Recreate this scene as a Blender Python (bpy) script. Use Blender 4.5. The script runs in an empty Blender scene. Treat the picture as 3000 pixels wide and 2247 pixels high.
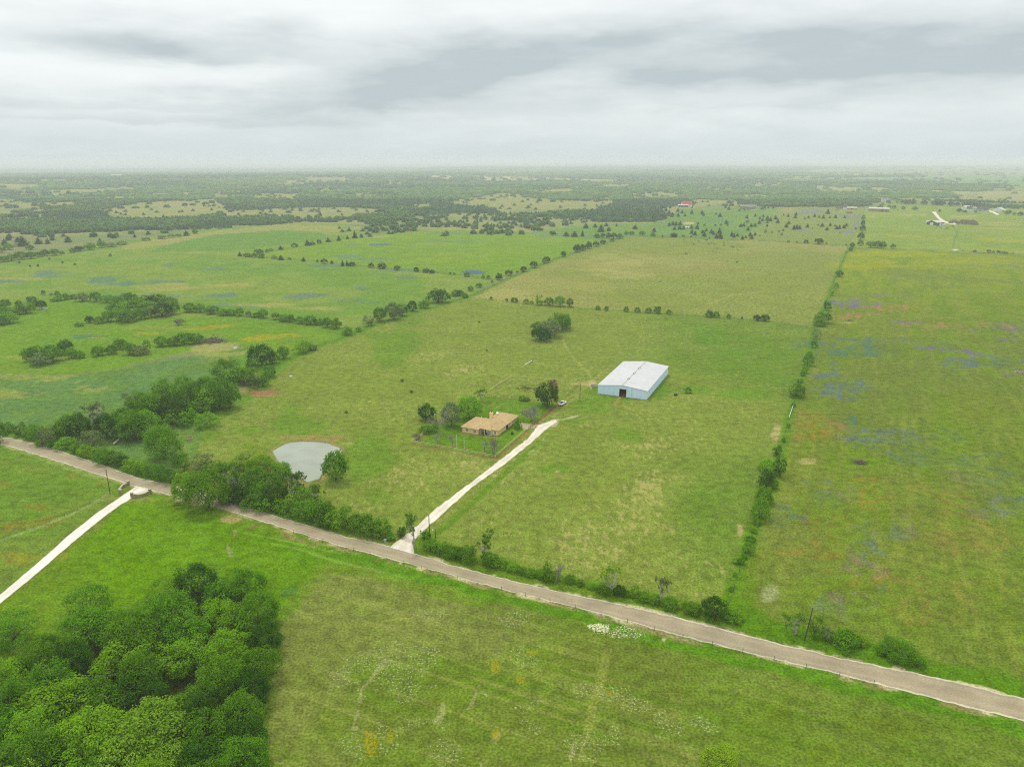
import bpy, bmesh, math, random
import numpy as np
from mathutils import Vector, Matrix
R = math.radians
SC = bpy.context.scene
COL = SC.collection
rng = np.random.default_rng(7)
random.seed(7)

# ------------------------------------------------------------------ camera
F_PX, CX, CY, HOR, CAM_H = 2131.0, 1500.0, 1123.5, 468.0, 120.0
PITCH = math.atan((CY - HOR) / F_PX)
cd = bpy.data.cameras.new("camera")
cd.sensor_fit = 'HORIZONTAL'
cd.angle_x = 2 * math.atan(1500.0 / F_PX)
cd.clip_start, cd.clip_end = 1.0, 120000.0
cam = bpy.data.objects.new("camera", cd)
cam.location = (0, 0, CAM_H)
cam.rotation_euler = (math.pi / 2 - PITCH, 0, 0)
COL.objects.link(cam)
SC.camera = cam

# ------------------------------------------------------------------ light
SUN_EL, SUN_AZ = R(66), R(-30)          # behind thin cloud, ahead and a little to the left
sd = bpy.data.lights.new("sun", 'SUN')
sd.energy, sd.angle, sd.color = 1.5, R(10), (1.0, 0.96, 0.88)
sun = bpy.data.objects.new("sun", sd)
sdir = Vector((math.sin(SUN_AZ) * math.cos(SUN_EL), math.cos(SUN_AZ) * math.cos(SUN_EL), math.sin(SUN_EL)))
sun.rotation_euler = (-sdir).to_track_quat('-Z', 'Y').to_euler()
sun.location = (0, 0, 400)
COL.objects.link(sun)

SC.view_settings.view_transform = 'Standard'
SC.view_settings.look = 'None'
SC.view_settings.exposure = 0.0
SC.view_settings.gamma = 1.0
SC.render.engine = 'CYCLES'
SC.cycles.use_denoising = False
SC.cycles.use_adaptive_sampling = False
SC.cycles.pixel_filter_type = 'BLACKMAN_HARRIS'
SC.cycles.filter_width = 1.15
SC.cycles.max_bounces = 6
SC.cycles.diffuse_bounces = 3
SC.cycles.volume_bounces = 2
SC.cycles.transparent_max_bounces = 4
SC.cycles.caustics_reflective = False
SC.cycles.caustics_refractive = False


class NT:
    """little node-tree helper"""
    def __init__(s, tree):
        s.t = tree
        s.t.nodes.clear()

    def n(s, typ, props=None, **inp):
        nd = s.t.nodes.new(typ)
        for k, v in (props or {}).items():
            setattr(nd, k, v)
        for k, v in inp.items():
            s.set(nd, k, v)
        return nd

    def set(s, nd, key, v):
        if isinstance(key, str) and key.startswith('i') and key[1:].isdigit():
            sock = nd.inputs[int(key[1:])]
        else:
            sock = nd.inputs[key.replace('_', ' ')] if isinstance(key, str) else nd.inputs[key]
        if isinstance(v, bpy.types.NodeSocket):
            s.t.links.new(v, sock)
        elif isinstance(v, bpy.types.Node):
            s.t.links.new(v.outputs[0], sock)
        else:
            sock.default_value = v

    def math(s, op, a, b=0.0, c=None, clamp=False):
        nd = s.n('ShaderNodeMath', {'operation': op, 'use_clamp': clamp}, i0=a, i1=b)
        if c is not None:
            s.set(nd, 'i2', c)
        return nd.outputs[0]

    def mix(s, f, a, b, typ='MIX'):
        nd = s.n('ShaderNodeMix', {'data_type': 'RGBA', 'blend_type': typ})
        s.set(nd, 'i0', f)
        s.set(nd, 'i6', a)
        s.set(nd, 'i7', b)
        return nd.outputs[2]

    def noise(s, vec, scale, detail=3.0, rough=0.55, dim='3D'):
        nd = s.n('ShaderNodeTexNoise', {'noise_dimensions': dim})
        s.set(nd, 'Vector', vec)
        s.set(nd, 'Scale', scale)
        s.set(nd, 'Detail', detail)
        s.set(nd, 'Roughness', rough)
        return nd.outputs[0]

    def ramp(s, v, lo, hi, a=0.0, b=1.0):
        nd = s.n('ShaderNodeMapRange', {'interpolation_type': 'SMOOTHSTEP'})
        for k, x in zip(range(5), (v, lo, hi, a, b)):
            s.set(nd, 'i%d' % k, x)
        return nd.outputs[0]


# ------------------------------------------------------------------ sky
W = bpy.data.worlds.new("World")
SC.world = W
W.use_nodes = True
t = NT(W.node_tree)
out = t.n('ShaderNodeOutputWorld')
sky = t.n('ShaderNodeTexSky', {'sky_type': 'NISHITA', 'sun_disc': False, 'sun_elevation': SUN_EL,
                               'sun_rotation': SUN_AZ, 'air_density': 1.0, 'dust_density': 2.0})
bg1 = t.n('ShaderNodeBackground', Color=sky, Strength=0.08)
tc = t.n('ShaderNodeTexCoord').outputs['Generated']
sep = t.n('ShaderNodeSeparateXYZ', Vector=tc)
x, y, z = sep.outputs
hl = t.math('SQRT', t.math('ADD', t.math('MULTIPLY', x, x), t.math('MULTIPLY', y, y)))
v = t.math('DIVIDE', z, t.math('MAXIMUM', hl, 0.001))
az = t.math('ARCTAN2', x, y)


def skynoise(sa, sv, detail, off, rough=0.5):
    c = t.n('ShaderNodeCombineXYZ', X=t.math('MULTIPLY', az, sa), Y=t.math('MULTIPLY', v, sv), Z=off)
    return t.noise(c.outputs[0], 1.0, detail, rough)


def bump2(a0, v0, wa, wv, amp, slope=0.0):
    """one long soft cloud at azimuth a0, tangent-of-elevation v0"""
    da = t.math('DIVIDE', t.math('SUBTRACT', azw, a0), wa)
    vv = t.math('SUBTRACT', t.math('SUBTRACT', vw, v0), t.math('MULTIPLY', t.math('SUBTRACT', azw, a0), slope))
    up = t.math('DIVIDE', vv, wv)
    dn = t.math('DIVIDE', vv, wv * 0.42)
    dv = t.math('MINIMUM', t.math('ABSOLUTE', up), 9.0)
    isd = t.math('LESS_THAN', vv, 0.0)
    dv = t.math('ADD', t.math('MULTIPLY', t.math('SUBTRACT', 1.0, isd), t.math('ABSOLUTE', up)),
                t.math('MULTIPLY', isd, t.math('ABSOLUTE', dn)))
    q = t.math('ADD', t.math('MULTIPLY', da, da), t.math('MULTIPLY', dv, dv))
    return t.math('MULTIPLY', t.math('EXPONENT', t.math('MULTIPLY', q, -1.0)), amp)


nA = skynoise(5.0, 26.0, 5.0, 3.1, 0.55)
nB = skynoise(2.2, 10.0, 3.0, 7.7)
nC = skynoise(16.0, 70.0, 4.0, 1.3, 0.6)
nD = skynoise(7.0, 30.0, 3.0, 5.9, 0.5)
azw = t.math('ADD', az, t.math('MULTIPLY', t.math('SUBTRACT', nB, 0.5), 0.30))
vw = t.math('ADD', v, t.math('ADD', t.math('MULTIPLY', t.math('SUBTRACT', nA, 0.5), 0.060),
                             t.math('MULTIPLY', t.math('SUBTRACT', nC, 0.5), 0.016)))
dens = bump2(-0.40, 0.118, 0.17, 0.030, 0.85)
for args in ((-0.14, 0.078, 0.17, 0.060, 0.70, 0.14), (0.05, 0.108, 0.24, 0.058, 0.52, 0.10),
             (0.34, 0.108, 0.32, 0.046, 0.60, 0.0), (0.62, 0.098, 0.30, 0.055, 0.62, 0.0),
             (-0.45, 0.062, 0.30, 0.016, 0.42, 0.0), (-0.48, 0.044, 0.34, 0.010, 0.34, 0.0),
             (0.25, 0.062, 0.35, 0.022, 0.34, 0.0), (0.0, 0.004, 3.0, 0.028, 0.30, 0.0)):
    dens = t.math('ADD', dens, bump2(*args))
tex = t.math('ADD', t.ramp(nD, 0.25, 0.75, 0.50, 1.0), t.math('MULTIPLY', nA, 0.45))
wob = t.math('MULTIPLY', t.ramp(nB, 0.42, 0.75), t.ramp(v, 0.0, 0.05))
dens = t.math('ADD', t.math('MULTIPLY', dens, tex), t.math('ADD', t.math('MULTIPLY', wob, 0.26), t.math('MULTIPLY', t.ramp(nD, 0.45, 0.75), t.ramp(v, 0.0, 0.04, 0.0, 0.16))))
dens = t.math('MINIMUM', dens, 1.15)
lightc = t.mix(t.ramp(v, 0.0, 0.12), (0.765, 0.845, 0.85, 1), (0.98, 1.02, 1.01, 1))
c = t.mix(dens, lightc, (0.54, 0.618, 0.642, 1))
c = t.mix(t.math('MULTIPLY', t.math('SUBTRACT', nC, 0.5), 0.10), c, (1.2, 1.2, 1.2, 1), 'ADD')
gain = t.math('ADD', 1.0, t.ramp(v, 0.22, 1.6, 0.0, 0.60))
bg2 = t.n('ShaderNodeBackground', Color=c, Strength=gain)
mx = t.n('ShaderNodeMixShader', i0=0.93, i1=bg1, i2=bg2)
t.set(out, 'Surface', mx)

# ------------------------------------------------------------------ photo pixel (3000 x 2247) <-> ground
CP, SP = math.cos(PITCH), math.sin(PITCH)


def ray(px, py):
    dx, dy = (px - CX) / F_PX, (CY - py) / F_PX
    return np.array([dx, CP + dy * SP, -SP + dy * CP])


def G(px, py, zz=0.0):
    d = ray(px, py)
    k = (zz - CAM_H) / d[2]
    return np.array([d[0] * k, d[1] * k])


def slant(px, py):
    d = ray(px, py)
    k = -CAM_H / d[2]
    return k, d[1] * k          # depth along the axis, ground distance


def project(X, Y, Z=0.0):
    zc = Z - CAM_H
    fw = Y * CP - zc * SP
    up = Y * SP + zc * CP
    return CX + F_PX * X / fw, CY - F_PX * up / fw


CROP = {'1': (0, 440, 2.071), '2': (1000, 440, 2.071), '3': (2000, 440, 2.071), '4': (0, 1000, 2.071),
        '5': (1000, 1000, 2.071), '6': (2000, 1000, 2.071), '7': (0, 1500, 2.212), '8': (1000, 1500, 2.212),
        '9': (2000, 1500, 2.212), 'Y': (1180, 1040, 3.95), 'B': (1620, 1020, 4.809), 'C': (1900, 540, 3.16),
        'R': (2450, 540, 4.022), 'L': (0, 440, 2.212), 'P': (0, 0, 1.0), 'F': (0, 0, 0.73733)}


def px(c, x, y):
    o = CROP[c]
    return o[0] + x / o[2], o[1] + y / o[2]


def pl(c, *v):
    return [px(c, v[i], v[i + 1]) for i in range(0, len(v), 2)]


# ------------------------------------------------------------------ numpy noise
def _hash(ix, iy, seed):
    h = (ix.astype(np.int64) * 374761393 + iy.astype(np.int64) * 668265263 + seed * 1442695041) & 0xFFFFFFFF
    h = ((h ^ (h >> 13)) * 1274126177) & 0xFFFFFFFF
    return ((h ^ (h >> 16)) & 0xFFFF) / 65535.0


def vnoise(x, y, seed=0):
    xi, yi = np.floor(x), np.floor(y)
    fx, fy = x - xi, y - yi
    fx, fy = fx * fx * (3 - 2 * fx), fy * fy * (3 - 2 * fy)
    a, b = _hash(xi, yi, seed), _hash(xi + 1, yi, seed)
    c_, d = _hash(xi, yi + 1, seed), _hash(xi + 1, yi + 1, seed)
    return (a * (1 - fx) + b * fx) * (1 - fy) + (c_ * (1 - fx) + d * fx) * fy


def fbm(x, y, size, seed=0, oct=4, rough=0.55):
    r = np.zeros_like(x, dtype=float)
    amp, tot, f = 1.0, 0.0, 1.0 / size
    for i in range(oct):
        r += amp * vnoise(x * f + 17.3 * i, y * f - 9.1 * i, seed + i * 31)
        tot += amp
        amp *= rough
        f *= 2.03
    return r / tot


def inpoly(X, Y, poly):
    ins = np.zeros(X.shape, bool)
    n = len(poly)
    j = n - 1
    for i in range(n):
        xi, yi = poly[i]
        xj, yj = poly[j]
        if yi != yj:
            c_ = ((yi > Y) != (yj > Y)) & (X < (xj - xi) * (Y - yi) / (yj - yi) + xi)
            ins ^= c_
        j = i
    return ins


def sm(v, a, b):
    q = np.clip((v - a) / (b - a), 0, 1)
    return q * q * (3 - 2 * q)


def lin(c_):
    c_ = np.asarray(c_, float) / 255.0
    return np.where(c_ <= 0.04045, c_ / 12.92, ((c_ + 0.055) / 1.055) ** 2.4)


KILL = 1.90


def alb(r, g, b):
    """a colour as it looks under this sky -> base colour"""
    return lin((r, g, b)) / KILL * np.array([1.0, 1.0, 0.74])


# ------------------------------------------------------------------ objects, labels
def tag(o, label=None, cat=None, group=None, kind=None):
    if label:
        o['label'] = label
    if cat:
        o['category'] = cat
    if group:
        o['group'] = group
    if kind:
        o['kind'] = kind
    return o


def empty(name, loc, rz=0.0, parent=None):
    o = bpy.data.objects.new(name, None)
    o.location = loc
    o.rotation_euler = (0, 0, rz)
    o.empty_display_size = 0.5
    COL.objects.link(o)
    if parent:
        o.parent = parent
    return o


def link(name, me, parent=None, loc=(0, 0, 0), rot=(0, 0, 0), scale=(1, 1, 1)):
    o = bpy.data.objects.new(name, me)
    o.location, o.rotation_euler, o.scale = loc, rot, scale
    COL.objects.link(o)
    if parent:
        o.parent = parent
    return o


def copy_tree(o, parent=None):
    c_ = o.copy()
    COL.objects.link(c_)
    c_.parent = parent
    for ch in list(o.children):
        copy_tree(ch, c_)
    return c_


class MB:
    def __init__(s):
        s.v, s.f = [], []

    def poly(s, pts):
        b = len(s.v)
        s.v += [tuple(map(float, p)) for p in pts]
        s.f.append(tuple(range(b, b + len(pts))))
        return s

    def box(s, x0, y0, z0, x1, y1, z1):
        b = len(s.v)
        s.v += [(x, y, z) for z in (z0, z1) for x, y in ((x0, y0), (x1, y0), (x1, y1), (x0, y1))]
        s.f += [tuple(b + i for i in q) for q in ((3, 2, 1, 0), (4, 5, 6, 7), (0, 1, 5, 4), (1, 2, 6, 5), (2, 3, 7, 6), (3, 0, 4, 7))]
        return s

    def prism(s, pts, z0, z1):
        """vertical prism over a counter-clockwise outline"""
        b, n = len(s.v), len(pts)
        s.v += [(p[0], p[1], z0) for p in pts] + [(p[0], p[1], z1) for p in pts]
        s.f.append(tuple(b + i for i in range(n))[::-1])
        s.f.append(tuple(b + n + i for i in range(n)))
        for i in range(n):
            j = (i + 1) % n
            s.f.append((b + i, b + j, b + n + j, b + n + i))
        return s

    def tube(s, p, q, r0, r1=None, n=6, cap=True):
        p, q = Vector(p), Vector(q)
        r1 = r0 if r1 is None else r1
        d = (q - p)
        if d.length < 1e-6:
            return s
        d.normalize()
        a = d.orthogonal().normalized()
        e = d.cross(a)
        b = len(s.v)
        for c0, r in ((p, r0), (q, r1)):
            for i in range(n):
                w = 2 * math.pi * i / n
                s.v.append(tuple(c0 + (a * math.cos(w) + e * math.sin(w)) * r))
        for i in range(n):
            j = (i + 1) % n
            s.f.append((b + i, b + j, b + n + j, b + n + i))
        if cap:
            s.f.append(tuple(b + i for i in range(n))[::-1])
            s.f.append(tuple(b + n + i for i in range(n)))
        return s

    def lathe(s, prof, c0=(0, 0, 0), n=16):
        b, m = len(s.v), len(prof)
        for r, z in prof:
            for i in range(n):
                w = 2 * math.pi * i / n
                s.v.append((c0[0] + r * math.cos(w), c0[1] + r * math.sin(w), c0[2] + z))
        for k in range(m - 1):
            for i in range(n):
                j = (i + 1) % n
                s.f.append((b + k * n + i, b + k * n + j, b + (k + 1) * n + j, b + (k + 1) * n + i))
        s.f.append(tuple(b + i for i in range(n))[::-1])
        s.f.append(tuple(b + (m - 1) * n + i for i in range(n)))
        return s

    def mesh(s, name, mat, smooth=False):
        me = bpy.data.meshes.new(name)
        me.from_pydata(s.v, [], s.f)
        me.materials.append(mat)
        if smooth:
            me.polygons.foreach_set('use_smooth', [True] * len(me.polygons))
        me.update()
        return me

    def build(s, name, mat, parent=None, **kw):
        sm_ = kw.pop('smooth', False)
        return link(name, s.mesh(name, mat, sm_), parent, **kw)


def quads_mesh(name, V, mat, per=4, face_attr=None):
    """V: (n*per,3) loose polygons"""
    n = len(V) // per
    me = bpy.data.meshes.new(name)
    me.vertices.add(len(V))
    me.vertices.foreach_set('co', np.ascontiguousarray(V, dtype=np.float32).ravel())
    me.loops.add(len(V))
    me.loops.foreach_set('vertex_index', np.arange(len(V), dtype=np.int32))
    me.polygons.add(n)
    me.polygons.foreach_set('loop_start', np.arange(0, len(V), per, dtype=np.int32))
    me.polygons.foreach_set('loop_total', np.full(n, per, dtype=np.int32))
    if face_attr is not None:
        a = me.attributes.new('tint', 'FLOAT_COLOR', 'POINT')
        a.data.foreach_set('color', np.repeat(face_attr, per, axis=0).astype(np.float32).ravel())
    me.materials.append(mat)
    me.update(calc_edges=True)
    return me


# ------------------------------------------------------------------ materials
MATS = {}


def mat(name, col, rough=0.8, var=0.15, scale=3.0, metal=0.0, spec=0.3, bump=0.0, stripes=None, brick=None, col2=None, c2amt=0.0):
    """plain surface with procedural wear; stripes=(axis, pitch, depth) gives ribs"""
    if name in MATS:
        return MATS[name]
    m = bpy.data.materials.new(name)
    m.use_nodes = True
    t = NT(m.node_tree)
    o = t.n('ShaderNodeOutputMaterial')
    p = t.n('ShaderNodeBsdfPrincipled', Roughness=rough, Metallic=metal)
    p.inputs['Specular IOR Level'].default_value = spec
    co = t.n('ShaderNodeTexCoord').outputs['Object']
    n1 = t.noise(co, scale, 4.0, 0.6)
    n2 = t.noise(co, scale * 0.17, 3.0, 0.5)
    f = t.math('ADD', t.math('MULTIPLY', n1, 0.6), t.math('MULTIPLY', n2, 0.4))
    f = t.ramp(f, 0.3, 0.7, 1.0 - var, 1.0 + var)
    base = tuple(float(q) for q in col) + (1.0,)
    cc = base
    if col2 is not None:
        cc = t.mix(t.ramp(n1, 0.62 - c2amt, 0.72 - c2amt), base, tuple(float(q) for q in col2) + (1.0,))
    hgt = n1
    if brick:
        bt = t.n('ShaderNodeTexBrick', {}, Vector=co, Scale=1.0)
        bt.inputs['Color1'].default_value = base
        k2, km = (brick[3], brick[4]) if len(brick) > 3 else (0.82, 1.15)
        bt.inputs['Color2'].default_value = tuple(q * k2 for q in base[:3]) + (1,)
        bt.inputs['Mortar'].default_value = tuple(min(1, q * km) for q in base[:3]) + (1,)
        bt.inputs['Brick Width'].default_value = brick[0]
        bt.inputs['Row Height'].default_value = brick[1]
        bt.inputs['Mortar Size'].default_value = brick[2]
        cc = bt.outputs['Color']
    mm = t.n('ShaderNodeMix', {'data_type': 'RGBA', 'blend_type': 'MULTIPLY'})
    t.set(mm, 'i0', 1.0)
    t.set(mm, 'i6', cc)
    cb = t.n('ShaderNodeCombineColor', Red=f, Green=f, Blue=f)
    t.set(mm, 'i7', cb)
    t.set(p, 'Base Color', mm.outputs[2])
    if stripes:
        s3 = t.n('ShaderNodeSeparateXYZ', Vector=co).outputs[stripes[0]]
        w = t.math('SINE', t.math('MULTIPLY', s3, 2 * math.pi / stripes[1]))
        hgt = w
        b = t.n('ShaderNodeBump', Height=hgt, Strength=0.6, Distance=stripes[2])
        t.set(p, 'Normal', b.outputs[0])
    elif bump:
        b = t.n('ShaderNodeBump', Height=hgt, Strength=0.6, Distance=bump)
        t.set(p, 'Normal', b.outputs[0])
    t.set(o, 'Surface', p)
    MATS[name] = m
    return m


def leaf_material(name, attr):
    m = bpy.data.materials.new(name)
    m.use_nodes = True
    t = NT(m.node_tree)
    o = t.n('ShaderNodeOutputMaterial')
    oi = t.n('ShaderNodeObjectInfo')
    if attr:
        base = t.n('ShaderNodeAttribute', {'attribute_name': 'tint'}).outputs['Color']
    else:
        base = oi.outputs['Color']
    co = t.n('ShaderNodeTexCoord').outputs['Object']
    rnd = oi.outputs['Random']
    vec = t.n('ShaderNodeVectorMath', {'operation': 'ADD'}, i0=co, i1=rnd).outputs[0]
    n1 = t.noise(vec, 0.02 if attr else 5.0, 2.0, 0.5)
    n2 = t.noise(vec, 0.9 if attr else 38.0, 1.0, 0.5)
    f = t.math('ADD', t.math('MULTIPLY', t.ramp(n1, 0.3, 0.7, 0.72, 1.28), 0.5), t.math('MULTIPLY', t.ramp(n2, 0.25, 0.75, 0.55, 1.45), 0.5))
    yel = t.mix(t.ramp(n1, 0.4, 0.75, 0.0, 0.22), base, (0.17, 0.25, 0.02, 1)) if not attr else base
    mm = t.n('ShaderNodeMix', {'data_type': 'RGBA', 'blend_type': 'MULTIPLY'})
    t.set(mm, 'i0', 1.0)
    t.set(mm, 'i6', yel)
    t.set(mm, 'i7', t.n('ShaderNodeCombineColor', Red=f, Green=f, Blue=f))
    d = t.n('ShaderNodeBsdfDiffuse', Color=mm.outputs[2])
    tr = t.n('ShaderNodeBsdfTranslucent', Color=mm.outputs[2])
    mx = t.n('ShaderNodeMixShader', i0=0.38, i1=d, i2=tr)
    t.set(o, 'Surface', mx)
    return m


M_LEAF = leaf_material('leaves', False)
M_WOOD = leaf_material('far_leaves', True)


def bark_material():
    m = bpy.data.materials.new('bark')
    m.use_nodes = True
    t = NT(m.node_tree)
    o = t.n('ShaderNodeOutputMaterial')
    oi = t.n('ShaderNodeObjectInfo')
    co = t.n('ShaderNodeTexCoord').outputs['Object']
    n1 = t.noise(co, 9.0, 3.0, 0.6)
    f = t.ramp(n1, 0.3, 0.7, 0.6, 1.3)
    mm = t.n('ShaderNodeMix', {'data_type': 'RGBA', 'blend_type': 'MULTIPLY'})
    t.set(mm, 'i0', 1.0)
    t.set(mm, 'i6', oi.outputs['Color'])
    t.set(mm, 'i7', t.n('ShaderNodeCombineColor', Red=f, Green=f, Blue=f))
    t.set(o, 'Surface', t.n('ShaderNodeBsdfDiffuse', Color=mm.outputs[2]))
    return m


M_BARK = bark_material()
# ================================================================== GROUND
ROAD_N = [(-260, 1221), (-120, 1252), (22, 1284), (130, 1309), (270, 1355), (406, 1403), (512, 1425), (676, 1476), (821, 1519), (1000, 1572), (1145, 1604),
          (1212, 1623), (1338, 1664), (1483, 1700), (1628, 1734), (1869, 1785), (2000, 1816), (2226, 1875), (2407, 1918),
          (2588, 1957), (2768, 1993), (3000, 2051), (3300, 2128)]
ROAD_S = [(-260, 1230), (-120, 1263), (0, 1297), (135, 1338), (270, 1381), (386, 1420), (512, 1451), (652, 1488), (821, 1541), (1000, 1597), (1145, 1634),
          (1290, 1673), (1483, 1726), (1676, 1772), (2000, 1861), (2226, 1916), (2452, 1970), (2678, 2027), (3000, 2108), (3300, 2190)]
DRIVE_L = [(1140, 1603), (1193, 1565), (1270, 1495), (1410, 1391), (1483, 1333), (1546, 1285), (1565, 1261), (1575, 1246), (1628, 1229)]
DRIVE_R = [(1214, 1624), (1208, 1590), (1241, 1555), (1386, 1425), (1483, 1357), (1555, 1299), (1596, 1262), (1614, 1248), (1632, 1236)]
GATE_L = [(-60, 1795), (0, 1741), (97, 1661), (193, 1575), (290, 1497), (338, 1466), (386, 1432), (398, 1425)]
GATE_R = [(-60, 1822), (0, 1768), (97, 1690), (193, 1606), (290, 1526), (348, 1483), (392, 1456), (440, 1438)]
POND = [(797, 1322), (818, 1310), (841, 1298), (883, 1294), (922, 1295), (962, 1299), (997, 1313), (1000, 1322), (983, 1336), (968, 1352), (949, 1370),
        (943, 1390), (936, 1404), (902, 1414), (870, 1394), (841, 1372), (815, 1350)]
EFENCE = [(2135, 1772), (2208, 1545), (2270, 1386), (2314, 1217), (2348, 1120), (2377, 1029), (2386, 966), (2415, 903), (2444, 821), (2483, 734)]
XFENCE = [(1372, 872), (1483, 884), (1579, 896), (1724, 906), (1966, 921), (2135, 932), (2241, 942), (2386, 961)]
DFENCE = [(715, 1164), (821, 1063), (932, 1015), (995, 995), (1072, 961), (1198, 923), (1314, 887), (1372, 872), (1483, 821), (1628, 759), (1773, 715), (1830, 694)]
NFENCE = [(700, 747), (800, 757), (950, 768), (1030, 776), (1100, 784), (1250, 797), (1372, 808), (1440, 821)]
UFENCE = [(700, 747), (800, 736), (880, 722), (970, 706), (1045, 692), (1090, 684)]
HFENCE = [(535, 905), (620, 918), (720, 925), (830, 940), (920, 952), (995, 965), (1029, 985)]
TFENCE = [(1830, 694), (2000, 697), (2241, 706), (2483, 721)]
REAR_F = [(2483, 728), (2620, 731), (2800, 738), (3000, 747), (3300, 758)]
FFENCE = [(-200, 800), (0, 766), (181, 733), (300, 710), (470, 690), (600, 672), (770, 660), (886, 652)]

# wooded land and the clearings in it, as traced from the photograph
WOODS = [
    [(-500, 700), (0, 684), (181, 689), (389, 676), (588, 674), (769, 662), (886, 652), (1000, 652), (1097, 692), (1217, 678),
     (1299, 672), (1380, 668), (1531, 680), (1600, 674), (1676, 660), (1753, 652), (1941, 651), (1962, 632), (1925, 612), (2000, 604),
     (2250, 607), (2530, 606), (2560, 596), (2640, 581), (2700, 573), (2655, 558), (2560, 562), (2400, 566), (2380, 548),
     (2330, 541), (2290, 527), (2330, 520), (2420, 516), (2390, 508), (2300, 502), (2450, 494), (3000, 490), (3400, 486), (-500, 486)],
    [(2320, 531), (2690, 534), (2905, 556), (2860, 563), (2500, 549), (2320, 545)],
    [(2560, 562), (2700, 566), (2815, 575), (2800, 581), (2570, 579)],
    [(2866, 601), (2990, 606), (3400, 614), (3400, 624), (3000, 613), (2870, 610)],
    [(2400, 515), (2705, 511), (2690, 518), (2400, 521)],
    [(2700, 541), (2960, 543), (2960, 548), (2700, 546)],
    [(2740, 588), (2880, 590), (3100, 598), (3100, 601), (2740, 591)],
]
CLEAR = [pl('L', 640, 392, 900, 345, 1060, 330, 1400, 318, 1480, 385, 1450, 402, 1000, 427, 760, 422),
         pl('L', -300, 240, 0, 242, 300, 240, 160, 266, 0, 262, -300, 262),
         pl('L', -300, 350, 0, 345, 200, 345, 620, 332, 500, 347, 200, 369, 0, 378, -300, 380),
         pl('L', -300, 318, 0, 318, 180, 320, 160, 338, -300, 338),
         pl('L', 1480, 395, 1800, 382, 2260, 370, 2300, 420, 2000, 430, 1800, 403, 1450, 427),
         pl('L', 1640, 290, 1970, 283, 1900, 305, 1640, 306), pl('L', 1480, 232, 1700, 232, 1990, 195, 2260, 190, 2260, 208, 1900, 224),
         pl('L', 1360, 290, 1520, 288, 1490, 300, 1370, 300),
         pl('2', 640, 312, 960, 262, 1100, 262, 1080, 285, 1300, 305, 1500, 310, 1620, 285, 1690, 300, 1540, 347, 1200, 364, 950, 364, 900, 330, 760, 322),
         pl('2', 780, 155, 1250, 167, 1720, 187, 1500, 188, 1250, 182, 860, 186), pl('2', 0, 350, 270, 360, 250, 377, 0, 373),
         pl('2', 490, 155, 690, 163, 650, 180, 540, 172), pl('2', 1760, 262, 2071, 260, 2071, 276, 1780, 286),
         pl('2', 630, 472, 860, 474, 1100, 464, 1110, 480, 870, 492, 640, 490), pl('2', 660, 392, 750, 390, 720, 410, 670, 406),
         pl('2', 0, 466, 165, 470, 130, 505, 0, 540), pl('2', 1150, 240, 1420, 232, 1400, 250, 1200, 256),
         pl('L', -300, 395, 60, 396, 190, 404, 60, 410, -300, 408), pl('L', 180, 385, 330, 388, 300, 398, 190, 396), pl('L', 620, 300, 900, 302, 860, 310, 640, 309),
         pl('L', 300, 270, 640, 262, 900, 250, 880, 258, 600, 272, 320, 280), pl('L', 1150, 278, 1290, 276, 1260, 288, 1160, 287), pl('L', 2050, 262, 2212, 258, 2212, 266, 2060, 270),
         pl('L', 980, 285, 1120, 283, 1100, 291, 990, 292), pl('L', 40, 215, 420, 212, 500, 220, 100, 224), pl('2', 250, 205, 420, 200, 400, 208, 260, 212), pl('2', 60, 260, 210, 256, 200, 266, 80, 270),
         pl('2', 1500, 215, 1760, 208, 1740, 220, 1520, 226), pl('2', 420, 330, 560, 326, 540, 338, 430, 342), pl('2', 0, 425, 160, 428, 150, 438, 0, 436), pl('2', 900, 135, 1200, 132, 1180, 138, 920, 141),
         pl('3', 150, 235, 330, 230, 320, 240, 170, 245), pl('3', 420, 205, 620, 200, 600, 210, 440, 215), pl('3', 380, 270, 520, 266, 510, 276, 390, 280),
         pl('3', 60, 300, 200, 300, 280, 314, 200, 324, 60, 318), pl('3', 280, 320, 330, 318, 360, 330, 300, 334), pl('3', 660, 160, 780, 160, 770, 170, 670, 172)]


def in_any(X, Y, polys):
    m = np.zeros(X.shape, bool)
    for p in polys:
        m |= inpoly(X, Y, p)
    return m


def hills(x, y):
    """gentle far relief: a low ridge in the west with lower land behind it"""
    d = np.hypot(x, y)
    azm = np.arctan2(x, np.maximum(y, 1.0))
    w = sm(d, 2600, 5200)
    r = (fbm(x, y, 2600, 91, 3) - 0.5) * 34.0
    ridge = 16.0 * np.exp(-((d - 5200 - 900 * azm) / 1100.0) ** 2) * sm(-azm, -0.05, 0.30)
    drop = -34.0 * sm(d, 6300, 11000) * sm(-azm, -0.02, 0.32)
    return w * r * 0.7 + ridge + drop


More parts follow.
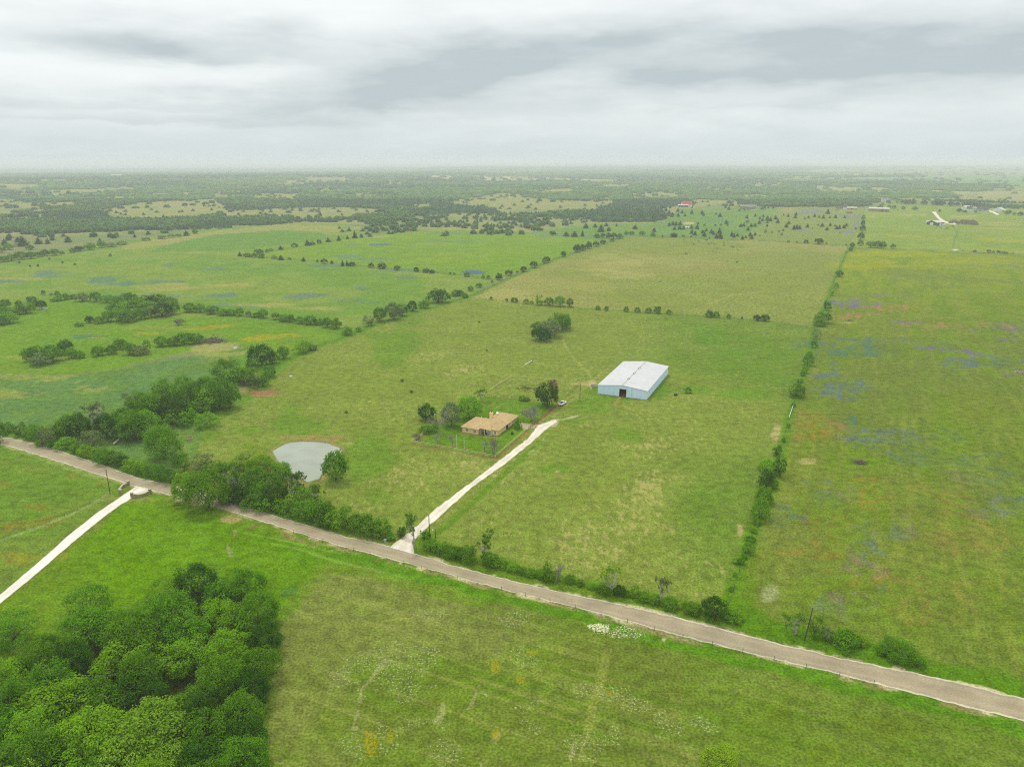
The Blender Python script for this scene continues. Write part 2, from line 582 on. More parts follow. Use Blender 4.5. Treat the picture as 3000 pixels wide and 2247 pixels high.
us = np.concatenate([[-2000, -12, -6, -3.5, -2.2, -1.5, -1.2], np.linspace(-0.94, 0.94, 980), [1.2, 1.5, 2.2, 3.5, 6, 12, 2000]])
ds = CAM_H / np.concatenate([np.linspace(2.2, 1.06, 12), np.linspace(1.05, 0.010, 700), np.linspace(0.0095, 0.004, 9)])
NU, ND = len(us), len(ds)
gx = np.clip(us[None, :] * ds[:, None], -60000, 60000).ravel()
gy = np.repeat(ds, NU)
PX, PY = project(gx, gy)
gd = np.hypot(gx, gy)
gz = hills(gx, gy)
n8, n25, n60, n200 = fbm(gx, gy, 8, 1, 3), fbm(gx, gy, 25, 2, 4), fbm(gx, gy, 60, 3, 4), fbm(gx, gy, 220, 4, 4)
jx, jy = (fbm(gx, gy, 14, 5, 3) - 0.5), (fbm(gx, gy, 14, 6, 3) - 0.5)
PXs, PYs = project(gx + jx * 2.2, gy + jy * 2.2)

C_ = np.tile(alb(150, 162, 108), (len(gx), 1))          # base colour of the turf
ST = np.full(len(gx), 0.18)                              # dry straw
STC = np.tile(alb(200, 190, 135), (len(gx), 1))
FA = np.zeros(len(gx))                                   # flower amount
FC = np.tile(alb(120, 130, 200), (len(gx), 1))


def paint(mask, col, amt=1.0):
    a = np.clip(np.asarray(mask, float) * amt, 0, 1)[:, None]
    C_[:] = C_ * (1 - a) + np.asarray(col) * a


def field(poly, col, straw=0.2, var=None, strawcol=None):
    m = inpoly(PXs, PYs, poly)
    paint(m, alb(*col))
    if var is not None:
        paint(m * sm(n60, 0.42, 0.62), alb(*var), 0.85)
    ST[m] = straw
    if strawcol:
        STC[m] = alb(*strawcol)
    return m


def polydist(pts, reach=60.0):
    P = np.array([G(*p) for p in pts])
    best = np.full(len(gx), 1e9)
    lo, hi = P.min(0) - reach, P.max(0) + reach
    idx = np.where((gx > lo[0]) & (gx < hi[0]) & (gy > lo[1]) & (gy < hi[1]))[0]
    X, Y = gx[idx], gy[idx]
    b = np.full(len(idx), 1e9)
    for (x0, y0), (x1, y1) in zip(P[:-1], P[1:]):
        dx, dy = x1 - x0, y1 - y0
        q = np.clip(((X - x0) * dx + (Y - y0) * dy) / (dx * dx + dy * dy), 0, 1)
        b = np.minimum(b, np.hypot(X - x0 - q * dx, Y - y0 - q * dy))
    best[idx] = b
    return best


def strip(pts, hw, col, amt=1.0, ragged=0.6, straw=None, patchy=0.0, seed=0, soft=0.35):
    d = polydist(pts, hw * 3 + 5)
    m = np.zeros_like(gx)
    k = np.where(d < hw * 3 + 4)[0]
    w = hw * (1 + ragged * (fbm(gx[k], gy[k], 7, 40 + seed, 3) - 0.5) * 2)
    q = 1 - sm(d[k], w * (1 - soft), w * (1 + soft))
    if patchy:
        q = q * sm(fbm(gx[k], gy[k], 5, 60 + seed, 3), 0.5 - 0.35 * (1 - patchy), 0.62)
    m[k] = q
    paint(m, alb(*col), amt)
    if straw is not None:
        ST[:] = ST * (1 - m) + straw * m
    return m


def blob(c, x, y, rx, ry, wob=0.8, seed=0, size=18.0):
    x0, y0 = px(c, x, y)
    s = CROP[c][2]
    q = np.hypot((PX - x0) / (rx / s), (PY - y0) / (ry / s))
    r = np.zeros_like(q)
    k = np.where(q < 1.1 + wob)[0]
    r[k] = 1 - sm(q[k] + (fbm(gx[k], gy[k], size, 70 + seed, 4) - 0.5) * 2 * wob, 0.55, 1.1)
    return r


def tintblob(c, x, y, rx, ry, col, amt=0.8, **k):
    m = blob(c, x, y, rx, ry, **k)
    paint(m, alb(*col), amt)
    return m


def flowers(c, x, y, rx, ry, col, amt=0.6, streaky=None, **k):
    m = blob(c, x, y, rx, ry, **k)
    if streaky is not None:
        paint(m * np.clip(0.45 + 2.2 * (streaky - 0.33), 0, 1) * sm(fbm(gx, gy, 3.0, 77, 3), 0.30, 0.62), alb(*col), 0.4 + 0.5 * (amt - 0.42))
    FC[:] = FC * (1 - (m > 0.02)[:, None]) + alb(*col) * (m > 0.02)[:, None]
    FA[:] = np.maximum(FA, m * amt * (1.0 if streaky is None else np.clip(0.35 + 1.5 * (streaky - 0.3), 0, 1.3)))


# ---- far land
far = PY < 700
paint(far * sm(n200, 0.45, 0.62), alb(176, 178, 128), 0.8)
paint(far * sm(n60, 0.5, 0.7), alb(140, 168, 100), 0.5)
inw = in_any(PX, PY, WOODS) & ~in_any(PX, PY, CLEAR)
paint(inw, alb(140, 160, 106), 0.9)
paint(inw * sm(n200, 0.44, 0.58), alb(176, 178, 128), 0.7)
for k, p in enumerate(CLEAR):
    m = inpoly(PXs, PYs, p)
    paint(m, alb(*((178, 178, 122) if k not in (9, 11) else (206, 200, 152))), 0.9)
    paint(m * sm(n60, 0.5, 0.65), alb(150, 172, 108), 0.6)
field(pl('L', -400, 560, 0, 555, 300, 545, 520, 560, 800, 545, 1000, 525, 1300, 528, 1100, 560, 700, 602, 300, 650, -400, 740), (160, 162, 122), 0.3, (140, 160, 110))
# far right fields
field([(2280, 528), (2400, 518), (2700, 517), (3400, 505), (3400, 545), (2960, 548), (2690, 534), (2330, 533)], (132, 178, 108), 0.1)
field([(2350, 545), (2500, 549), (2860, 563), (3400, 556), (3400, 575), (2820, 573), (2600, 563), (2330, 562)], (188, 184, 130), 0.3, (170, 178, 125))
field([(2820, 574), (3400, 575), (3400, 600), (2740, 591), (2640, 583), (2700, 574)], (182, 180, 132), 0.3, (158, 172, 118))
field([(2640, 583), (2740, 590), (3100, 600), (3400, 606), (3400, 615), (2870, 604), (2600, 596)], (140, 168, 100), 0.15)
# cedar pasture
CED = [(1290, 700), (1345, 690), (1540, 682), (1680, 662), (1945, 652), (1990, 612), (2250, 609), (2535, 612), (2520, 640), (2500, 690), (2483, 722), (2241, 707), (2000, 698), (1830, 695), (1760, 704), (1500, 700)]
field(CED, (126, 164, 84), 0.12, (140, 172, 90))
m = inpoly(PXs, PYs, [(2180, 690), (2250, 650), (2280, 608), (2535, 612), (2500, 690), (2483, 722), (2150, 705)])
paint(m, alb(158, 170, 95), 0.75)
for b in ((1500, 250, 190, 26), (1880, 300, 130, 18), (1430, 430, 75, 14), (1850, 440, 110, 24), (1330, 268, 80, 14), (1040, 365, 70, 12), (1940, 380, 50, 60)):
    tintblob('C', b[0], b[1], b[2], b[3], (146, 154, 158), 0.85, wob=0.5, size=40)
tintblob('C', 1300, 240, 150, 26, (178, 172, 118), 0.8, size=40)
tintblob('C', 370, 362, 60, 10, (222, 205, 165), 1.0, wob=0.3)
for b in ((140, 330, 130, 30), (600, 340, 200, 30), (250, 400, 200, 30)):
    tintblob('C', b[0], b[1], b[2], b[3], (112, 160, 104), 0.6, size=40)
# right of the cedar pasture
field([(2535, 612), (2600, 598), (2870, 611), (3400, 628), (3400, 758), (3000, 746), (2800, 738), (2620, 731), (2483, 727), (2510, 680)], (150, 176, 78), 0.2, (164, 182, 84))
for b in ((400, 385, 90, 18), (760, 612, 160, 22), (950, 620, 90, 16), (1300, 650, 110, 14), (1760, 650, 160, 22), (2080, 665, 180, 18), (330, 690, 40, 30)):
    tintblob('R', b[0], b[1], b[2], b[3], (192, 186, 40), 0.6, wob=0.6, size=30)
for b in ((1480, 380, 190, 16), (1020, 365, 40, 26), (1850, 455, 330, 6), (1950, 480, 330, 6), (1900, 520, 330, 6), (1700, 545, 300, 5), (840, 370, 90, 12)):
    tintblob('R', b[0], b[1], b[2], b[3], (196, 188, 130), 0.75, wob=0.35, size=20)
tintblob('R', 1405, 776, 55, 9, (240, 236, 225), 1.0, wob=0.2)
# ---- north fields
FN = [(-500, 860), (-200, 800), (0, 768), (181, 735), (470, 691), (600, 674), (886, 654), (1000, 656), (1075, 684), (1045, 693), (880, 723), (700, 747), (950, 768), (1250, 797), (1440, 821),
      (1372, 872), (1314, 887), (1198, 923), (1072, 961), (1029, 985), (995, 965), (830, 940), (620, 918), (535, 905), (420, 872), (150, 870), (0, 890), (-500, 960)]
field(FN, (150, 174, 84), 0.24, (128, 168, 72))
paint(inpoly(PXs, PYs, pl('1', 740, 580, 1100, 510, 1700, 452, 2071, 462, 2071, 500, 1700, 490, 1300, 515, 1000, 575, 760, 605)), alb(180, 178, 112), 0.85)
paint(inpoly(PXs, PYs, pl('1', 1000, 575, 1300, 515, 1700, 485, 1950, 500, 1990, 540, 1450, 610, 900, 620)), alb(118, 164, 72), 0.75)
for b in ((300, 755, 120, 22), (90, 800, 110, 14), (650, 800, 130, 30), (1010, 700, 60, 12), (1000, 800, 110, 14), (1300, 880, 190, 14), (1850, 885, 140, 14), (760, 885, 330, 12), (1450, 945, 200, 14), (1290, 720, 60, 10)):
    tintblob('1', b[0], b[1], b[2], b[3], (114, 148, 144), 0.7, size=24, wob=1.3, seed=1)
for b in ((1600, 940, 320, 14), (1350, 820, 200, 20), (1850, 960, 220, 14), (1200, 622, 100, 8), (120, 780, 160, 10), (1000, 830, 240, 24)):
    tintblob('1', b[0], b[1], b[2], b[3], (190, 184, 116), 0.65, size=26, seed=2)
paint(inpoly(PXs, PYs, pl('1', 1150, 930, 1500, 948, 1900, 985, 2040, 1015, 2060, 1085, 1880, 1035, 1500, 980, 1150, 945)), alb(122, 166, 52), 0.7)
for b in ((90, 910, 130, 12), (210, 925, 40, 5), (390, 770, 60, 10), (130, 830, 80, 14), (-60, 700, 110, 12), (200, 560, 60, 8)):
    tintblob('2', b[0], b[1], b[2], b[3], (108, 146, 140), 0.6, size=24, wob=1.2, seed=3)
# ---- bright field beyond the diagonal fence
field([(704, 747), (800, 737), (880, 724), (1045, 693), (1095, 688), (1217, 679), (1300, 674), (1531, 681), (1760, 704), (1628, 758), (1440, 819), (1250, 795), (950, 766)],
      (138, 174, 56), 0.10, (148, 178, 62))
flowers('2', 230, 577, 90, 14, (102, 120, 186), 0.80, size=26)
flowers('2', 480, 585, 110, 8, (104, 140, 170), 0.6, size=26)
flowers('2', 780, 740, 110, 18, (94, 120, 178), 0.82, size=20)
for b in ((60, 650, 110, 16), (240, 665, 130, 14), (420, 730, 240, 10), (900, 505, 420, 8), (1400, 520, 240, 10), (700, 555, 260, 6), (60, 580, 50, 8)):
    tintblob('2', b[0], b[1], b[2], b[3], (122, 158, 142), 0.6, size=26, seed=4)
tintblob('2', 160, 525, 150, 8, (186, 182, 112), 0.8, size=30)
# ---- upper pasture with the cattle
UP = [(1372, 872), (1483, 884), (1579, 896), (1724, 906), (1966, 921), (2135, 932), (2241, 942), (2386, 960), (2415, 903), (2444, 821), (2478, 736), (2483, 722), (2241, 707), (2000, 698), (1830, 695), (1773, 716), (1628, 760), (1483, 822)]
m = field(UP, (152, 165, 84), 0.32, (140, 160, 72), (206, 198, 140))
paint(m * sm(n200, 0.46, 0.60), alb(172, 170, 104), 0.6)
ST[m] += 0.12 * sm(n60[m], 0.42, 0.6)
# ---- main pasture
MAIN = [(1140, 1604), (1000, 1572), (821, 1519), (676, 1476), (512, 1425), (540, 1290), (560, 1400), (600, 1220), (628, 1213), (715, 1164), (821, 1063), (932, 1015), (995, 995), (1072, 961), (1198, 923), (1314, 887),
        (1372, 872), (1483, 884), (1724, 906), (1966, 921), (2241, 942), (2386, 961), (2377, 1029), (2348, 1120), (2314, 1217), (2270, 1386), (2208, 1545), (2135, 1772), (2120, 1840), (1869, 1785), (1628, 1734), (1483, 1700), (1338, 1664), (1212, 1623)]
m = field(MAIN, (130, 158, 66), 0.22, (120, 154, 54), (208, 200, 140))
paint(m * sm(n200, 0.47, 0.62), alb(150, 166, 78), 0.8)
ST[m] = 0.26 + 0.11 * sm(n25[m], 0.42, 0.64)
for b in ((560, 800, 300, 90), (700, 680, 160, 60), (1400, 1230, 420, 110), (1800, 1080, 160, 170), (1050, 1270, 180, 60), (1900, 700, 240, 150), (1950, 900, 160, 90), (1750, 640, 240, 40), (430, 920, 90, 30), (1650, 900, 200, 60), (640, 90, 360, 100), (1250, 500, 200, 30)):
    mm_ = blob('5', *b, seed=8, wob=1.4, size=14)
    ST += 0.075 * mm_
    paint(mm_, alb(154, 166, 84), 0.25)
for b in ((300, 930, 120, 20), (700, 700, 300, 120), (1000, 900, 200, 60), (1700, 700, 200, 90), (1900, 1000, 90, 60)):
    ST += 0.09 * blob('2', *b, seed=9)
for b in ((400, 1200, 300, 260), (300, 600, 300, 160)):
    ST -= 0.12 * blob('5', *b, seed=10)
for b in ((560, 770, 120, 60), (620, 970, 150, 70), (200, 1300, 300, 300), (780, 1120, 120, 30), (1600, 640, 300, 60)):
    paint(blob('6' if b[0] == -1 else '4' if b[0] in (200,) else '6', b[0] - 0, b[1], b[2], b[3], seed=11), alb(128, 166, 56), 0.0)
for b in ((1750, 570, 120, 60, '5'), (1500, 420, 260, 60, '5'), (1400, 480, 160, 40, '5'), (1650, 340, 240, 40, '5'), (1900, 330, 150, 90, '5'), (1250, 780, 140, 40, '5'), (160, 730, 160, 160, '5'),
          (1500, 560, 160, 70, '4'), (1250, 560, 160, 60, '4'), (1800, 480, 200, 80, '4'), (150, 1130, 120, 100, '3'), (300, 1230, 160, 30, '3'), (330, 1470, 260, 40, '3'), (60, 300, 260, 60, '6'), (300, 1150, 200, 160, '2')):
    mm_ = blob(b[4], *b[:4], seed=12, wob=1.3, size=24)
    paint(mm_, alb(112, 160, 42), 0.55)
    ST -= 0.12 * mm_
# cattle trails and old ruts
for q in (pl('2', 700, 1260, 900, 1180, 1100, 1150, 1300, 1160), pl('2', 1400, 1180, 1560, 1130, 1760, 1090, 1990, 1080), pl('5', 1420, 480, 1560, 430, 1750, 410, 1990, 420), pl('2', 60, 1180, 240, 1120, 420, 1080),
          pl('5', 1240, 780, 1420, 860, 1600, 1000, 1700, 1180), pl('2', 1380, 1090, 1500, 1110, 1640, 1160), pl('2', 1820, 1040, 1840, 1140, 1790, 1240), pl('3', 60, 1020, 200, 1120, 330, 1210)):
    strip(q, 0.5, (184, 182, 112), 0.5, ragged=0.9, patchy=0.5, seed=11)
for q in (pl('5', 205, 475, 240, 520, 285, 560), pl('5', 225, 470, 262, 515, 305, 552)):
    strip(q, 0.4, (150, 150, 90), 0.6, ragged=0.5, patchy=0.4)
# bare spots
for b in ((1690, 68, 18, 4, '5'), (745, 175, 30, 8, '5'), (1490, 1190, 26, 18, '5'), (1420, 1580, 30, 14, '5'), (1310, 790, 20, 10, '5'), (350, 1480, 20, 90, '6'), (345, 1150, 24, 60, '6'), (570, 560, 36, 60, '6')):
    tintblob(b[4], *b[:4], (206, 190, 142), 0.8, wob=0.5, size=5)
# ---- wildflower field east of the fence
WF = [(2140, 1775), (2208, 1548), (2272, 1386), (2316, 1217), (2350, 1120), (2380, 1029), (2389, 966), (2418, 903), (2447, 821), (2484, 729), (2620, 732), (3000, 748), (3500, 765),
      (3500, 2200), (3000, 2050), (2768, 1992), (2588, 1956), (2407, 1917), (2226, 1874)]
m = field(WF, (134, 151, 63), 0.16, (124, 147, 56), (190, 182, 110))
k = 1 - sm(PY, 745, 1010)
paint(m * k, alb(156, 176, 44), 0.85)
fd = np.array(G(2314, 1217)) - np.array(G(2208, 1545))
fd /= np.hypot(*fd)
ua, uc = gx * fd[0] + gy * fd[1], -gx * fd[1] + gy * fd[0]
streak = fbm(ua / 22.0, uc / 2.0, 1.0, 21, 3)
streak2 = fbm(ua / 60.0, uc / 9.0, 1.0, 22, 3)
paint(m * sm(streak, 0.48, 0.68), alb(154, 166, 76), 0.5)
paint(m * sm(streak2, 0.50, 0.68), alb(126, 156, 40), 0.65)
paint(m * sm(fbm(gx, gy, 90, 23, 4), 0.50, 0.64), alb(132, 146, 74), 0.5)
tintblob('3', 1150, 700, 260, 40, (182, 184, 20), 0.65, wob=0.9, size=22)
tintblob('3', 1330, 630, 340, 24, (178, 186, 20), 0.7, wob=0.7, size=22)
tintblob('3', 1800, 680, 420, 40, (176, 184, 36), 0.55, wob=0.7, size=30)
VIO, BLU, ORA, PNK, TEA = (136, 120, 178), (110, 130, 158), (184, 140, 72), (186, 146, 110), (98, 136, 122)
for b in ((980, 930, 90, 26, VIO), (1170, 945, 60, 18, VIO), (1050, 945, 60, 12, VIO), (1310, 1035, 60, 16, VIO), (1420, 1048, 60, 14, (160, 120, 170)), (1560, 1020, 90, 8, PNK), (1920, 1075, 130, 20, VIO), (2040, 1095, 90, 24, VIO), (1960, 1150, 90, 10, VIO),
          (1450, 1195, 60, 10, VIO), (1640, 1220, 80, 16, VIO), (1800, 1250, 130, 26, VIO), (1920, 1280, 100, 36, BLU), (1700, 1290, 110, 26, BLU), (1980, 1360, 60, 12, VIO), (1250, 960, 120, 22, PNK), (1020, 1000, 120, 22, PNK), (1200, 1160, 300, 18, (132, 140, 130)),
          (880, 1440, 90, 60, BLU), (980, 1470, 110, 60, BLU), (900, 1350, 50, 40, BLU), (1060, 1620, 60, 40, TEA), (1900, 700, 260, 8, (130, 150, 120)), (1700, 1060, 200, 16, PNK), (1200, 880, 220, 10, (140, 140, 130)), (870, 1200, 120, 40, TEA), (1100, 1200, 160, 40, TEA)):
    flowers('3', b[0], b[1], b[2] * 1.25, b[3] * 1.25, b[4], 0.80, streaky=streak, seed=13, wob=1.3, size=11)
for b in ((800, 520, 160, 60, ORA), (1050, 560, 120, 60, BLU), (900, 540, 90, 40, ORA), (1100, 920, 120, 70, ORA), (860, 1150, 120, 70, ORA), (1080, 1250, 120, 90, BLU), (1120, 1380, 150, 60, BLU), (1100, 1440, 200, 90, ORA), (900, 1260, 160, 60, ORA), (1190, 1500, 60, 40, TEA),
          (1600, 610, 70, 40, TEA), (1850, 860, 180, 110, TEA), (1960, 1020, 120, 60, BLU), (1500, 700, 160, 60, TEA), (620, 1060, 70, 50, TEA), (700, 1080, 40, 30, BLU), (880, 930, 120, 60, TEA), (1310, 1160, 60, 60, BLU), (1620, 940, 200, 110, (166, 146, 82)), (1500, 1600, 400, 120, (160, 144, 80)), (1800, 1200, 300, 90, (168, 144, 86)), (1000, 1600, 200, 60, BLU), (1200, 600, 160, 40, BLU)):
    flowers('6', b[0], b[1], b[2] * 1.3, b[3] * 1.3, b[4], 0.42, streaky=streak, seed=14, wob=1.4, size=9)
tintblob('6', 530, 1530, 60, 50, (178, 186, 140), 0.8, size=8)
tintblob('6', 1090, 735, 160, 26, (104, 150, 30), 0.75, size=10)
tintblob('6', 740, 730, 60, 24, (196, 186, 128), 0.8, size=6)
tintblob('3', 1000, 1048, 55, 8, (176, 178, 120), 0.8, size=6)
tintblob('6', 1750, 400, 260, 160, (132, 152, 50), 0.5, size=40)
# ---- west fields north of the road
W1 = [(-300, 1240), (22, 1283), (130, 1308), (270, 1354), (406, 1402), (512, 1424), (545, 1290), (560, 1390), (610, 1220), (715, 1164), (821, 1063), (700, 1010), (560, 1045), (330, 1085), (180, 1105), (0, 1098), (-300, 1110)]
field(W1, (124, 160, 78), 0.26, (118, 156, 80), (196, 192, 124))
for b in ((400, 270, 330, 50), (900, 230, 300, 60), (200, 380, 360, 60), (700, 330, 200, 60), (1000, 130, 300, 40), (100, 480, 160, 40)):
    tintblob('4', *b, (110, 150, 104), 0.45, size=12, wob=1.3, seed=15)
    flowers('4', *b, (96, 130, 160), 0.16, size=9, wob=1.3, seed=25)
for b in ((90, 160, 190, 30), (300, 220, 220, 26), (100, 320, 160, 26), (1320, 75, 180, 36), (560, 290, 120, 20), (450, 100, 150, 16)):
    tintblob('4', *b, (190, 188, 108), 0.5, size=7, wob=1.4, seed=16)
paint(inpoly(PXs, PYs, pl('4', 1100, 320, 1500, 60, 1830, 20, 1960, 10, 1800, 110, 1560, 320, 1420, 440, 1200, 560)), alb(118, 166, 44), 0.6)
W2 = [(-300, 900), (0, 890), (150, 872), (420, 874), (535, 906), (620, 919), (830, 941), (995, 966), (1029, 986), (932, 1015), (821, 1063), (700, 1008), (590, 1020), (330, 1083), (180, 1100), (0, 1096), (-300, 1108)]
field(W2, (126, 168, 50), 0.14, (134, 170, 58))
tintblob('1', 520, 1130, 130, 16, (106, 146, 116), 0.8, size=16)
for b in ((880, 1112, 90, 9), (560, 1140, 70, 6), (1330, 1070, 80, 12), (1640, 1130, 160, 14), (1540, 1150, 80, 10), (1200, 1085, 120, 8), (1750, 1120, 90, 8)):
    tintblob('1', *b, (186, 176, 34), 0.75, wob=0.8, size=8)
tintblob('1', 1320, 1195, 170, 34, (196, 190, 130), 0.7, size=10, wob=0.5)
for b in ((900, 1075, 300, 12), (250, 1260, 260, 16), (1060, 1000, 260, 10)):
    tintblob('1', *b, (172, 178, 96), 0.55, size=14)
# ---- south of the road
SF = [(-400, 1215), (0, 1298), (135, 1339), (386, 1421), (652, 1489), (1000, 1598), (1290, 1674), (1676, 1773), (2226, 1917), (2678, 2028), (3000, 2109), (3600, 2270), (3600, 3400), (-900, 3400), (-900, 1600)]
m = field(SF, (128, 147, 60), 0.10, (138, 152, 70), (196, 192, 140))
k = sm(fbm(gx, gy, 30, 31, 4), 0.48, 0.64)
paint(m * k, alb(124, 152, 50), 0.7)
paint(m * sm(fbm(gx, gy, 45, 32, 4), 0.5, 0.66), alb(152, 158, 92), 0.6)
rd = np.array(G(2000, 1861)) - np.array(G(1145, 1634))
rd /= np.hypot(*rd)
ra, rc = gx * rd[0] + gy * rd[1], -gx * rd[1] + gy * rd[0]
mow = fbm(ra / 40.0, rc / 2.2, 1.0, 33, 3)
paint(m * sm(mow, 0.46, 0.66) * sm(PX, 700, 1700), alb(112, 144, 40), 0.65)
paint(m * sm(fbm(ra / 50.0, rc / 1.6, 1.0, 37, 3), 0.56, 0.72), alb(164, 172, 96), 0.5)
paint(m * (PX > 2000) * sm(n60, 0.35, 0.6), alb(116, 150, 44), 0.6)
for b in ((250, 1000, 260, 160), (450, 1100, 200, 200), (200, 1450, 260, 200), (580, 660, 120, 40), (560, 900, 70, 40), (1200, 950, 200, 90), (1200, 1400, 260, 160), (1700, 1500, 260, 120), (1750, 1180, 200, 50), (1950, 1250, 160, 60), (700, 1560, 120, 90), (340, 890, 60, 40), (1540, 1130, 60, 30), (2100, 1400, 160, 200), (500, 1350, 300, 60), (1100, 700, 200, 50)):
    flowers('8', *b, (230, 234, 198), 0.46, seed=17, wob=1.6, size=7)
for b in ((190, 1470, 60, 120), (320, 1440, 30, 60), (1230, 905, 70, 20), (1400, 970, 30, 14), (1000, 990, 40, 60), (1150, 1080, 60, 60), (1000, 1440, 30, 30), (1740, 1180, 30, 30)):
    flowers('8', *b, (196, 178, 30), 0.62, size=5, wob=1.2, seed=18)
for b in ((110, 1340, 90, 60), (200, 1400, 60, 40), (360, 1020, 30, 14), (1100, 1260, 60, 10)):
    flowers('9', *b, (226, 230, 196), 0.48, seed=19, wob=1.2, size=7)
for b in ((600, 1300, 200, 120), (900, 1560, 160, 60), (1350, 1400, 300, 100)):
    tintblob('9', *b, (124, 146, 40), 0.6, size=10)
# wheel tracks
for q in (pl('8', 620, 1380, 700, 1130, 790, 1010), pl('8', 780, 1400, 880, 1160, 960, 1090), pl('8', 1490, 1600, 1540, 1350, 1560, 1140), pl('8', 90, 1400, 130, 1150, 290, 960), pl('8', 910, 1640, 960, 1530, 1010, 1440)):
    strip(q, 0.8, (196, 194, 146), 0.45, ragged=1.0, patchy=0.9, seed=3)
for q in (pl('8', 1590, 1480, 1650, 1250, 1750, 880), pl('8', 1550, 1600, 1610, 1280, 1720, 880), pl('8', 210, 760, 290, 700, 470, 690)):
    strip(q, 0.5, (164, 172, 88), 0.6, ragged=0.6)
# bright meadow in the bend and its olive neighbour
# forest floor of the near grove, with the shade under its crowns painted in
BR = [(300, 1530), (348, 1490), (400, 1460), (470, 1452), (560, 1478), (660, 1520), (760, 1545), (1000, 1612), (1290, 1690), (1480, 1742), (1340, 1735), (1080, 1660), (960, 1640), (905, 1700), (860, 1740), (800, 1900), (700, 2300), (-100, 2300), (-100, 1800), (0, 1770), (97, 1692), (193, 1608)]
m = np.zeros(len(gx))
for k in range(6):
    a_, w_ = k * 1.05, (2.0, 4.5, 7.0)[k % 3]
    m += inpoly(*project(gx + jx * 9 + math.cos(a_) * w_, gy + jy * 9 + math.sin(a_) * w_), BR) / 6.0
m[polydist(GATE_R, 8) < 6] = np.round(m[polydist(GATE_R, 8) < 6])
paint(m, alb(122, 166, 16))
paint(m * sm(n60, 0.42, 0.62), alb(114, 160, 12), 0.85)
ST[m > 0.5] = 0.05
paint(m * sm(PX, 330, 150) * 0 + m * (1 - sm(PX, 120, 360)), alb(126, 156, 46), 0.75)
paint(m * sm(fbm(gx, gy, 12, 34, 4), 0.46, 0.62), alb(126, 170, 44), 0.5)
paint(m * sm(PX, 760, 900) * sm(fbm(gx, gy, 20, 35, 3), 0.4, 0.6), alb(108, 160, 30), 0.6)
for q in (pl('4', 1480, 1160, 1800, 1225, 2071, 1290), pl('4', 1650, 1225, 1850, 1270, 2071, 1345), pl('4', 1900, 1215, 2071, 1260), pl('8', 0, 330, 200, 370, 420, 420)):
    strip(q, 0.6, (150, 190, 84), 0.7, ragged=0.8)
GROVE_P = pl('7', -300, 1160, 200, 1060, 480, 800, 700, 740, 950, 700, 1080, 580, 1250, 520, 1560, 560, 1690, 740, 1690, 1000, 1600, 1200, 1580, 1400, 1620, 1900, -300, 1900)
paint(inpoly(PXs, PYs, GROVE_P), alb(78, 92, 40), 0.95)  # dark floor colour, tree shade included in the paint
tintblob('7', 1850, 520, 70, 40, (84, 134, 84), 0.5, size=4, wob=1.2)
strip(pl('4', 1370, 1070, 1440, 1100, 1560, 1130, 1800, 1200, 2071, 1270), 1.3, (172, 150, 108), 0.8, patchy=0.7, seed=5)
for q in (pl('4', 1430, 1090, 1430, 1190), pl('4', 1390, 1235, 1400, 1300)):
    strip(q, 1.0, (176, 182, 130), 0.7, patchy=0.7, ragged=0.9)
tintblob('4', 1400, 1080, 70, 26, (190, 172, 128), 0.85, size=4, wob=0.5)
# west of the stone gate
LF = [(-400, 1215), (0, 1300), (135, 1341), (270, 1384), (350, 1412), (372, 1436), (338, 1464), (290, 1495), (193, 1573), (97, 1659), (0, 1739), (-400, 2050)]
m = field(LF, (124, 160, 58), 0.08, (132, 160, 64))
paint(m * sm(fbm(gx, gy, 16, 36, 4), 0.5, 0.66), alb(138, 156, 72), 0.5)
for b in ((240, 1000, 100, 24), (20, 875, 40, 30), (160, 1110, 220, 30), (320, 1095, 60, 18), (20, 1120, 60, 40), (60, 1310, 90, 60), (360, 1310, 60, 40), (480, 820, 90, 14), (640, 860, 60, 16)):
    tintblob('4', *b, (164, 144, 66), 0.42, size=5, wob=1.3, seed=20)
tintblob('4', 150, 1320, 80, 50, (176, 166, 40), 0.45, size=4, wob=1.3)
flowers('4', 140, 965, 40, 16, (226, 226, 214), 0.55, size=5)
strip(pl('4', 660, 920, 560, 985, 430, 1050, 230, 1130, 0, 1210, -200, 1270), 1.0, (160, 186, 116), 0.8, ragged=0.5)
strip(pl('4', 0, 625, 200, 690, 420, 775, 560, 815, 640, 845), 1.2, (162, 190, 104), 0.55, ragged=0.6)
tintblob('4', 660, 960, 50, 30, (148, 160, 88), 0.8, size=5, wob=0.4)
tintblob('4', 800, 960, 140, 24, (150, 160, 84), 0.8, size=5, wob=0.4)
# ---- verges
strip([(p[0], p[1] - 14) for p in ROAD_N[:10]], 4.5, (106, 150, 36), 0.8, ragged=0.5, straw=0.1)
strip([(p[0], p[1] - 22) for p in ROAD_N[11:]], 6.0, (108, 148, 32), 0.8, ragged=0.4, straw=0.12)
strip([(p[0], p[1] + 26) for p in ROAD_S[9:]], 3.0, (100, 156, 22), 0.75, ragged=0.7)
strip(EFENCE, 2.2, (112, 158, 36), 0.8, ragged=0.5, straw=0.05)
strip([(2115, 1790), (2165, 1790), (2240, 1840), (2330, 1870), (2500, 1910), (2768, 1978), (3100, 2062)], 6.0, (104, 152, 24), 0.8, ragged=0.6, straw=0.05)
tintblob('6', 360, 1520, 90, 130, (114, 154, 30), 0.6, wob=0.6, size=10)
strip(XFENCE, 2.5, (110, 152, 52), 0.6)
strip(DFENCE, 4.0, (106, 158, 34), 0.7)
for q in (NFENCE, HFENCE, TFENCE, REAR_F, UFENCE):
    strip(q, 3.0, (112, 152, 60), 0.6)
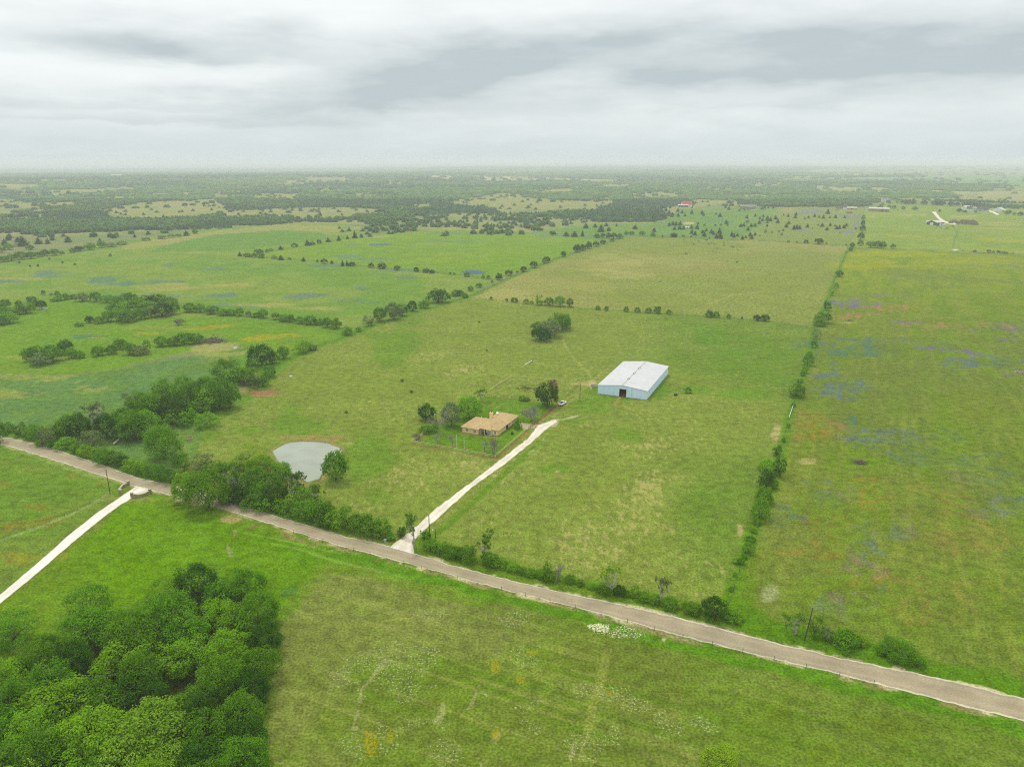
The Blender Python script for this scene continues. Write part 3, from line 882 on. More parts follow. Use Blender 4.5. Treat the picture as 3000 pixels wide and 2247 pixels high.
# pale crushed stone along the road
strip([(p[0], p[1] - 2) for p in ROAD_N[2:11]], 0.9, (208, 204, 170), 0.75, patchy=0.45, ragged=1.0, seed=1)
strip([(p[0], p[1] - 3) for p in ROAD_N[11:]], 1.1, (232, 222, 190), 0.95, patchy=0.8, ragged=0.9, seed=2)
strip([(p[0], p[1] + 3) for p in ROAD_S[2:9]], 0.9, (204, 196, 160), 0.75, patchy=0.5, ragged=1.0, seed=3)
strip([(p[0], p[1] + 4) for p in ROAD_S[8:]], 1.2, (228, 216, 184), 0.95, patchy=0.85, ragged=0.8, seed=4)
strip([(p[0], p[1] + 11) for p in ROAD_S[8:]], 1.2, (172, 156, 116), 0.7, patchy=0.7, ragged=0.8, seed=6)
strip([(2100, 1836), (2300, 1890), (2400, 1914), (2560, 1948)], 0.7, (120, 104, 82), 0.6, patchy=0.6, ragged=0.9, seed=7)
flowers('8', 1800, 780, 230, 66, (275, 268, 250), 0.52, wob=1.2, size=6, seed=21)
flowers('8', 1690, 748, 90, 36, (280, 273, 255), 0.64, wob=1.1, size=4, seed=22)
tintblob('8', 2090, 825, 20, 14, (222, 210, 182), 1.0, wob=0.5, size=4)
tintblob('4', 1180, 960, 130, 36, (214, 206, 160), 0.8, wob=0.9, size=3, seed=23)
# ---- pond bank, yard, tracks
pondm = polydist(POND + [POND[0]], 30)
paint(1 - sm(pondm, 0.8, 2.6 + 1.5 * (n8 - 0.5)), alb(186, 164, 118), 0.9)
for b in ((1880, 585, 190, 18), (2000, 600, 90, 18), (1640, 780, 30, 50)):
    tintblob('4', *b, (178, 158, 104), 0.85, wob=0.9, size=4)
tintblob('5', 40, 620, 60, 12, (186, 182, 128), 0.8, size=6)
tintblob('4', 1580, 312, 125, 26, (184, 142, 112), 1.0, wob=0.6, size=5)
tintblob('4', 1480, 290, 90, 30, (178, 158, 116), 0.7, wob=0.7, size=5)
tintblob('4', 800, 660, 130, 60, (112, 152, 92), 0.6, wob=0.9, size=7)
paint(inpoly(PXs, PYs, pl('Y', 105, 1015, 1070, 1190, 1440, 870, 1520, 800, 1800, 575, 1530, 540, 975, 480, 700, 600, 270, 900)), alb(112, 158, 30), 0.85)
ST[inpoly(PXs, PYs, pl('Y', 105, 1015, 1070, 1190, 1440, 870, 1790, 580, 1530, 540, 975, 480, 270, 900))] = 0.05
paint(blob('Y', 1150, 560, 320, 110, size=10), alb(124, 160, 60), 0.6)
strip(pl('Y', 105, 1035, 600, 1125, 1080, 1205, 1250, 1060, 1440, 890), 0.9, (164, 138, 92), 0.85, ragged=0.6)
strip(pl('Y', 1530, 800, 1660, 690, 1790, 580), 1.0, (150, 110, 84), 0.85, ragged=0.5)
strip(pl('Y', 170, 1000, 270, 910), 0.8, (160, 136, 92), 0.8)
strip(pl('Y', 975, 478, 1280, 505, 1530, 540), 0.8, (178, 150, 104), 0.8, patchy=0.4)
for x_, y_ in ((405, 1035), (578, 1052), (725, 1078), (945, 1125), (935, 540)):
    tintblob('Y', x_, y_, 34, 13, (176, 140, 92), 0.9, wob=0.25)
tintblob('Y', 690, 905, 40, 14, (150, 134, 96), 0.8, wob=0.5, size=3)
strip(pl('Y', 690, 905, 870, 935, 1050, 960, 1120, 952), 0.7, (170, 140, 92), 0.8, ragged=0.6)
for q in (pl('Y', 985, 610, 1060, 560), pl('Y', 1060, 620, 1160, 565)):
    strip(q, 0.5, (172, 178, 96), 0.7)
strip(pl('Y', 1085, 375, 1180, 315, 1260, 262), 0.8, (178, 182, 108), 0.45, patchy=0.5)
# barn yard
tintblob('B', 560, 505, 90, 56, (222, 206, 170), 1.0, wob=0.6, size=5)
tintblob('B', 400, 500, 150, 18, (206, 184, 140), 0.9, wob=0.5, size=5)
strip(pl('2', 1345, 1145, 1360, 1190, 1420, 1270, 1480, 1330, 1520, 1390), 0.45, (192, 188, 124), 0.6, ragged=0.8)
for o_ in (0, 14):
    strip(pl('B', 500 - o_, 520 + o_, 300 - o_, 700 + o_, 100 - o_, 880 + o_, 0, 970), 0.45, (176, 172, 104), 0.7, ragged=0.5)
    strip(pl('B', 590 + o_, 430, 700 + o_, 330, 820 + o_, 240), 0.45, (170, 172, 104), 0.55, ragged=0.5)
strip(pl('B', 935, 690, 870, 785), 0.7, (196, 170, 112), 0.85, ragged=0.7)
strip(pl('B', 945, 690, 920, 780), 0.5, (190, 176, 120), 0.6, ragged=0.9)
strip(pl('B', -60, 1040, 60, 1010, 220, 985, 330, 960, 480, 930), 0.9, (226, 218, 188), 0.9, patchy=0.7, ragged=0.9, seed=8)
tintblob('B', 20, 1050, 60, 60, (226, 216, 188), 0.9, wob=0.9, size=3)
strip([(1250, 1590), (1420, 1440), (1520, 1350), (1600, 1280)], 1.5, (112, 160, 40), 0.7, ragged=0.5, straw=0.1)
for q in ([(1604, 1270), (1570, 1310), (1530, 1345)], [(1600, 1290), (1570, 1330)]):
    strip(q, 0.7, (206, 202, 160), 0.5, patchy=0.9, ragged=1.0, seed=9)
strip(pl('3', 1640, 590, 1650, 540, 1670, 500, 1640, 460), 1.3, (116, 146, 56), 0.7)
strip(pl('3', 170, 930, 300, 880, 500, 858, 700, 858, 880, 880), 2.0, (186, 178, 116), 0.5)
ST[:] = np.clip(ST, 0, 0.9)

# ---- one sheet: fan of rows out to the horizon, closed behind the camera
back = np.array([[-40000, -3000, 0], [40000, -3000, 0]])
co = np.column_stack([gx, gy, gz])
nv = len(co)
first = np.arange(NU)
ii, jj = np.meshgrid(np.arange(ND - 1), np.arange(NU - 1), indexing='ij')
a = (ii * NU + jj).ravel()
quad = np.column_stack([a, a + 1, a + NU + 1, a + NU])
brow = np.column_stack([np.linspace(-60000, 60000, NU), np.full(NU, -4000.0), np.zeros(NU)])
co = np.vstack([co, brow])
j = np.arange(NU - 1)
quad = np.vstack([quad, np.column_stack([nv + j, nv + j + 1, j + 1, j])])
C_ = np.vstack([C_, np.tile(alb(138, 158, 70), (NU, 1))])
STa = np.concatenate([ST, np.full(NU, 0.1)])
FA2 = np.concatenate([FA, np.zeros(NU)])
FC2 = np.vstack([FC, FC[:NU]])
STC2 = np.vstack([STC, STC[:NU]])
me = bpy.data.meshes.new('ground')
me.vertices.add(len(co))
me.vertices.foreach_set('co', co.astype(np.float32).ravel())
me.loops.add(quad.size)
me.loops.foreach_set('vertex_index', quad.astype(np.int32).ravel())
me.polygons.add(len(quad))
me.polygons.foreach_set('loop_start', np.arange(0, quad.size, 4, dtype=np.int32))
me.polygons.foreach_set('loop_total', np.full(len(quad), 4, dtype=np.int32))
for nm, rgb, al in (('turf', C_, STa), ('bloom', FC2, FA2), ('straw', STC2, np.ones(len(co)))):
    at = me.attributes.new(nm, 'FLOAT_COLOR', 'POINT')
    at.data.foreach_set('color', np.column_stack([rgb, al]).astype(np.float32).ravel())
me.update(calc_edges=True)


def ground_material():
    m = bpy.data.materials.new('turf')
    m.use_nodes = True
    t = NT(m.node_tree)
    o = t.n('ShaderNodeOutputMaterial')
    at = t.n('ShaderNodeAttribute', {'attribute_name': 'turf'})
    fl = t.n('ShaderNodeAttribute', {'attribute_name': 'bloom'})
    sc = t.n('ShaderNodeAttribute', {'attribute_name': 'straw'})
    co = t.n('ShaderNodeTexCoord').outputs['Object']
    nf = t.noise(co, 1.6, 3.0, 0.65)       # tufts
    nm = t.noise(co, 0.30, 4.0, 0.62)      # clumps of several metres
    nl = t.noise(co, 0.05, 3.0, 0.55)
    wv = t.n('ShaderNodeMapping', {}, Vector=co)
    wv.inputs['Rotation'].default_value = (0, 0, R(25))
    wv.inputs['Scale'].default_value = (1.0, 0.45, 1.0)
    ns = t.noise(wv.outputs[0], 0.5, 6.0, 0.80)   # straw flecks
    nb = t.noise(co, 1.9, 4.0, 0.75)               # flowers
    val = t.math('MULTIPLY', t.ramp(nf, 0.30, 0.70, 0.62, 1.34), t.ramp(nm, 0.30, 0.70, 0.76, 1.22))
    val = t.math('MULTIPLY', val, t.ramp(nl, 0.3, 0.7, 0.92, 1.08))
    c0 = t.n('ShaderNodeMix', {'data_type': 'RGBA', 'blend_type': 'MULTIPLY'})
    t.set(c0, 'i0', 1.0)
    t.set(c0, 'i6', at.outputs['Color'])
    t.set(c0, 'i7', t.n('ShaderNodeCombineColor', Red=val, Green=val, Blue=val))
    lush = t.mix(t.ramp(nm, 0.52, 0.66, 0.0, 0.35), c0.outputs[2], t.n('ShaderNodeMix', {'data_type': 'RGBA', 'blend_type': 'MULTIPLY'}, i0=1.0, i6=c0.outputs[2], i7=(0.72, 0.92, 0.55, 1)).outputs[2])
    thr = t.math('SUBTRACT', 0.79, t.math('MULTIPLY', at.outputs['Alpha'], 0.62))
    sm_ = t.ramp(t.math('SUBTRACT', ns, thr), -0.05, 0.09)
    scol = t.mix(t.ramp(nf, 0.3, 0.7), sc.outputs['Color'], t.n('ShaderNodeMix', {'data_type': 'RGBA', 'blend_type': 'MULTIPLY'}, i0=1.0, i6=sc.outputs['Color'], i7=(1.2, 1.17, 1.1, 1)).outputs[2])
    c1 = t.mix(t.math('MULTIPLY', sm_, 0.60), lush, scol)
    thf = t.math('SUBTRACT', 0.80, t.math('MULTIPLY', fl.outputs['Alpha'], 0.52))
    fm = t.ramp(t.math('SUBTRACT', nb, thf), -0.02, 0.08)
    c2 = t.mix(t.math('MULTIPLY', fm, t.ramp(fl.outputs['Alpha'], 0.0, 0.1, 0.0, 0.9)), c1, fl.outputs['Color'])
    hgt = t.math('ADD', t.math('MULTIPLY', nf, 0.25), t.math('MULTIPLY', nm, 0.75))
    b = t.n('ShaderNodeBump', Height=hgt, Strength=0.7, Distance=0.5)
    d = t.n('ShaderNodeBsdfDiffuse', Color=c2, Normal=b.outputs[0])
    t.set(o, 'Surface', d)
    return m


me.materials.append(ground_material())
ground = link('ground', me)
tag(ground, 'green pasture land with flowers and dry straw running to the horizon', 'ground', kind='structure')


# ================================================================== ROADS, DRIVES, POND
def resample(pts, n):
    P = np.array([G(*p) for p in pts])
    L = np.concatenate([[0], np.cumsum(np.hypot(*(P[1:] - P[:-1]).T))])
    q = np.linspace(0, L[-1], n)
    return np.column_stack([np.interp(q, L, P[:, 0]), np.interp(q, L, P[:, 1])])


def ribbon(name, left, right, n, m, z, matl, rag=0.25, seed=0, crown=0.0, ext=0.0):
    A, B = resample(left, n), resample(right, n)
    D = (B - A) / np.hypot(*(B - A).T)[:, None] * ext
    A, B = A - D, B + D
    ra = (fbm(A[:, 0], A[:, 1], 2.5, 80 + seed, 3) - 0.5) * 2 * rag
    rb = (fbm(B[:, 0], B[:, 1], 2.5, 81 + seed, 3) - 0.5) * 2 * rag
    D = (B - A) / np.hypot(*(B - A).T)[:, None]
    A, B = A - D * ra[:, None], B + D * rb[:, None]
    V, Fc, UV = [], [], []
    for i in range(n):
        for k in range(m):
            w = k / (m - 1)
            p = A[i] * (1 - w) + B[i] * w
            V.append((p[0], p[1], z + crown * (1 - (2 * w - 1) ** 2)))
            UV.append(w)
    for i in range(n - 1):
        for k in range(m - 1):
            b = i * m + k
            Fc.append((b, b + 1, b + m + 1, b + m))
    me = bpy.data.meshes.new(name)
    me.from_pydata(V, [], Fc)
    at = me.attributes.new('across', 'FLOAT', 'POINT')
    at.data.foreach_set('value', UV)
    me.materials.append(matl)
    me.update()
    if me.polygons[0].normal.z < 0:
        me.flip_normals()
    return link(name, me)


def gravel_material(name, c_mid, c_edge, c_track, fine=2.5, e0=0.40, e1=0.52):
    m = bpy.data.materials.new(name)
    m.use_nodes = True
    t = NT(m.node_tree)
    o = t.n('ShaderNodeOutputMaterial')
    w = t.n('ShaderNodeAttribute', {'attribute_name': 'across'}).outputs['Fac']
    co = t.n('ShaderNodeTexCoord').outputs['Object']
    n1, n2, n3 = t.noise(co, fine, 4.0, 0.65), t.noise(co, 0.12, 4.0, 0.6), t.noise(co, 0.6, 3.0, 0.6)
    wob = t.math('ADD', w, t.math('MULTIPLY', t.math('SUBTRACT', n3, 0.5), 0.10))
    tr = t.math('COSINE', t.math('MULTIPLY', wob, 4 * math.pi * 1.0))
    tr = t.ramp(tr, 0.3, -0.9)
    c = t.mix(t.math('MULTIPLY', tr, 0.7), tuple(c_mid) + (1,), tuple(c_track) + (1,))
    e = t.math('ADD', t.math('ABSOLUTE', t.math('SUBTRACT', wob, 0.5)), t.math('MULTIPLY', t.math('SUBTRACT', t.noise(co, 0.28, 3.0, 0.6), 0.5), 0.13))
    c = t.mix(t.ramp(e, e0, e1), c, tuple(c_edge) + (1,))
    f = t.math('MULTIPLY', t.ramp(n1, 0.25, 0.75, 0.84, 1.16), t.ramp(n2, 0.3, 0.7, 0.88, 1.12))
    mm = t.n('ShaderNodeMix', {'data_type': 'RGBA', 'blend_type': 'MULTIPLY'})
    t.set(mm, 'i0', 1.0)
    t.set(mm, 'i6', c)
    t.set(mm, 'i7', t.n('ShaderNodeCombineColor', Red=f, Green=f, Blue=f))
    b = t.n('ShaderNodeBump', Height=n1, Strength=0.5, Distance=0.08)
    t.set(o, 'Surface', t.n('ShaderNodeBsdfDiffuse', Color=mm.outputs[2], Normal=b.outputs[0]))
    return m


M_ROAD = gravel_material('road_gravel', (0.300, 0.248, 0.158), (0.50, 0.445, 0.325), (0.335, 0.283, 0.188), 2.5, 0.405, 0.46)
M_LIME = gravel_material('limestone', (0.58, 0.52, 0.41), (0.50, 0.45, 0.33), (0.66, 0.61, 0.51))
M_LIME2 = gravel_material('white_limestone', (0.66, 0.61, 0.52), (0.52, 0.47, 0.36), (0.72, 0.68, 0.60))
rd_o = ribbon('road', ROAD_N, ROAD_S, 700, 11, 0.03, M_ROAD, 0.55, 1, 0.05, 0.65)
tag(rd_o, 'grey brown gravel country road crossing the whole view', 'road', kind='structure')
d1 = ribbon('driveway', DRIVE_L, DRIVE_R, 120, 7, 0.045, M_LIME, 0.55, 2, 0.03)
tag(d1, 'pale limestone driveway from the road up to the tan brick house', 'driveway', kind='structure')
d2 = ribbon('driveway', GATE_L, GATE_R, 90, 7, 0.045, M_LIME2, 0.35, 3, 0.03)
tag(d2, 'white limestone driveway curving off between the two stone walls', 'driveway', kind='structure')


def sheet(name, pts, z, matl):
    P = [G(*p) for p in pts]
    bm = bmesh.new()
    f = bm.faces.new([bm.verts.new((p[0], p[1], z)) for p in P])
    if f.normal.z < 0:
        f.normal_flip()
    bmesh.ops.triangulate(bm, faces=bm.faces[:])
    bm.normal_update()
    me = bpy.data.meshes.new(name)
    bm.to_mesh(me)
    bm.free()
    me.update()
    if me.polygons[0].normal.z < 0:
        me.flip_normals()
    me.materials.append(matl)
    return link(name, me)


M_CONC = mat('concrete', alb(206, 190, 166), 0.9, 0.12, 1.2)
tag(sheet('concrete_apron', pl('Y', 1268, 792, 1368, 784, 1560, 812, 1520, 845, 1442, 862, 1370, 852), 0.05, M_CONC),
    'pale concrete parking apron between the garage and the yard gate', 'apron', kind='structure')
tag(sheet('limestone_pad', [(404, 1449), (386, 1436), (400, 1426), (424, 1428), (446, 1434), (436, 1440)], 0.07, M_LIME2),
    'pale apron where the white driveway meets the road', 'driveway', kind='structure')


def smooth_ring(pts, n=96):
    P = np.array([G(*p) for p in pts])
    k = len(P)
    o_ = []
    for i in range(n):
        u = i / n * k
        a, f = int(u), u - int(u)
        o_.append(P[a] * (1 - f) + P[(a + 1) % k] * f)
    o_ = np.array(o_)
    c_ = o_.mean(0)
    w_ = 1 + (fbm(o_[:, 0], o_[:, 1], 5.0, 58, 3) - 0.5) * 0.07
    return c_ + (o_ - c_) * w_[:, None]


def pond():
    ring = smooth_ring(POND)
    m = bpy.data.materials.new('pond_water')
    m.use_nodes = True
    t = NT(m.node_tree)
    o = t.n('ShaderNodeOutputMaterial')
    co = t.n('ShaderNodeTexCoord').outputs['Object']
    n1, n2 = t.noise(co, 1.4, 3.0, 0.6), t.noise(co, 0.08, 3.0, 0.6)
    c = t.mix(t.ramp(n2, 0.3, 0.7), (0.25, 0.27, 0.205, 1), (0.31, 0.335, 0.265, 1))
    b = t.n('ShaderNodeBump', Height=n1, Strength=0.25, Distance=0.05)
    p = t.n('ShaderNodeBsdfPrincipled', Base_Color=c, Roughness=0.18, IOR=1.33, Normal=b.outputs[0])
    t.set(o, 'Surface', p)
    c0 = ring.mean(0)
    V = [(p[0], p[1], 0.06) for p in ring] + [(c0[0], c0[1], 0.06)]
    n = len(ring)
    Fc = [(i, (i + 1) % n, n) for i in range(n)]
    me = bpy.data.meshes.new('pond')
    me.from_pydata(V, [], Fc)
    me.materials.append(m)
    me.update()
    if me.polygons[0].normal.z < 0:
        me.flip_normals()
    tag(link('pond', me), 'murky grey green stock pond with a muddy bank', 'pond', kind='structure')
    # the worn earth bank round it
    V, Fc = [], []
    wd = 1.0 + 2.4 * fbm(ring[:, 0], ring[:, 1], 6, 55, 3)
    for k, (s, z) in enumerate(((0.995, 0.02), (1.0, 0.30), (1.0, 0.26), (1.0, 0.0))):
        for i, p in enumerate(ring):
            d = p - c0
            d = d / np.hypot(*d)
            off = (0.0, 0.15 * wd[i], 0.35 * wd[i], 0.7 * wd[i])[k]
            q = (p - c0) * s + c0 + d * off
            V.append((q[0], q[1], z * (0.5 + wd[i] * 0.35)))
    for k in range(3):
        for i in range(n):
            j_ = (i + 1) % n
            Fc.append((k * n + i, k * n + j_, (k + 1) * n + j_, (k + 1) * n + i))
    me = bpy.data.meshes.new('pond_bank')
    me.from_pydata(V, [], Fc)
    me.materials.append(mat('bank_earth', alb(178, 160, 118), 0.95, 0.3, 0.5, col2=alb(128, 152, 62), c2amt=0.16))
    me.update()
    if sum(p.normal.z for p in me.polygons) < 0:
        me.flip_normals()
    tag(link('pond_bank', me), 'bare earth bank around the stock pond', 'bank', kind='structure')


pond()
# ================================================================== TREES
def rdir(r, n, zmin=-1.0):
    z = r.uniform(zmin, 1, n)
    a = r.uniform(0, 2 * np.pi, n)
    q = np.sqrt(1 - z * z)
    return np.column_stack([q * np.cos(a), q * np.sin(a), z])


def leaf_quads(r, P, N, size, jitter=0.75, slim=0.62):
    n = len(P)
    N = N + r.normal(0, jitter, (n, 3)) + np.array([0, 0, 0.45])
    N /= np.linalg.norm(N, axis=1)[:, None]
    T = np.cross(N, r.normal(0, 1, (n, 3)))
    T /= np.maximum(np.linalg.norm(T, axis=1), 1e-6)[:, None]
    B = np.cross(N, T)
    s = size * r.uniform(0.6, 1.35, n)[:, None] * 0.5
    V = np.empty((n, 4, 3))
    V[:, 0] = P - T * s
    V[:, 1] = P + B * s * slim - T * s * 0.15
    V[:, 2] = P + T * s
    V[:, 3] = P - B * s * slim + T * s * 0.15
    return V.reshape(-1, 3)


def lobes_to_quads(r, lobes, leaf, dens, core=None):
    Ps, Ns = [], []
    for (c_, rad) in lobes:
        k = max(6, int(4 * np.pi * rad * rad * dens / (leaf * leaf)))
        d = rdir(r, k, -0.75)
        q = r.uniform(0.62, 1.0, k) ** 0.5 * (1 + 0.16 * r.normal(0, 1, k))
        P = np.array(c_) + d * rad * q[:, None]
        out_ = P - np.array([0, 0, 0.42])
        keep = (d * out_).sum(1) > -0.12
        keep &= P[:, 2] > 0.01
        Ps.append(P[keep])
        Ns.append(d[keep])
    if core:
        k = int(core[2] * dens / (leaf * leaf))
        d = rdir(r, k)
        P = np.array(core[0]) + d * np.array(core[1]) * r.uniform(0.55, 1.0, k)[:, None]
        Ps.append(P)
        Ns.append(d)
    return np.vstack(Ps), np.vstack(Ns)


def crown(kind, seed, leaf, dens=1.0):
    """leaf cloud in a unit box: x, y in -0.5..0.5, z in 0..1"""
    r = np.random.default_rng(seed * 977 + len(kind))
    lob, core = [], None
    if kind == 'oak':
        n = 64
        tilt = r.uniform(0, 6.28)
        for d in rdir(r, n, -0.30):
            k = 1 + 0.16 * math.sin(2 * math.atan2(d[1], d[0]) + tilt)
            rad = r.uniform(0.070, 0.125)
            e = r.uniform(0.80, 1.10)
            lob.append(((d[0] * 0.37 * k * e, d[1] * 0.37 * k * e, 0.50 + d[2] * (0.36 if d[2] > 0 else 0.26) * e), rad))
        core = ((0, 0, 0.5), (0.33, 0.33, 0.31), 0.9)
    elif kind == 'elm':
        n = 44
        for i in range(n):
            z = r.uniform(0.26, 0.95)
            w = 0.34 * math.sin(math.pi * min(1, (z - 0.12) / 0.92)) ** 0.7
            a = r.uniform(0, 6.28)
            q = w * math.sqrt(r.uniform(0.25, 1.0))
            lob.append(((q * math.cos(a), q * math.sin(a), z), r.uniform(0.06, 0.12)))
        core = ((0, 0, 0.55), (0.22, 0.22, 0.30), 0.45)
    elif kind == 'bush':
        n = 42
        for d in rdir(r, n, 0.0):
            rad = r.uniform(0.075, 0.135)
            e = r.uniform(0.75, 1.05)
            lob.append(((d[0] * 0.37 * e, d[1] * 0.37 * e, 0.22 + d[2] * 0.62 * e), rad))
        core = ((0, 0, 0.30), (0.34, 0.34, 0.36), 0.8)
    elif kind == 'willow':
        n = 34
        for i in range(n):
            a, z = r.uniform(0, 6.28), r.uniform(0.2, 0.95)
            q = 0.40 * math.sqrt(r.uniform(0.1, 1)) * (1.05 - 0.55 * max(0, z - 0.5) * 2)
            lob.append(((q * math.cos(a), q * math.sin(a), z), r.uniform(0.06, 0.11)))
    elif kind == 'cedar':
        k = int(2.6 * dens / (leaf * leaf))
        z = 1 - np.sqrt(r.uniform(0, 1, k)) * 0.97
        a = r.uniform(0, 6.28, k)
        ph = r.uniform(0, 6.28, 4)
        w = 0.46 * (1 - z) ** 0.72 * (1 + 0.14 * np.sin(3 * a + ph[0] + z * 9) + 0.10 * np.sin(7 * a + ph[1] - z * 17) + 0.08 * np.sin(z * 40 + ph[2]))
        w *= r.uniform(0.55, 1.0, k) ** 0.4
        P = np.column_stack([w * np.cos(a), w * np.sin(a), z])
        N = np.column_stack([np.cos(a), np.sin(a), np.full(k, 0.5)])
        V = leaf_quads(r, P, N, leaf, 0.6)
        m = 9
        rg = [(0.30 * math.cos(6.2832 * i / m), 0.30 * math.sin(6.2832 * i / m), 0.02) for i in range(m)]
        core_ = [q for i in range(m) for q in (rg[i], rg[(i + 1) % m], (0.012, 0, 0.93), (0, 0, 0.93))]
        return np.vstack([V, np.array(core_)])
    P, N = lobes_to_quads(r, lob, leaf, dens, core)
    zl = {'oak': 0.07, 'elm': 0.10, 'bush': 0.0, 'willow': 0.03}[kind]
    zb, zt = np.percentile(P[:, 2], (0.5, 99.7))
    P[:, 2] = np.maximum(zl + (P[:, 2] - zb) * (0.985 - zl) / (zt - zb), 0.01)
    xr = np.percentile(np.abs(P[:, :2]), 99.3)
    P[:, :2] *= 0.5 / xr
    return leaf_quads(r, P, N, leaf, 0.32 if kind != 'willow' else 0.8, 0.62 if kind != 'willow' else 0.35)


def limbs(mb, r, p, d, length, rad, level, tips, spread=0.6, up=0.15, nsub=3, kids=(2, 3), thin=0.58):
    d = Vector(d).normalized()
    p = Vector(p)
    for i in range(nsub):
        q = p + d * (length / nsub)
        r1 = rad * (1 - 0.45 * (i + 1) / nsub)
        mb.tube(p, q, rad * (1 - 0.45 * i / nsub), r1, 6 if level > 2 else (4 if level > 1 else 3), cap=False)
        d = (d + Vector(r.normal(0, 0.16, 3)) + Vector((0, 0, up * 0.4))).normalized()
        p = q
    if level <= 1:
        tips.append((tuple(p), rad))
        return
    for k in range(int(r.integers(kids[0], kids[1] + 1))):
        nd = (d + Vector(r.normal(0, spread, 3)) + Vector((0, 0, up))).normalized()
        limbs(mb, r, p, nd, length * r.uniform(0.62, 0.85), rad * thin, level - 1, tips, spread, up, nsub, kids, thin)
    if level > 2:
        nd = (d + Vector(r.normal(0, spread * 1.3, 3))).normalized()
        limbs(mb, r, p - d * length * 0.4, nd, length * 0.6, rad * 0.42, level - 2, tips, spread, up, nsub, kids, thin)


def fit(mb, tips=None, zmax=1.0, w=0.5):
    V = np.array(mb.v)
    s = zmax / V[:, 2].max()
    sx = w / np.percentile(np.abs(V[:, :2]), 99)
    mb.v = [(x * sx, y * sx, z * s) for x, y, z in mb.v]
    return [((p[0] * sx, p[1] * sx, p[2] * s), q) for p, q in tips] if tips else None


def trunk_plain(seed):
    r = np.random.default_rng(seed + 500)
    mb = MB()
    mb.tube((0, 0, 0), (0.005, 0.0, 0.18), 0.032, 0.024, 7)
    tips = []
    for k in range(5):
        a = 6.28 * k / 5 + r.uniform(-0.4, 0.4)
        limbs(mb, r, (0.005, 0, 0.17), (math.cos(a) * 0.8, math.sin(a) * 0.8, 0.9), 0.22, 0.018, 2, tips, 0.4, 0.2)
    return mb.mesh('trunk', M_BARK)


POOL = {}
LODS = {'H': 0.034, 'M': 0.062, 'L': 0.16}


def pool(kind, lod):
    k = (kind, lod)
    if k in POOL:
        return POOL[k]
    leaf = LODS[lod]
    n = {'H': 6, 'M': 6, 'L': 5}[lod]
    items = []
    for s in range(n):
        if kind in ('sparse', 'bare', 'twiggy'):
            r = np.random.default_rng(s * 31 + 5 + len(kind))
            mb, tips = MB(), []
            if kind == 'sparse':
                for q in range(3):
                    a = r.uniform(0, 6.28)
                    limbs(mb, r, (0, 0, 0), (0.25 * math.cos(a), 0.25 * math.sin(a), 1.0), 0.34, 0.020, 4, tips, 0.42, 0.30)
            elif kind == 'bare':
                limbs(mb, r, (0, 0, 0), (r.normal(0, 0.1), r.normal(0, 0.1), 1.0), 0.28, 0.026, 6, tips, 0.70, 0.12, 2, (2, 3), 0.70)
            else:
                for q in range(6):
                    a = q * 1.05 + r.uniform(-0.3, 0.3)
                    limbs(mb, r, (0, 0, 0), (0.75 * math.cos(a), 0.75 * math.sin(a), 0.9), 0.22, 0.012, 5, tips, 0.55, 0.22, 2, (3, 3), 0.76)
            tips = fit(mb, tips, 0.97, 0.46)
            tm = mb.mesh('branches', M_BARK)
            cm = None
            if kind == 'sparse':
                lob = []
                for p, _ in tips:
                    if p[2] > 0.26 and r.uniform() < 0.75:
                        lob.append((p, r.uniform(0.05, 0.10)))
                Ps, Ns = [], []
                for c_, rad in lob:
                    kk = int(4 * np.pi * rad * rad * 0.75 / (leaf * leaf)) + 3
                    d = rdir(r, kk)
                    Ps.append(np.array(c_) + d * rad * r.uniform(0.3, 1.05, kk)[:, None])
                    Ns.append(d)
                cm = quads_mesh('crown', leaf_quads(r, np.vstack(Ps), np.vstack(Ns), leaf), M_LEAF)
            items.append((cm, tm))
        else:
            cm = quads_mesh('crown', crown(kind, s, leaf, 1.5 if lod == 'L' else 1.25), M_LEAF)
            items.append((cm, trunk_plain(s) if lod != 'L' else None))
    POOL[k] = items
    return items


TONE = {'d': (0.046, 0.130, 0.007), 'm': (0.112, 0.258, 0.009), 'b': (0.165, 0.345, 0.010), 'l': (0.225, 0.375, 0.020),
        'g': (0.185, 0.255, 0.085), 'c': (0.040, 0.092, 0.024), 'y': (0.26, 0.24, 0.21), 'v': (0.17, 0.13, 0.14), 'r': (0.22, 0.12, 0.08)}
TWORD = {'d': 'dark green', 'm': 'mid green', 'b': 'bright green', 'l': 'lime green', 'g': 'grey green', 'c': 'dark green', 'y': 'bare grey', 'v': 'bare purplish', 'r': 'reddish brown'}
KWORD = {'oak': ('oak_tree', 'rounded tree', 'tree'), 'elm': ('elm_tree', 'upright tree', 'tree'), 'bush': ('shrub', 'bush', 'shrub'),
         'willow': ('willow_tree', 'feathery tree', 'tree'), 'cedar': ('cedar_tree', 'conical cedar', 'cedar'),
         'sparse': ('thin_tree', 'thin pale tree', 'tree'), 'bare': ('bare_tree', 'leafless tree', 'tree'), 'twiggy': ('twiggy_shrub', 'leafless shrub', 'shrub')}
ORD = 'first second third fourth fifth sixth seventh eighth ninth tenth eleventh twelfth thirteenth fourteenth fifteenth sixteenth seventeenth eighteenth nineteenth twentieth'.split()
ORD += ['twenty-' + w for w in ORD[:9]] + ['thirtieth'] + ['thirty-' + w for w in ORD[:9]] + ['fortieth'] + ['forty-' + w for w in ORD[:9]] + ['fiftieth']
BARKS = {'pale': (0.40, 0.37, 0.32), 'brown': (0.13, 0.105, 0.08), 'grey': (0.26, 0.24, 0.21)}
N_TREE = [0]


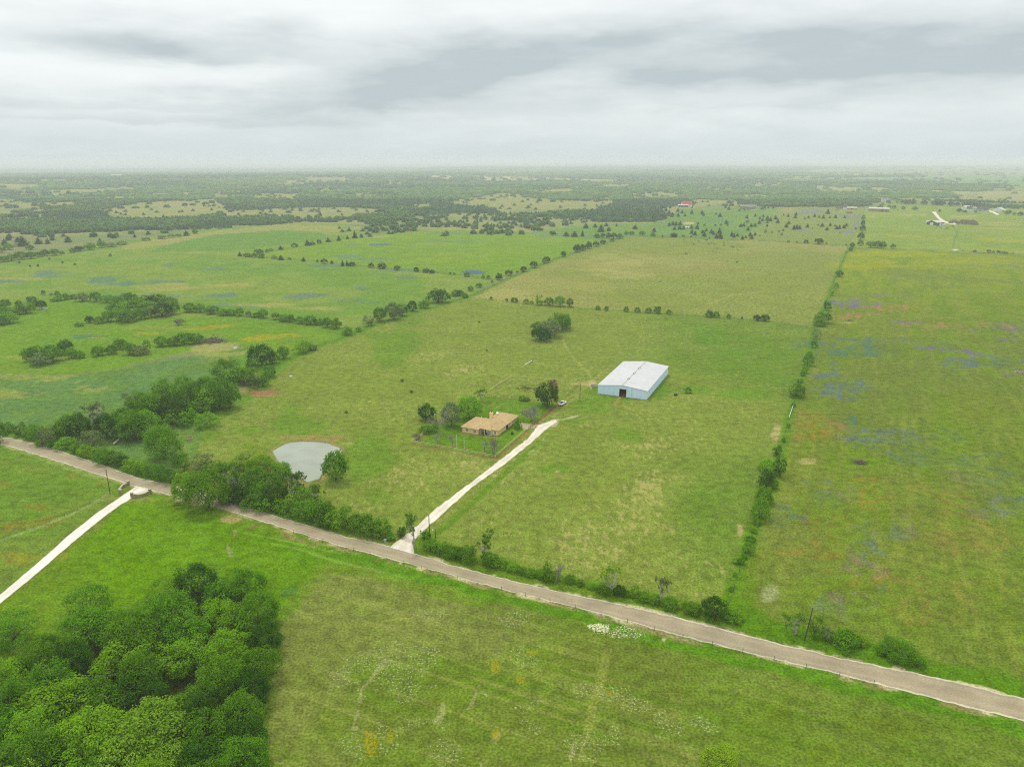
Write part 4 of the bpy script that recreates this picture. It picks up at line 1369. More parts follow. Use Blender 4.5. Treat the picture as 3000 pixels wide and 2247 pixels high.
def tree(kind, x, y, w, h, tone, label, group, wpx, bark=None, w2=None, z0=0.0, lean=(0, 0), rz=None):
    """one tree standing at x, y; w and h in metres, wpx its width in the picture"""
    N_TREE[0] += 1
    i = N_TREE[0]
    lod = 'H' if wpx > 30 else ('M' if wpx > 9 else 'L')
    items = pool(kind, lod)
    cm, tm = items[(i * 7 + int(x)) % len(items)]
    name, word, cat = KWORD[kind]
    rz = random.uniform(0, 6.28) if rz is None else rz
    j = random.uniform(0.84, 1.18)
    hue = random.uniform(-0.10, 0.10)
    t_ = TONE[tone]
    colr = (t_[0] * j * (1 + hue), t_[1] * j, t_[2] * j * (1 - hue), 1.0)
    bk = BARKS[bark or ('pale' if kind == 'sparse' else 'grey' if kind in ('bare', 'twiggy') else 'brown')] + (1.0,)
    if tone in 'vr' and kind == 'twiggy':
        bk = TONE[tone] + (1.0,)
    scl = (w, (w2 or w) * random.uniform(0.9, 1.08), h)
    if kind == 'bush':
        scl = (w * 1.12, w * random.uniform(1.0, 1.4), h)
    if kind == 'cedar' and lod != 'H' or lod == 'L' and cm is not None and tm is None:
        o = link(name, cm, None, (x, y, z0), (0, 0, rz), scl)
        o.color = colr
        return tag(o, label, cat, group)
    root = empty(name, (x, y, z0), rz)
    root.rotation_euler = (lean[0], lean[1], rz)
    tag(root, label, cat, group)
    if cm is not None:
        o = link('crown', cm, root, scale=scl)
        o.color = colr
    if tm is not None:
        o = link('branches' if kind in ('sparse', 'bare', 'twiggy') else 'trunk', tm, root, scale=scl)
        o.color = bk
    return root


def place(c, row, cx, top, bot, w, kind, tone, label, group, hfac=1.0):
    s = CROP[c][2]
    X, Yt = px(c, cx, top)
    Yb = px(c, cx, bot)[1]
    k, gdist = slant(X, Yb)
    # slant() gives depth multiplier on a unit-focal ray
    d = ray(X, Yb)
    t_ = -CAM_H / d[2]
    L = t_ * np.linalg.norm(d)              # slant distance
    depth = t_                               # distance along the optical axis
    Wm = w / s * depth / F_PX
    sd_ = CAM_H / L
    cdp = math.sqrt(1 - sd_ * sd_)
    inset = 0.0 if kind in ('sparse', 'bare', 'twiggy') else 0.36 * Wm
    P = G(X, Yb)
    away = P / np.hypot(*P)
    P = P + away * inset
    span = (Yb - Yt) * depth / F_PX
    Hm = max((0.62 if kind in ('oak', 'elm', 'cedar') else 0.45) * Wm, (span - inset * sd_ * 0.9) / max(cdp, 0.5)) * hfac
    Hm = min(Hm, 1.9 * Wm) if kind not in ('sparse', 'bare') else Hm
    return tree(kind, P[0], P[1], Wm, Hm, tone, label, group, w / s * 0.3413, z0=float(hills(np.array([P[0]]), np.array([P[1]]))[0]))


def rows(c, text, where, group, start='from the left', n0=0):
    """'cx top bottom width [kind] [tone]; ...' in crop pixels, in the order of the row"""
    n = n0
    for it in text.split(';'):
        f = it.split()
        if not f:
            continue
        kind = f[4] if len(f) > 4 else ('oak' if float(f[2]) - float(f[1]) > 28 else 'bush')
        tone = f[5] if len(f) > 5 else ('c' if kind == 'cedar' else 'm')
        lab = '%s %s, %s %s %s' % (TWORD[tone], KWORD[kind][1], ORD[n], start, where)
        lab = where[1:] if where[0] == '=' else lab.replace('dark green conical', 'dark conical')
        place(c, None, *map(float, f[:4]), kind, tone, lab, group)
        n += 1
    return n


# ---- the grove in the near corner: crowns seen from above
def grove(items, where, start, z=0.62):
    for n, it in enumerate(i for i in items.split(';') if i.strip()):
        f = it.split()
        cx, cy, dia = map(float, f[:3])
        kind = f[4] if len(f) > 4 else 'oak'
        X, Y = px('7', cx, cy)
        H = float(f[5]) if len(f) > 5 else random.uniform(7.5, 12.5)
        d = ray(X, Y)
        k = (H * z - CAM_H) / d[2]
        P = d[:2] * k
        Wm = dia * 1.22 / 2.212 * k / F_PX
        tone = f[3]
        lab = '%s %s, %s %s %s' % (TWORD[tone], KWORD[kind][1], ORD[n], start, where)
        lab = where[1:] if where[0] == '=' else lab
        tree(kind, P[0], P[1], Wm, H, tone, lab, 'trees of the near grove', dia / 2.212 * 0.3413)


grove('1070 490 220 b elm 8; 1270 425 280 d oak 11; 1550 450 260 m oak 10', 'at the tip of the near grove', 'from the left')
grove('1400 525 150 m oak 9; 1660 610 270 m; 1700 800 240 d; 1670 965 240 m; 1600 1130 250 d; 1560 1275 260 m; 1575 1430 250 d; 1570 1590 270 m; 1590 1730 270 d', 'along the field edge of the near grove', 'from the tip')
grove('1430 640 220 b; 1470 850 290 b; 1410 1065 300 m; 1340 1215 240 d; 1370 1400 340 m; 1330 1590 320 d; 1300 1750 320 m', 'in the second row of the near grove', 'from the tip')
grove('1080 620 300 m; 1200 745 280 m; 1190 920 310 b; 1190 1260 200 m oak 7', 'in the third row of the near grove', 'from the tip')
grove('860 740 290 m; 830 875 370 b; 900 1000 270 m; 880 1150 340 d; 950 1390 450 l oak 12; 1060 1600 300 l; 900 1760 330 b', 'in the fourth row of the near grove', 'from the tip')
grove('560 560 250 m elm 10; 560 720 330 m; 300 905 270 m; 465 930 220 d; 80 1040 270 b; -120 1120 280 m', 'along the driveway edge of the near grove', 'from the tip')
grove('320 1075 290 m; 600 1190 320 m; 350 1250 370 b; 100 1215 300 m; 700 1010 150 m elm 7', 'inside the driveway edge of the near grove', 'from the tip')
grove('-60 1420 330 m; 200 1410 350 b; 610 1420 390 b; 780 1565 400 l; 410 1590 350 b; 150 1570 340 m; -60 1640 320 d; 100 1760 340 l; 500 1760 350 m', 'at the bottom of the near grove', 'from the left')
grove('60 735 300 m elm 9', '=mid green upright tree standing by itself left of the near grove', '')

# ---- hedge and trees along the north side of the road, west part
HW = 'in the hedge by the stone gate'
rows('4', '5 478 628 84 oak m; 50 485 560 76 bush m; 130 488 582 85 elm m; 200 498 600 96 bush m; 245 498 630 104 elm m; 292 515 645 125 elm g; 350 500 612 124 bush m; 430 440 612 172 oak m; 490 430 605 190 oak d; 400 580 662 104 bush b; 480 608 684 100 bush b; 590 360 540 150 sparse g; 565 535 682 135 elm g; 530 625 708 94 bush b; 590 645 722 94 bush b; 655 430 612 184 oak d; 640 640 752 104 bush m; 700 655 758 114 bush m; 745 688 772 94 bush d; 770 400 545 160 oak m; 800 712 794 90 bush b; 822 440 622 220 oak m; 860 722 812 86 bush b; 900 415 565 170 oak b; 920 738 832 96 bush m; 985 748 855 104 bush m; 1040 768 872 94 bush m; 250 600 640 60 bush b; 330 590 650 70 bush m',
     HW, 'roadside hedge trees')
G2 = 'in the grove behind the roadside hedge'
rows('4', '810 300 440 135 elm g; 870 300 470 200 oak m; 940 320 500 180 oak m; 830 420 602 190 oak m; 1010 212 400 156 oak b; 960 470 602 150 oak m; 1050 330 500 220 oak d; 1000 500 742 240 oak b; 1080 640 762 94 elm m; 1130 200 420 200 oak m; 1160 250 440 184 oak m; 1130 360 490 150 bush m; 1110 415 522 170 bush b; 1270 212 402 184 oak m; 1255 288 447 162 oak b; 1340 222 432 200 oak m; 1400 235 422 156 oak m; 1255 430 532 108 bush b',
     G2, 'trees of the roadside grove')
rows('4', '1380 105 242 200 oak m; 1440 150 264 150 oak b; 1490 165 270 130 oak m; 1530 100 182 64 bush m; 1570 150 292 160 elm m; 1590 15 162 155 oak d; 1640 145 227 84 oak m; 1655 60 142 84 oak m; 1722 28 112 78 oak m; 1845 -6 76 92 bush b; 1895 18 58 52 bush g',
     'in the clump around the old shed', 'trees around the old shed')
PD = 'between the pond and the road'
rows('4', '1120 680 802 114 elm m; 1130 795 995 170 oak b; 1180 785 875 134 bush m; 1240 680 802 154 elm g; 1275 790 1055 266 oak m; 1300 730 845 154 elm m; 1350 735 905 140 sparse m; 1400 900 995 124 bush m; 1440 725 945 200 sparse m; 1450 700 802 124 elm b; 1490 895 992 154 bush d; 1500 615 765 185 willow l; 1590 635 765 150 willow l; 1590 695 832 184 oak b; 1590 855 1012 134 bush m; 1680 855 1022 186 oak d; 1715 732 862 144 oak b; 1740 945 1072 164 elm m; 1780 795 965 180 sparse d; 1850 975 1092 144 bush m; 1905 865 1055 120 sparse m; 1560 760 905 165 oak m; 1640 800 935 155 oak m; 1480 805 945 155 oak m; 1400 800 935 145 oak b; 1830 880 1015 145 bush m; 1930 960 1105 135 bush b; 1620 930 1035 155 bush m; 1540 940 1025 145 bush m; 2000 1000 1135 115 bush m; 1970 970 1122 134 bush m; 2040 1028 1152 124 bush b',
     PD, 'trees between the pond and the road')
rows('5', '40 1000 1142 124 elm m; 95 1045 1162 104 bush m; 165 1055 1192 154 bush m; 235 1075 1202 134 bush m; 300 1168 1212 54 bush b', 'in the hedge left of the driveway entrance', 'hedge left of the driveway entrance')
rows('4', '2040 662 872 180 oak m', '=round mid green tree standing alone on the right bank of the pond', None)
# ---- hedge along the road, east part
HE = 'in the hedge right of the driveway'
n_ = rows('5', '370 1128 1192 64 bush d; 440 1045 1258 130 sparse m; 515 1150 1208 54 bush m; 540 1198 1282 94 bush m; 600 1213 1302 94 bush b; 660 1233 1322 94 bush m; 720 1248 1332 84 bush m; 775 1242 1352 104 bush m; 870 1150 1340 150 sparse m; 900 1278 1372 104 bush m; 960 1320 1382 94 bush b; 1050 1353 1407 84 bush b; 1105 1380 1420 60 bush m; 1150 1388 1432 84 bush m; 1210 1390 1442 84 bush m; 1250 1302 1452 64 elm m; 1270 1388 1467 94 bush m; 1305 1345 1468 90 bare y; 1385 1425 1468 64 bush m; 1450 1448 1488 54 bush m; 1520 1468 1508 60 bush b; 1600 1478 1547 114 bush m; 1640 1368 1540 176 sparse l; 1690 1488 1547 84 bush d; 1740 1518 1556 56 bush m; 1780 1483 1562 64 bush b; 1830 1530 1582 84 bush m; 1900 1540 1602 84 bush m; 1940 1432 1600 94 sparse g; 1990 1558 1642 114 bush m', HE, 'hedge right of the driveway')
rows('9', '50 588 662 114 bush m; 190 553 708 154 bush d; 320 640 722 124 bush b; 730 640 790 200 sparse m; 850 668 832 104 elm m; 930 758 842 94 bush g; 1050 778 892 164 bush m; 1140 790 862 104 bush l; 1290 878 932 84 bush m; 1400 842 982 204 bush m; 1520 938 1002 94 bush m', 'in the hedge below the flower field', 'hedge below the flower field')
rows('9', '250 1580 1700 240 bush l', '=lime green bush alone in the flower-flecked field at the bottom edge', None)
# ---- the long fence line beside the flower field
n_ = rows('6', '292 1490 1520 30 bush m; 318 1400 1428 30 bush b; 320 1318 1352 44 bush b; 350 1308 1357 44 bush m; 372 1290 1322 40 bush m; 395 1218 1297 78 bush b; 410 1178 1227 54 bush m; 430 1130 1168 44 bush b; 448 1078 1118 48 bush m; 465 955 1088 104 bush b; 490 880 992 100 bush b; 505 790 902 114 bush d; 548 828 902 64 bush m; 515 716 802 114 bush b; 585 688 832 80 elm d; 572 630 702 64 elm d; 612 578 614 24 bush m; 640 500 524 20 bush m; 672 372 398 26 bush b; 690 252 347 94 bush m; 712 222 252 36 bush b; 728 182 212 30 bush m; 742 143 197 42 bush b; 757 68 152 64 bush b', 'along the fence beside the flower field', 'fence line beside the flower field', 'from the road')
n_ = rows('3', '767 1218 1262 40 bush m; 793 1148 1202 40 bush m; 808 1083 1152 62 elm g; 830 1022 1072 74 bush m; 846 978 1057 108 oak m; 873 913 977 44 bush m; 908 853 887 24 bush b; 928 798 852 26 bush b; 950 728 772 47 oak m; 1018 583 617 30 oak m; 1028 560 592 30 oak m; 1078 543 582 38 oak m; 1078 498 547 44 oak m; 1088 453 502 32 oak d; 1091 423 467 28 oak d; 1094 393 432 22 bush m', 'along the fence beside the flower field', 'fence line beside the flower field', 'from the road', n_)
rows('3', '1140 550 595 58 oak m; 1180 550 597 62 oak m; 1212 553 597 48 oak m; 1275 570 599 32 bush m', 'beyond the far end of the flower field', 'clump beyond the flower field')
# ---- fence across the pastures
XW = 'on the cross fence between the two pastures'
n_ = rows('2', '909 888 909 20 bush m; 1003 897 923 20 bush m; 1050 895 927 44 bush m; 1120 901 935 40 bush m; 1155 914 936 20 bush m; 1200 878 943 50 elm b; 1260 892 946 70 oak m; 1326 883 952 72 oak b; 1386 897 954 56 oak m; 1555 941 969 32 bush m; 1609 944 977 24 bush m; 1728 948 983 30 bush m; 1795 954 987 36 bush m; 1865 952 991 42 bush m; 1919 947 995 48 bush m; 1986 966 999 28 bush m', XW, 'cross fence trees')
rows('3', '160 970 1016 54 oak m; 203 979 1019 40 bush m; 278 992 1023 26 bush m; 360 1006 1027 14 bush m; 450 997 1037 44 oak d; 497 997 1042 58 oak d', XW, 'cross fence trees', n0=n_)
rows('2', '1200 1040 1115 104 oak m; 1210 1078 1167 134 oak d; 1262 1030 1142 150 oak g; 1315 985 1104 160 oak m; 1355 998 1082 90 oak m', 'in the lone clump above the barn', 'lone clump in the pasture')
# ---- diagonal fence
DW = 'along the diagonal pasture fence'
n_ = rows('2', '35 1068 1127 70 bush m; 105 1074 1104 34 bush m; 165 1003 1072 84 elm g; 235 953 1047 94 oak m; 320 923 1037 114 oak g; 370 928 1012 84 oak m; 430 914 982 78 oak d; 500 904 962 64 bush m; 592 843 934 138 oak d; 700 847 889 62 bush m; 725 849 885 42 bush m; 752 865 899 34 bush m; 785 820 857 38 bush m; 835 806 835 38 bush m; 915 789 809 14 bush m; 956 746 791 46 oak d; 1018 725 763 40 bush d; 1068 731 749 16 bush m; 1105 705 741 48 oak d; 1168 674 717 48 oak d; 1230 655 691 22 bush m; 1245 645 687 46 oak d; 1348 611 651 36 oak d; 1430 571 623 52 oak d; 1465 571 613 38 oak d; 1500 555 601 44 oak d; 1546 553 587 38 oak d; 1588 544 573 38 bush d; 1642 539 557 28 bush d', DW, 'diagonal fence trees', 'from the near end')
TW = 'at the near edge of the cedar pasture'
n_ = rows('2', '1283 489 519 44 oak d; 1365 492 525 48 cedar; 1415 491 528 60 cedar; 1463 486 525 30 cedar; 1483 441 477 46 cedar; 1540 445 471 34 cedar; 1550 507 534 42 oak d; 1575 451 499 62 cedar; 1585 504 536 32 oak d; 1607 439 463 32 cedar; 1620 501 538 42 oak d; 1622 463 493 38 cedar; 1655 502 539 42 oak d; 1670 444 463 16 cedar; 1690 504 541 38 oak m; 1728 489 519 32 oak m; 1762 491 517 38 oak m; 1782 455 481 46 cedar; 1825 491 519 40 oak m; 1890 497 521 28 bush m; 1895 474 495 30 cedar; 1948 513 527 12 bush m; 2018 502 531 44 oak d', TW, 'trees at the edge of the cedar pasture')
# ---- fences of the north fields
NW_ = 'on the lower fence of the far bright field'
n_ = rows('1', '1456 616 646 32 cedar; 1500 621 651 46 bush m; 1545 627 653 42 bush m; 1590 629 657 42 bush m; 1665 639 663 32 bush g; 1705 643 669 50 cedar; 1755 651 665 20 bush m; 1842 646 677 30 cedar; 1926 664 683 16 bush m; 1968 659 691 34 bush d; 2013 666 691 28 cedar', NW_, 'lower fence of the far bright field')
rows('2', '8 666 705 28 cedar; 35 665 703 24 cedar; 64 679 706 48 bush d; 181 683 715 38 bush d; 246 679 723 44 bush d; 340 701 731 36 bush d; 455 711 741 32 bush d; 515 715 745 36 bush d; 552 725 749 38 bush d; 661 739 756 14 bush m; 685 741 758 16 bush m; 761 737 771 34 bush m; 861 752 779 20 bush m; 893 757 783 26 bush m', NW_, 'lower fence of the far bright field', n0=n_)
n_ = rows('1', '1555 599 631 30 bush m; 1580 599 629 36 bush d; 1622 599 623 22 bush m; 1645 597 616 24 bush m; 1705 579 606 42 cedar; 1788 564 591 42 bush d; 1865 543 581 52 cedar; 1895 554 578 32 bush d; 1937 544 569 30 bush d; 1990 532 559 44 cedar; 2056 520 551 36 cedar', 'on the upper fence of the far bright field', 'upper fence of the far bright field')
rows('2', '37 517 541 26 cedar; 82 490 537 44 cedar', 'on the upper fence of the far bright field', 'upper fence of the far bright field', n0=n_)
# ---- middle left
rows('1', '10 1000 1067 64 oak m; 30 958 1012 94 oak m; 38 903 967 74 oak m; 60 988 1057 114 oak b; 115 910 947 38 bush m; 120 933 1002 74 bush m; 165 923 997 100 oak m; 200 883 947 64 oak m; 252 910 968 62 oak d', 'in the clump on the left edge', 'clump on the left edge')
rows('1', '266 846 881 26 bush m; 310 867 883 22 bush m; 350 853 891 42 oak m; 345 889 921 64 bush m; 400 866 911 54 oak m; 446 874 903 38 bush m; 505 860 923 94 oak g; 585 858 923 66 oak m; 655 873 931 80 oak b', 'in the row running to the middle-left clump', 'row to the middle-left clump')
rows('1', '480 1044 1072 44 bush m; 545 1003 1052 50 oak d; 600 1008 1057 64 oak m; 660 973 1047 84 oak m; 690 928 992 84 oak m; 720 883 952 94 oak m; 720 953 1042 94 oak b; 760 913 992 114 oak b; 780 880 932 104 oak m; 780 963 1052 124 oak m; 830 888 937 64 oak b; 840 903 987 114 oak b; 860 958 1032 94 oak m; 880 878 942 84 oak m; 900 913 992 114 oak b; 920 948 1022 94 elm g; 925 878 942 64 oak d; 970 870 942 104 oak m; 985 928 1017 134 oak d; 1035 893 952 94 oak m; 1050 918 1002 90 oak m', 'in the large middle-left clump', 'large middle-left clump')
rows('1', '1155 926 987 90 oak m; 1215 928 990 74 oak m; 1285 946 1000 90 oak m; 1355 960 1007 60 bush m; 1400 960 1007 54 bush m; 1455 953 1010 64 oak m; 1508 973 1012 40 bush g; 1555 983 1017 54 bush m; 1598 963 1024 76 oak m; 1672 988 1030 44 bush m; 1730 993 1044 64 bush m; 1770 993 1047 44 oak m; 1822 1006 1057 64 bush m; 1885 998 1064 90 oak m; 1940 1018 1064 54 bush m; 1985 1013 1080 74 oak m; 2040 1018 1087 64 bush m', 'in the hedge right of the middle-left clump', 'hedge right of the middle-left clump')
rows('1', '190 1193 1287 100 oak m; 240 1183 1292 84 elm m; 255 1228 1312 114 bush g; 325 1178 1292 124 oak m; 400 1148 1242 104 oak d; 435 1193 1267 74 oak b; 485 1213 1267 64 bush m; 600 1186 1254 90 oak m; 680 1178 1242 74 oak m; 735 1143 1212 84 oak m; 790 1163 1247 94 oak m; 850 1188 1247 104 bush g; 895 1148 1227 44 elm m; 985 1128 1197 90 oak m; 1060 1123 1192 74 bush m; 1120 1103 1187 104 oak m; 1195 1106 1182 94 oak m', 'in the row below the yellow flowers', 'row below the yellow flower patch')
rows('1', '1085 1030 1062 90 twiggy v', '=low greyish leafless shrub in the field below the middle-left clump', None)
rows('1', '25 643 682 64 oak m; 70 628 674 64 oak m; 130 623 667 84 oak m; 190 616 662 64 oak m; 235 616 652 44 oak m; 272 603 645 58 oak d; 335 598 642 64 oak m; 380 611 632 26 bush m; 440 593 624 44 oak m; 480 586 617 54 oak d; 545 578 608 74 oak m; 620 563 594 64 oak m; 680 560 590 62 bush g; 740 548 577 54 bush g; 885 529 551 40 bush m; 985 517 540 50 bush g; 1040 513 532 44 bush g; 1085 508 530 34 oak m; 1130 488 522 54 cedar; 1185 478 510 40 oak m', 'on the far edge of the left field', 'far edge of the left field')
rows('1', '-20 555 600 60 cedar; 10 590 625 44 oak m; 30 535 580 50 cedar; 50 513 550 42 cedar; 55 573 607 64 oak b; 110 525 560 50 cedar; 140 538 587 104 cedar; 185 573 607 48 oak m; 235 528 572 64 cedar; 290 535 570 40 cedar; 415 518 562 54 cedar; 560 505 530 40 cedar; 610 533 577 44 cedar; 690 506 537 38 cedar; 818 508 532 28 cedar; 900 490 515 40 cedar; 60 505 535 44 cedar; 320 520 550 44 cedar', 'in the scrub beyond the largest left field', 'cedars in the far left scrub')
n_ = 0
for q in ('300 660 8', '382 682 9', '118 682 9', '183 705 9', '232 702 9', '455 693 9', '670 640 11'):
    x_, y_, s_ = map(float, q.split())
    place('1', None, x_, y_ - s_, y_ + s_ * 0.7, s_ * 1.5, 'bush', 'd', 'small dark bush alone in the largest left field', 'specks of bush in the largest left field')

# ---- cedars of the far pasture, in bands by distance
CEDARS = [(152, 210, 28), (200, 212, 30), (310, 255, 40), (335, 285, 32), (400, 258, 45), (403, 215, 22), (495, 260, 40), (508, 278, 35), (625, 272, 25), (660, 285, 48), (712, 208, 30), (743, 222, 38),
          (840, 242, 25), (888, 232, 28), (910, 302, 40), (986, 288, 32), (1030, 312, 28), (1062, 292, 30), (1055, 328, 35), (1100, 312, 46), (1128, 326, 44), (1097, 345, 35), (1175, 308, 42), (1195, 342, 48),
          (1025, 350, 42), (1250, 282, 20), (1292, 290, 32), (1365, 272, 35), (1358, 297, 40), (1298, 355, 38), (1275, 382, 50), (1345, 402, 48), (1370, 396, 52), (1398, 400, 44), (1470, 385, 42), (1480, 303, 30),
          (1445, 316, 20), (1537, 290, 36), (1580, 300, 30), (1618, 302, 40), (1660, 255, 52), (1680, 303, 25), (1730, 298, 38), (1815, 303, 30), (1570, 376, 20), (1607, 378, 44), (1680, 373, 36), (1650, 412, 40),
          (1740, 402, 40), (1766, 396, 44), (1808, 392, 42), (1830, 375, 40), (1725, 382, 22), (720, 350, 45), (855, 380, 42), (882, 374, 38), (950, 380, 40), (985, 378, 42), (1097, 380, 28), (920, 413, 42),
          (190, 370, 40), (225, 362, 46), (255, 366, 44), (292, 360, 46), (240, 408, 38), (288, 402, 46), (325, 404, 40), (395, 395, 42), (450, 395, 50), (460, 360, 25), (55, 425, 42), (400, 440, 48), (430, 455, 48),
          (500, 438, 42), (515, 462, 56), (535, 422, 35), (580, 436, 46), (600, 450, 44), (655, 432, 56), (625, 482, 52), (660, 470, 60), (672, 490, 46), (770, 462, 44), (790, 474, 46), (822, 468, 38), (868, 495, 45), (900, 487, 30),
          (940, 466, 46), (955, 488, 46), (985, 460, 36), (1030, 475, 18), (225, 473, 40), (248, 476, 40), (1245, 423, 25), (1518, 408, 15), (1917, 409, 22), (110, 215, 30), (60, 225, 40), (30, 260, 50), (80, 262, 50), (160, 235, 44), (190, 262, 50), (215, 285, 46), (150, 300, 44), (270, 240, 40), (275, 285, 40), (100, 300, 46), (40, 310, 60), (1075, 215, 30), (1050, 220, 34), (1110, 213, 26), (845, 205, 26), (1155, 215, 26)]
BANDS = [(0, 248, 'farthest'), (248, 292, 'fifth'), (292, 335, 'fourth'), (335, 385, 'third'), (385, 430, 'second'), (430, 600, 'nearest')]
for lo, hi, nm in BANDS:
    sel = sorted(q for q in CEDARS if lo <= q[1] < hi)
    for n, (x_, y_, w_) in enumerate(sel):
        place('C', None, x_, y_ - w_ * 0.52, y_ + w_ * 0.44, w_ * random.uniform(0.95, 1.1), 'cedar', 'c', 'dark conical cedar, %s from the left in the %s band of the cedar pasture' % (ORD[n], nm), 'cedars of the far pasture')
rows('C', '40 455 485 44 oak m; 128 470 488 12 bush m; 320 466 490 28 bush m; 395 474 497 20 bush m; 438 484 504 10 bush m; 518 362 392 18 bush m; 618 366 390 20 bush d; 670 366 390 20 bush d; 730 366 390 20 bush d; 562 486 506 12 bush m; 915 330 362 34 bush g; 1080 415 455 34 elm b; 1140 430 455 20 bush b; 1205 425 450 18 bush b; 1232 452 476 20 bush m; 1292 512 543 24 bush m; 1372 524 546 14 bush m; 1457 515 552 42 bush d; 1575 500 558 88 oak d; 1645 540 560 16 bush m; 1770 440 460 10 bush m; 1828 550 572 12 bush m; 1885 542 580 42 oak m; 1870 575 620 40 oak m', 'loose in the cedar pasture', 'loose trees of the cedar pasture')
# ---- right of the lane
rows('R', '620 243 292 44 oak m; 675 246 297 50 oak m; 718 178 224 52 elm m; 722 292 310 18 bush m; 515 248 286 64 oak m; 790 256 300 44 oak m; 800 185 234 84 oak d; 850 180 240 94 oak d; 905 182 240 74 oak d; 925 260 310 74 oak m; 1030 188 242 76 oak d; 1150 193 249 94 oak d; 1197 198 249 64 oak d; 1214 292 334 30 oak m; 1246 201 252 84 oak d; 1352 206 259 78 oak d; 1422 213 260 56 oak d; 1448 288 330 70 oak d; 1500 210 262 64 oak d; 1515 306 337 46 oak d; 1560 203 267 94 oak d; 1630 210 264 64 oak d; 1640 308 337 44 oak m; 2005 310 357 54 oak m; 2040 306 354 40 oak m; 2095 328 368 40 bush m; 2165 326 374 66 oak d', 'behind the far farm buildings on the right', 'trees behind the far farm')
rows('R', '1490 776 790 20 bush g; 1632 774 800 44 bush g; 1795 770 812 52 bush g; 1850 784 812 30 bush g; 1905 776 816 34 bush m; 1932 790 818 24 bush m; 1975 786 818 34 bush g; 2010 796 822 20 bush m; 2080 806 826 16 bush m', 'on the far fence of the flower field', 'far fence of the flower field')
rows('6', '32 278 318 44 bush m', '=small bush alone in the pasture right of the barn', None)
for q in ('5 370 238 20', '5 427 306 20', '5 30 430 18', '2 837 1043 12', '2 882 1216 12'):
    c_, x_, y_, s_ = q.split()
    x_, y_, s_ = float(x_), float(y_), float(s_)
    place(c_, None, x_, y_ - s_ * 0.5, y_ + s_ * 0.4, s_, 'bush', 'd', 'small dark weed clump in the open main pasture', 'weed clumps in the main pasture')
rows('5', '1160 90 132 26 bare y', '=scraggly sapling beside the fallen white pole', None)

# ---- the house yard
YT = 'trees of the house yard'


def yard(cx, top, bot, w, kind, tone, label, **k):
    return place('Y', None, cx, top, bot, w, kind, tone, label, YT, **k)


yard(280, 560, 780, 250, 'oak', 'd', 'dark green dense tree behind the leaning dead tree left of the house')
yard(560, 545, 860, 270, 'oak', 'g', 'large grey green tree between the dead tree and the house')
yard(770, 470, 770, 310, 'oak', 'b', 'large bright green round tree right behind the house')
yard(1672, 300, 632, 292, 'oak', 'd', 'tallest dark green tree beside the white pickup')
yard(1745, 285, 420, 110, 'bush', 'r', 'reddish brown leafed tree top behind the tallest dark tree')
yard(1490, 585, 765, 260, 'twiggy', 'y', 'grey leafless shrub between the house and the tallest dark tree')
yard(1328, 715, 866, 128, 'cedar', 'm', 'small pointed green tree in front of the garage')
yard(300, 800, 915, 170, 'bush', 'm', 'green bush below the leaning dead tree')
yard(160, 905, 985, 120, 'twiggy', 'v', 'bare purplish shrub at the yard corner post')
yard(405, 850, 1030, 190, 'bare', 'y', 'bare pale tree in a mulch ring nearest the yard corner')
yard(578, 905, 1052, 120, 'bare', 'y', 'stubby bare tree in a mulch ring beside the flagpoles')
yard(945, 985, 1120, 150, 'bare', 'y', 'bare stubby tree in a mulch ring by the front fence')
yard(1056, 965, 1155, 150, 'twiggy', 'y', 'feathery grey leafless tree at the front fence corner')
yard(920, 390, 545, 150, 'sparse', 'm', 'thin scraggly tree on the back fence line')
yard(1380, 475, 535, 80, 'bush', 'm', 'left one of two shrubs on the back fence')
yard(1435, 485, 540, 70, 'bush', 'm', 'right one of two shrubs on the back fence')
yard(1268, 885, 925, 30, 'bush', 'd', 'tiny dark shrub on the side lawn')
yard(925, 895, 935, 24, 'bush', 'd', 'small dark shrub by the front porch step')
yard(967, 895, 930, 20, 'bush', 'd', 'small dark shrub below the bay window')
q_ = place('Y', None, 400, 600, 900, 330, 'bare', 'y', 'big grey dead tree leaning over the yard left of the house', YT)
q_.rotation_euler[1] = -0.22

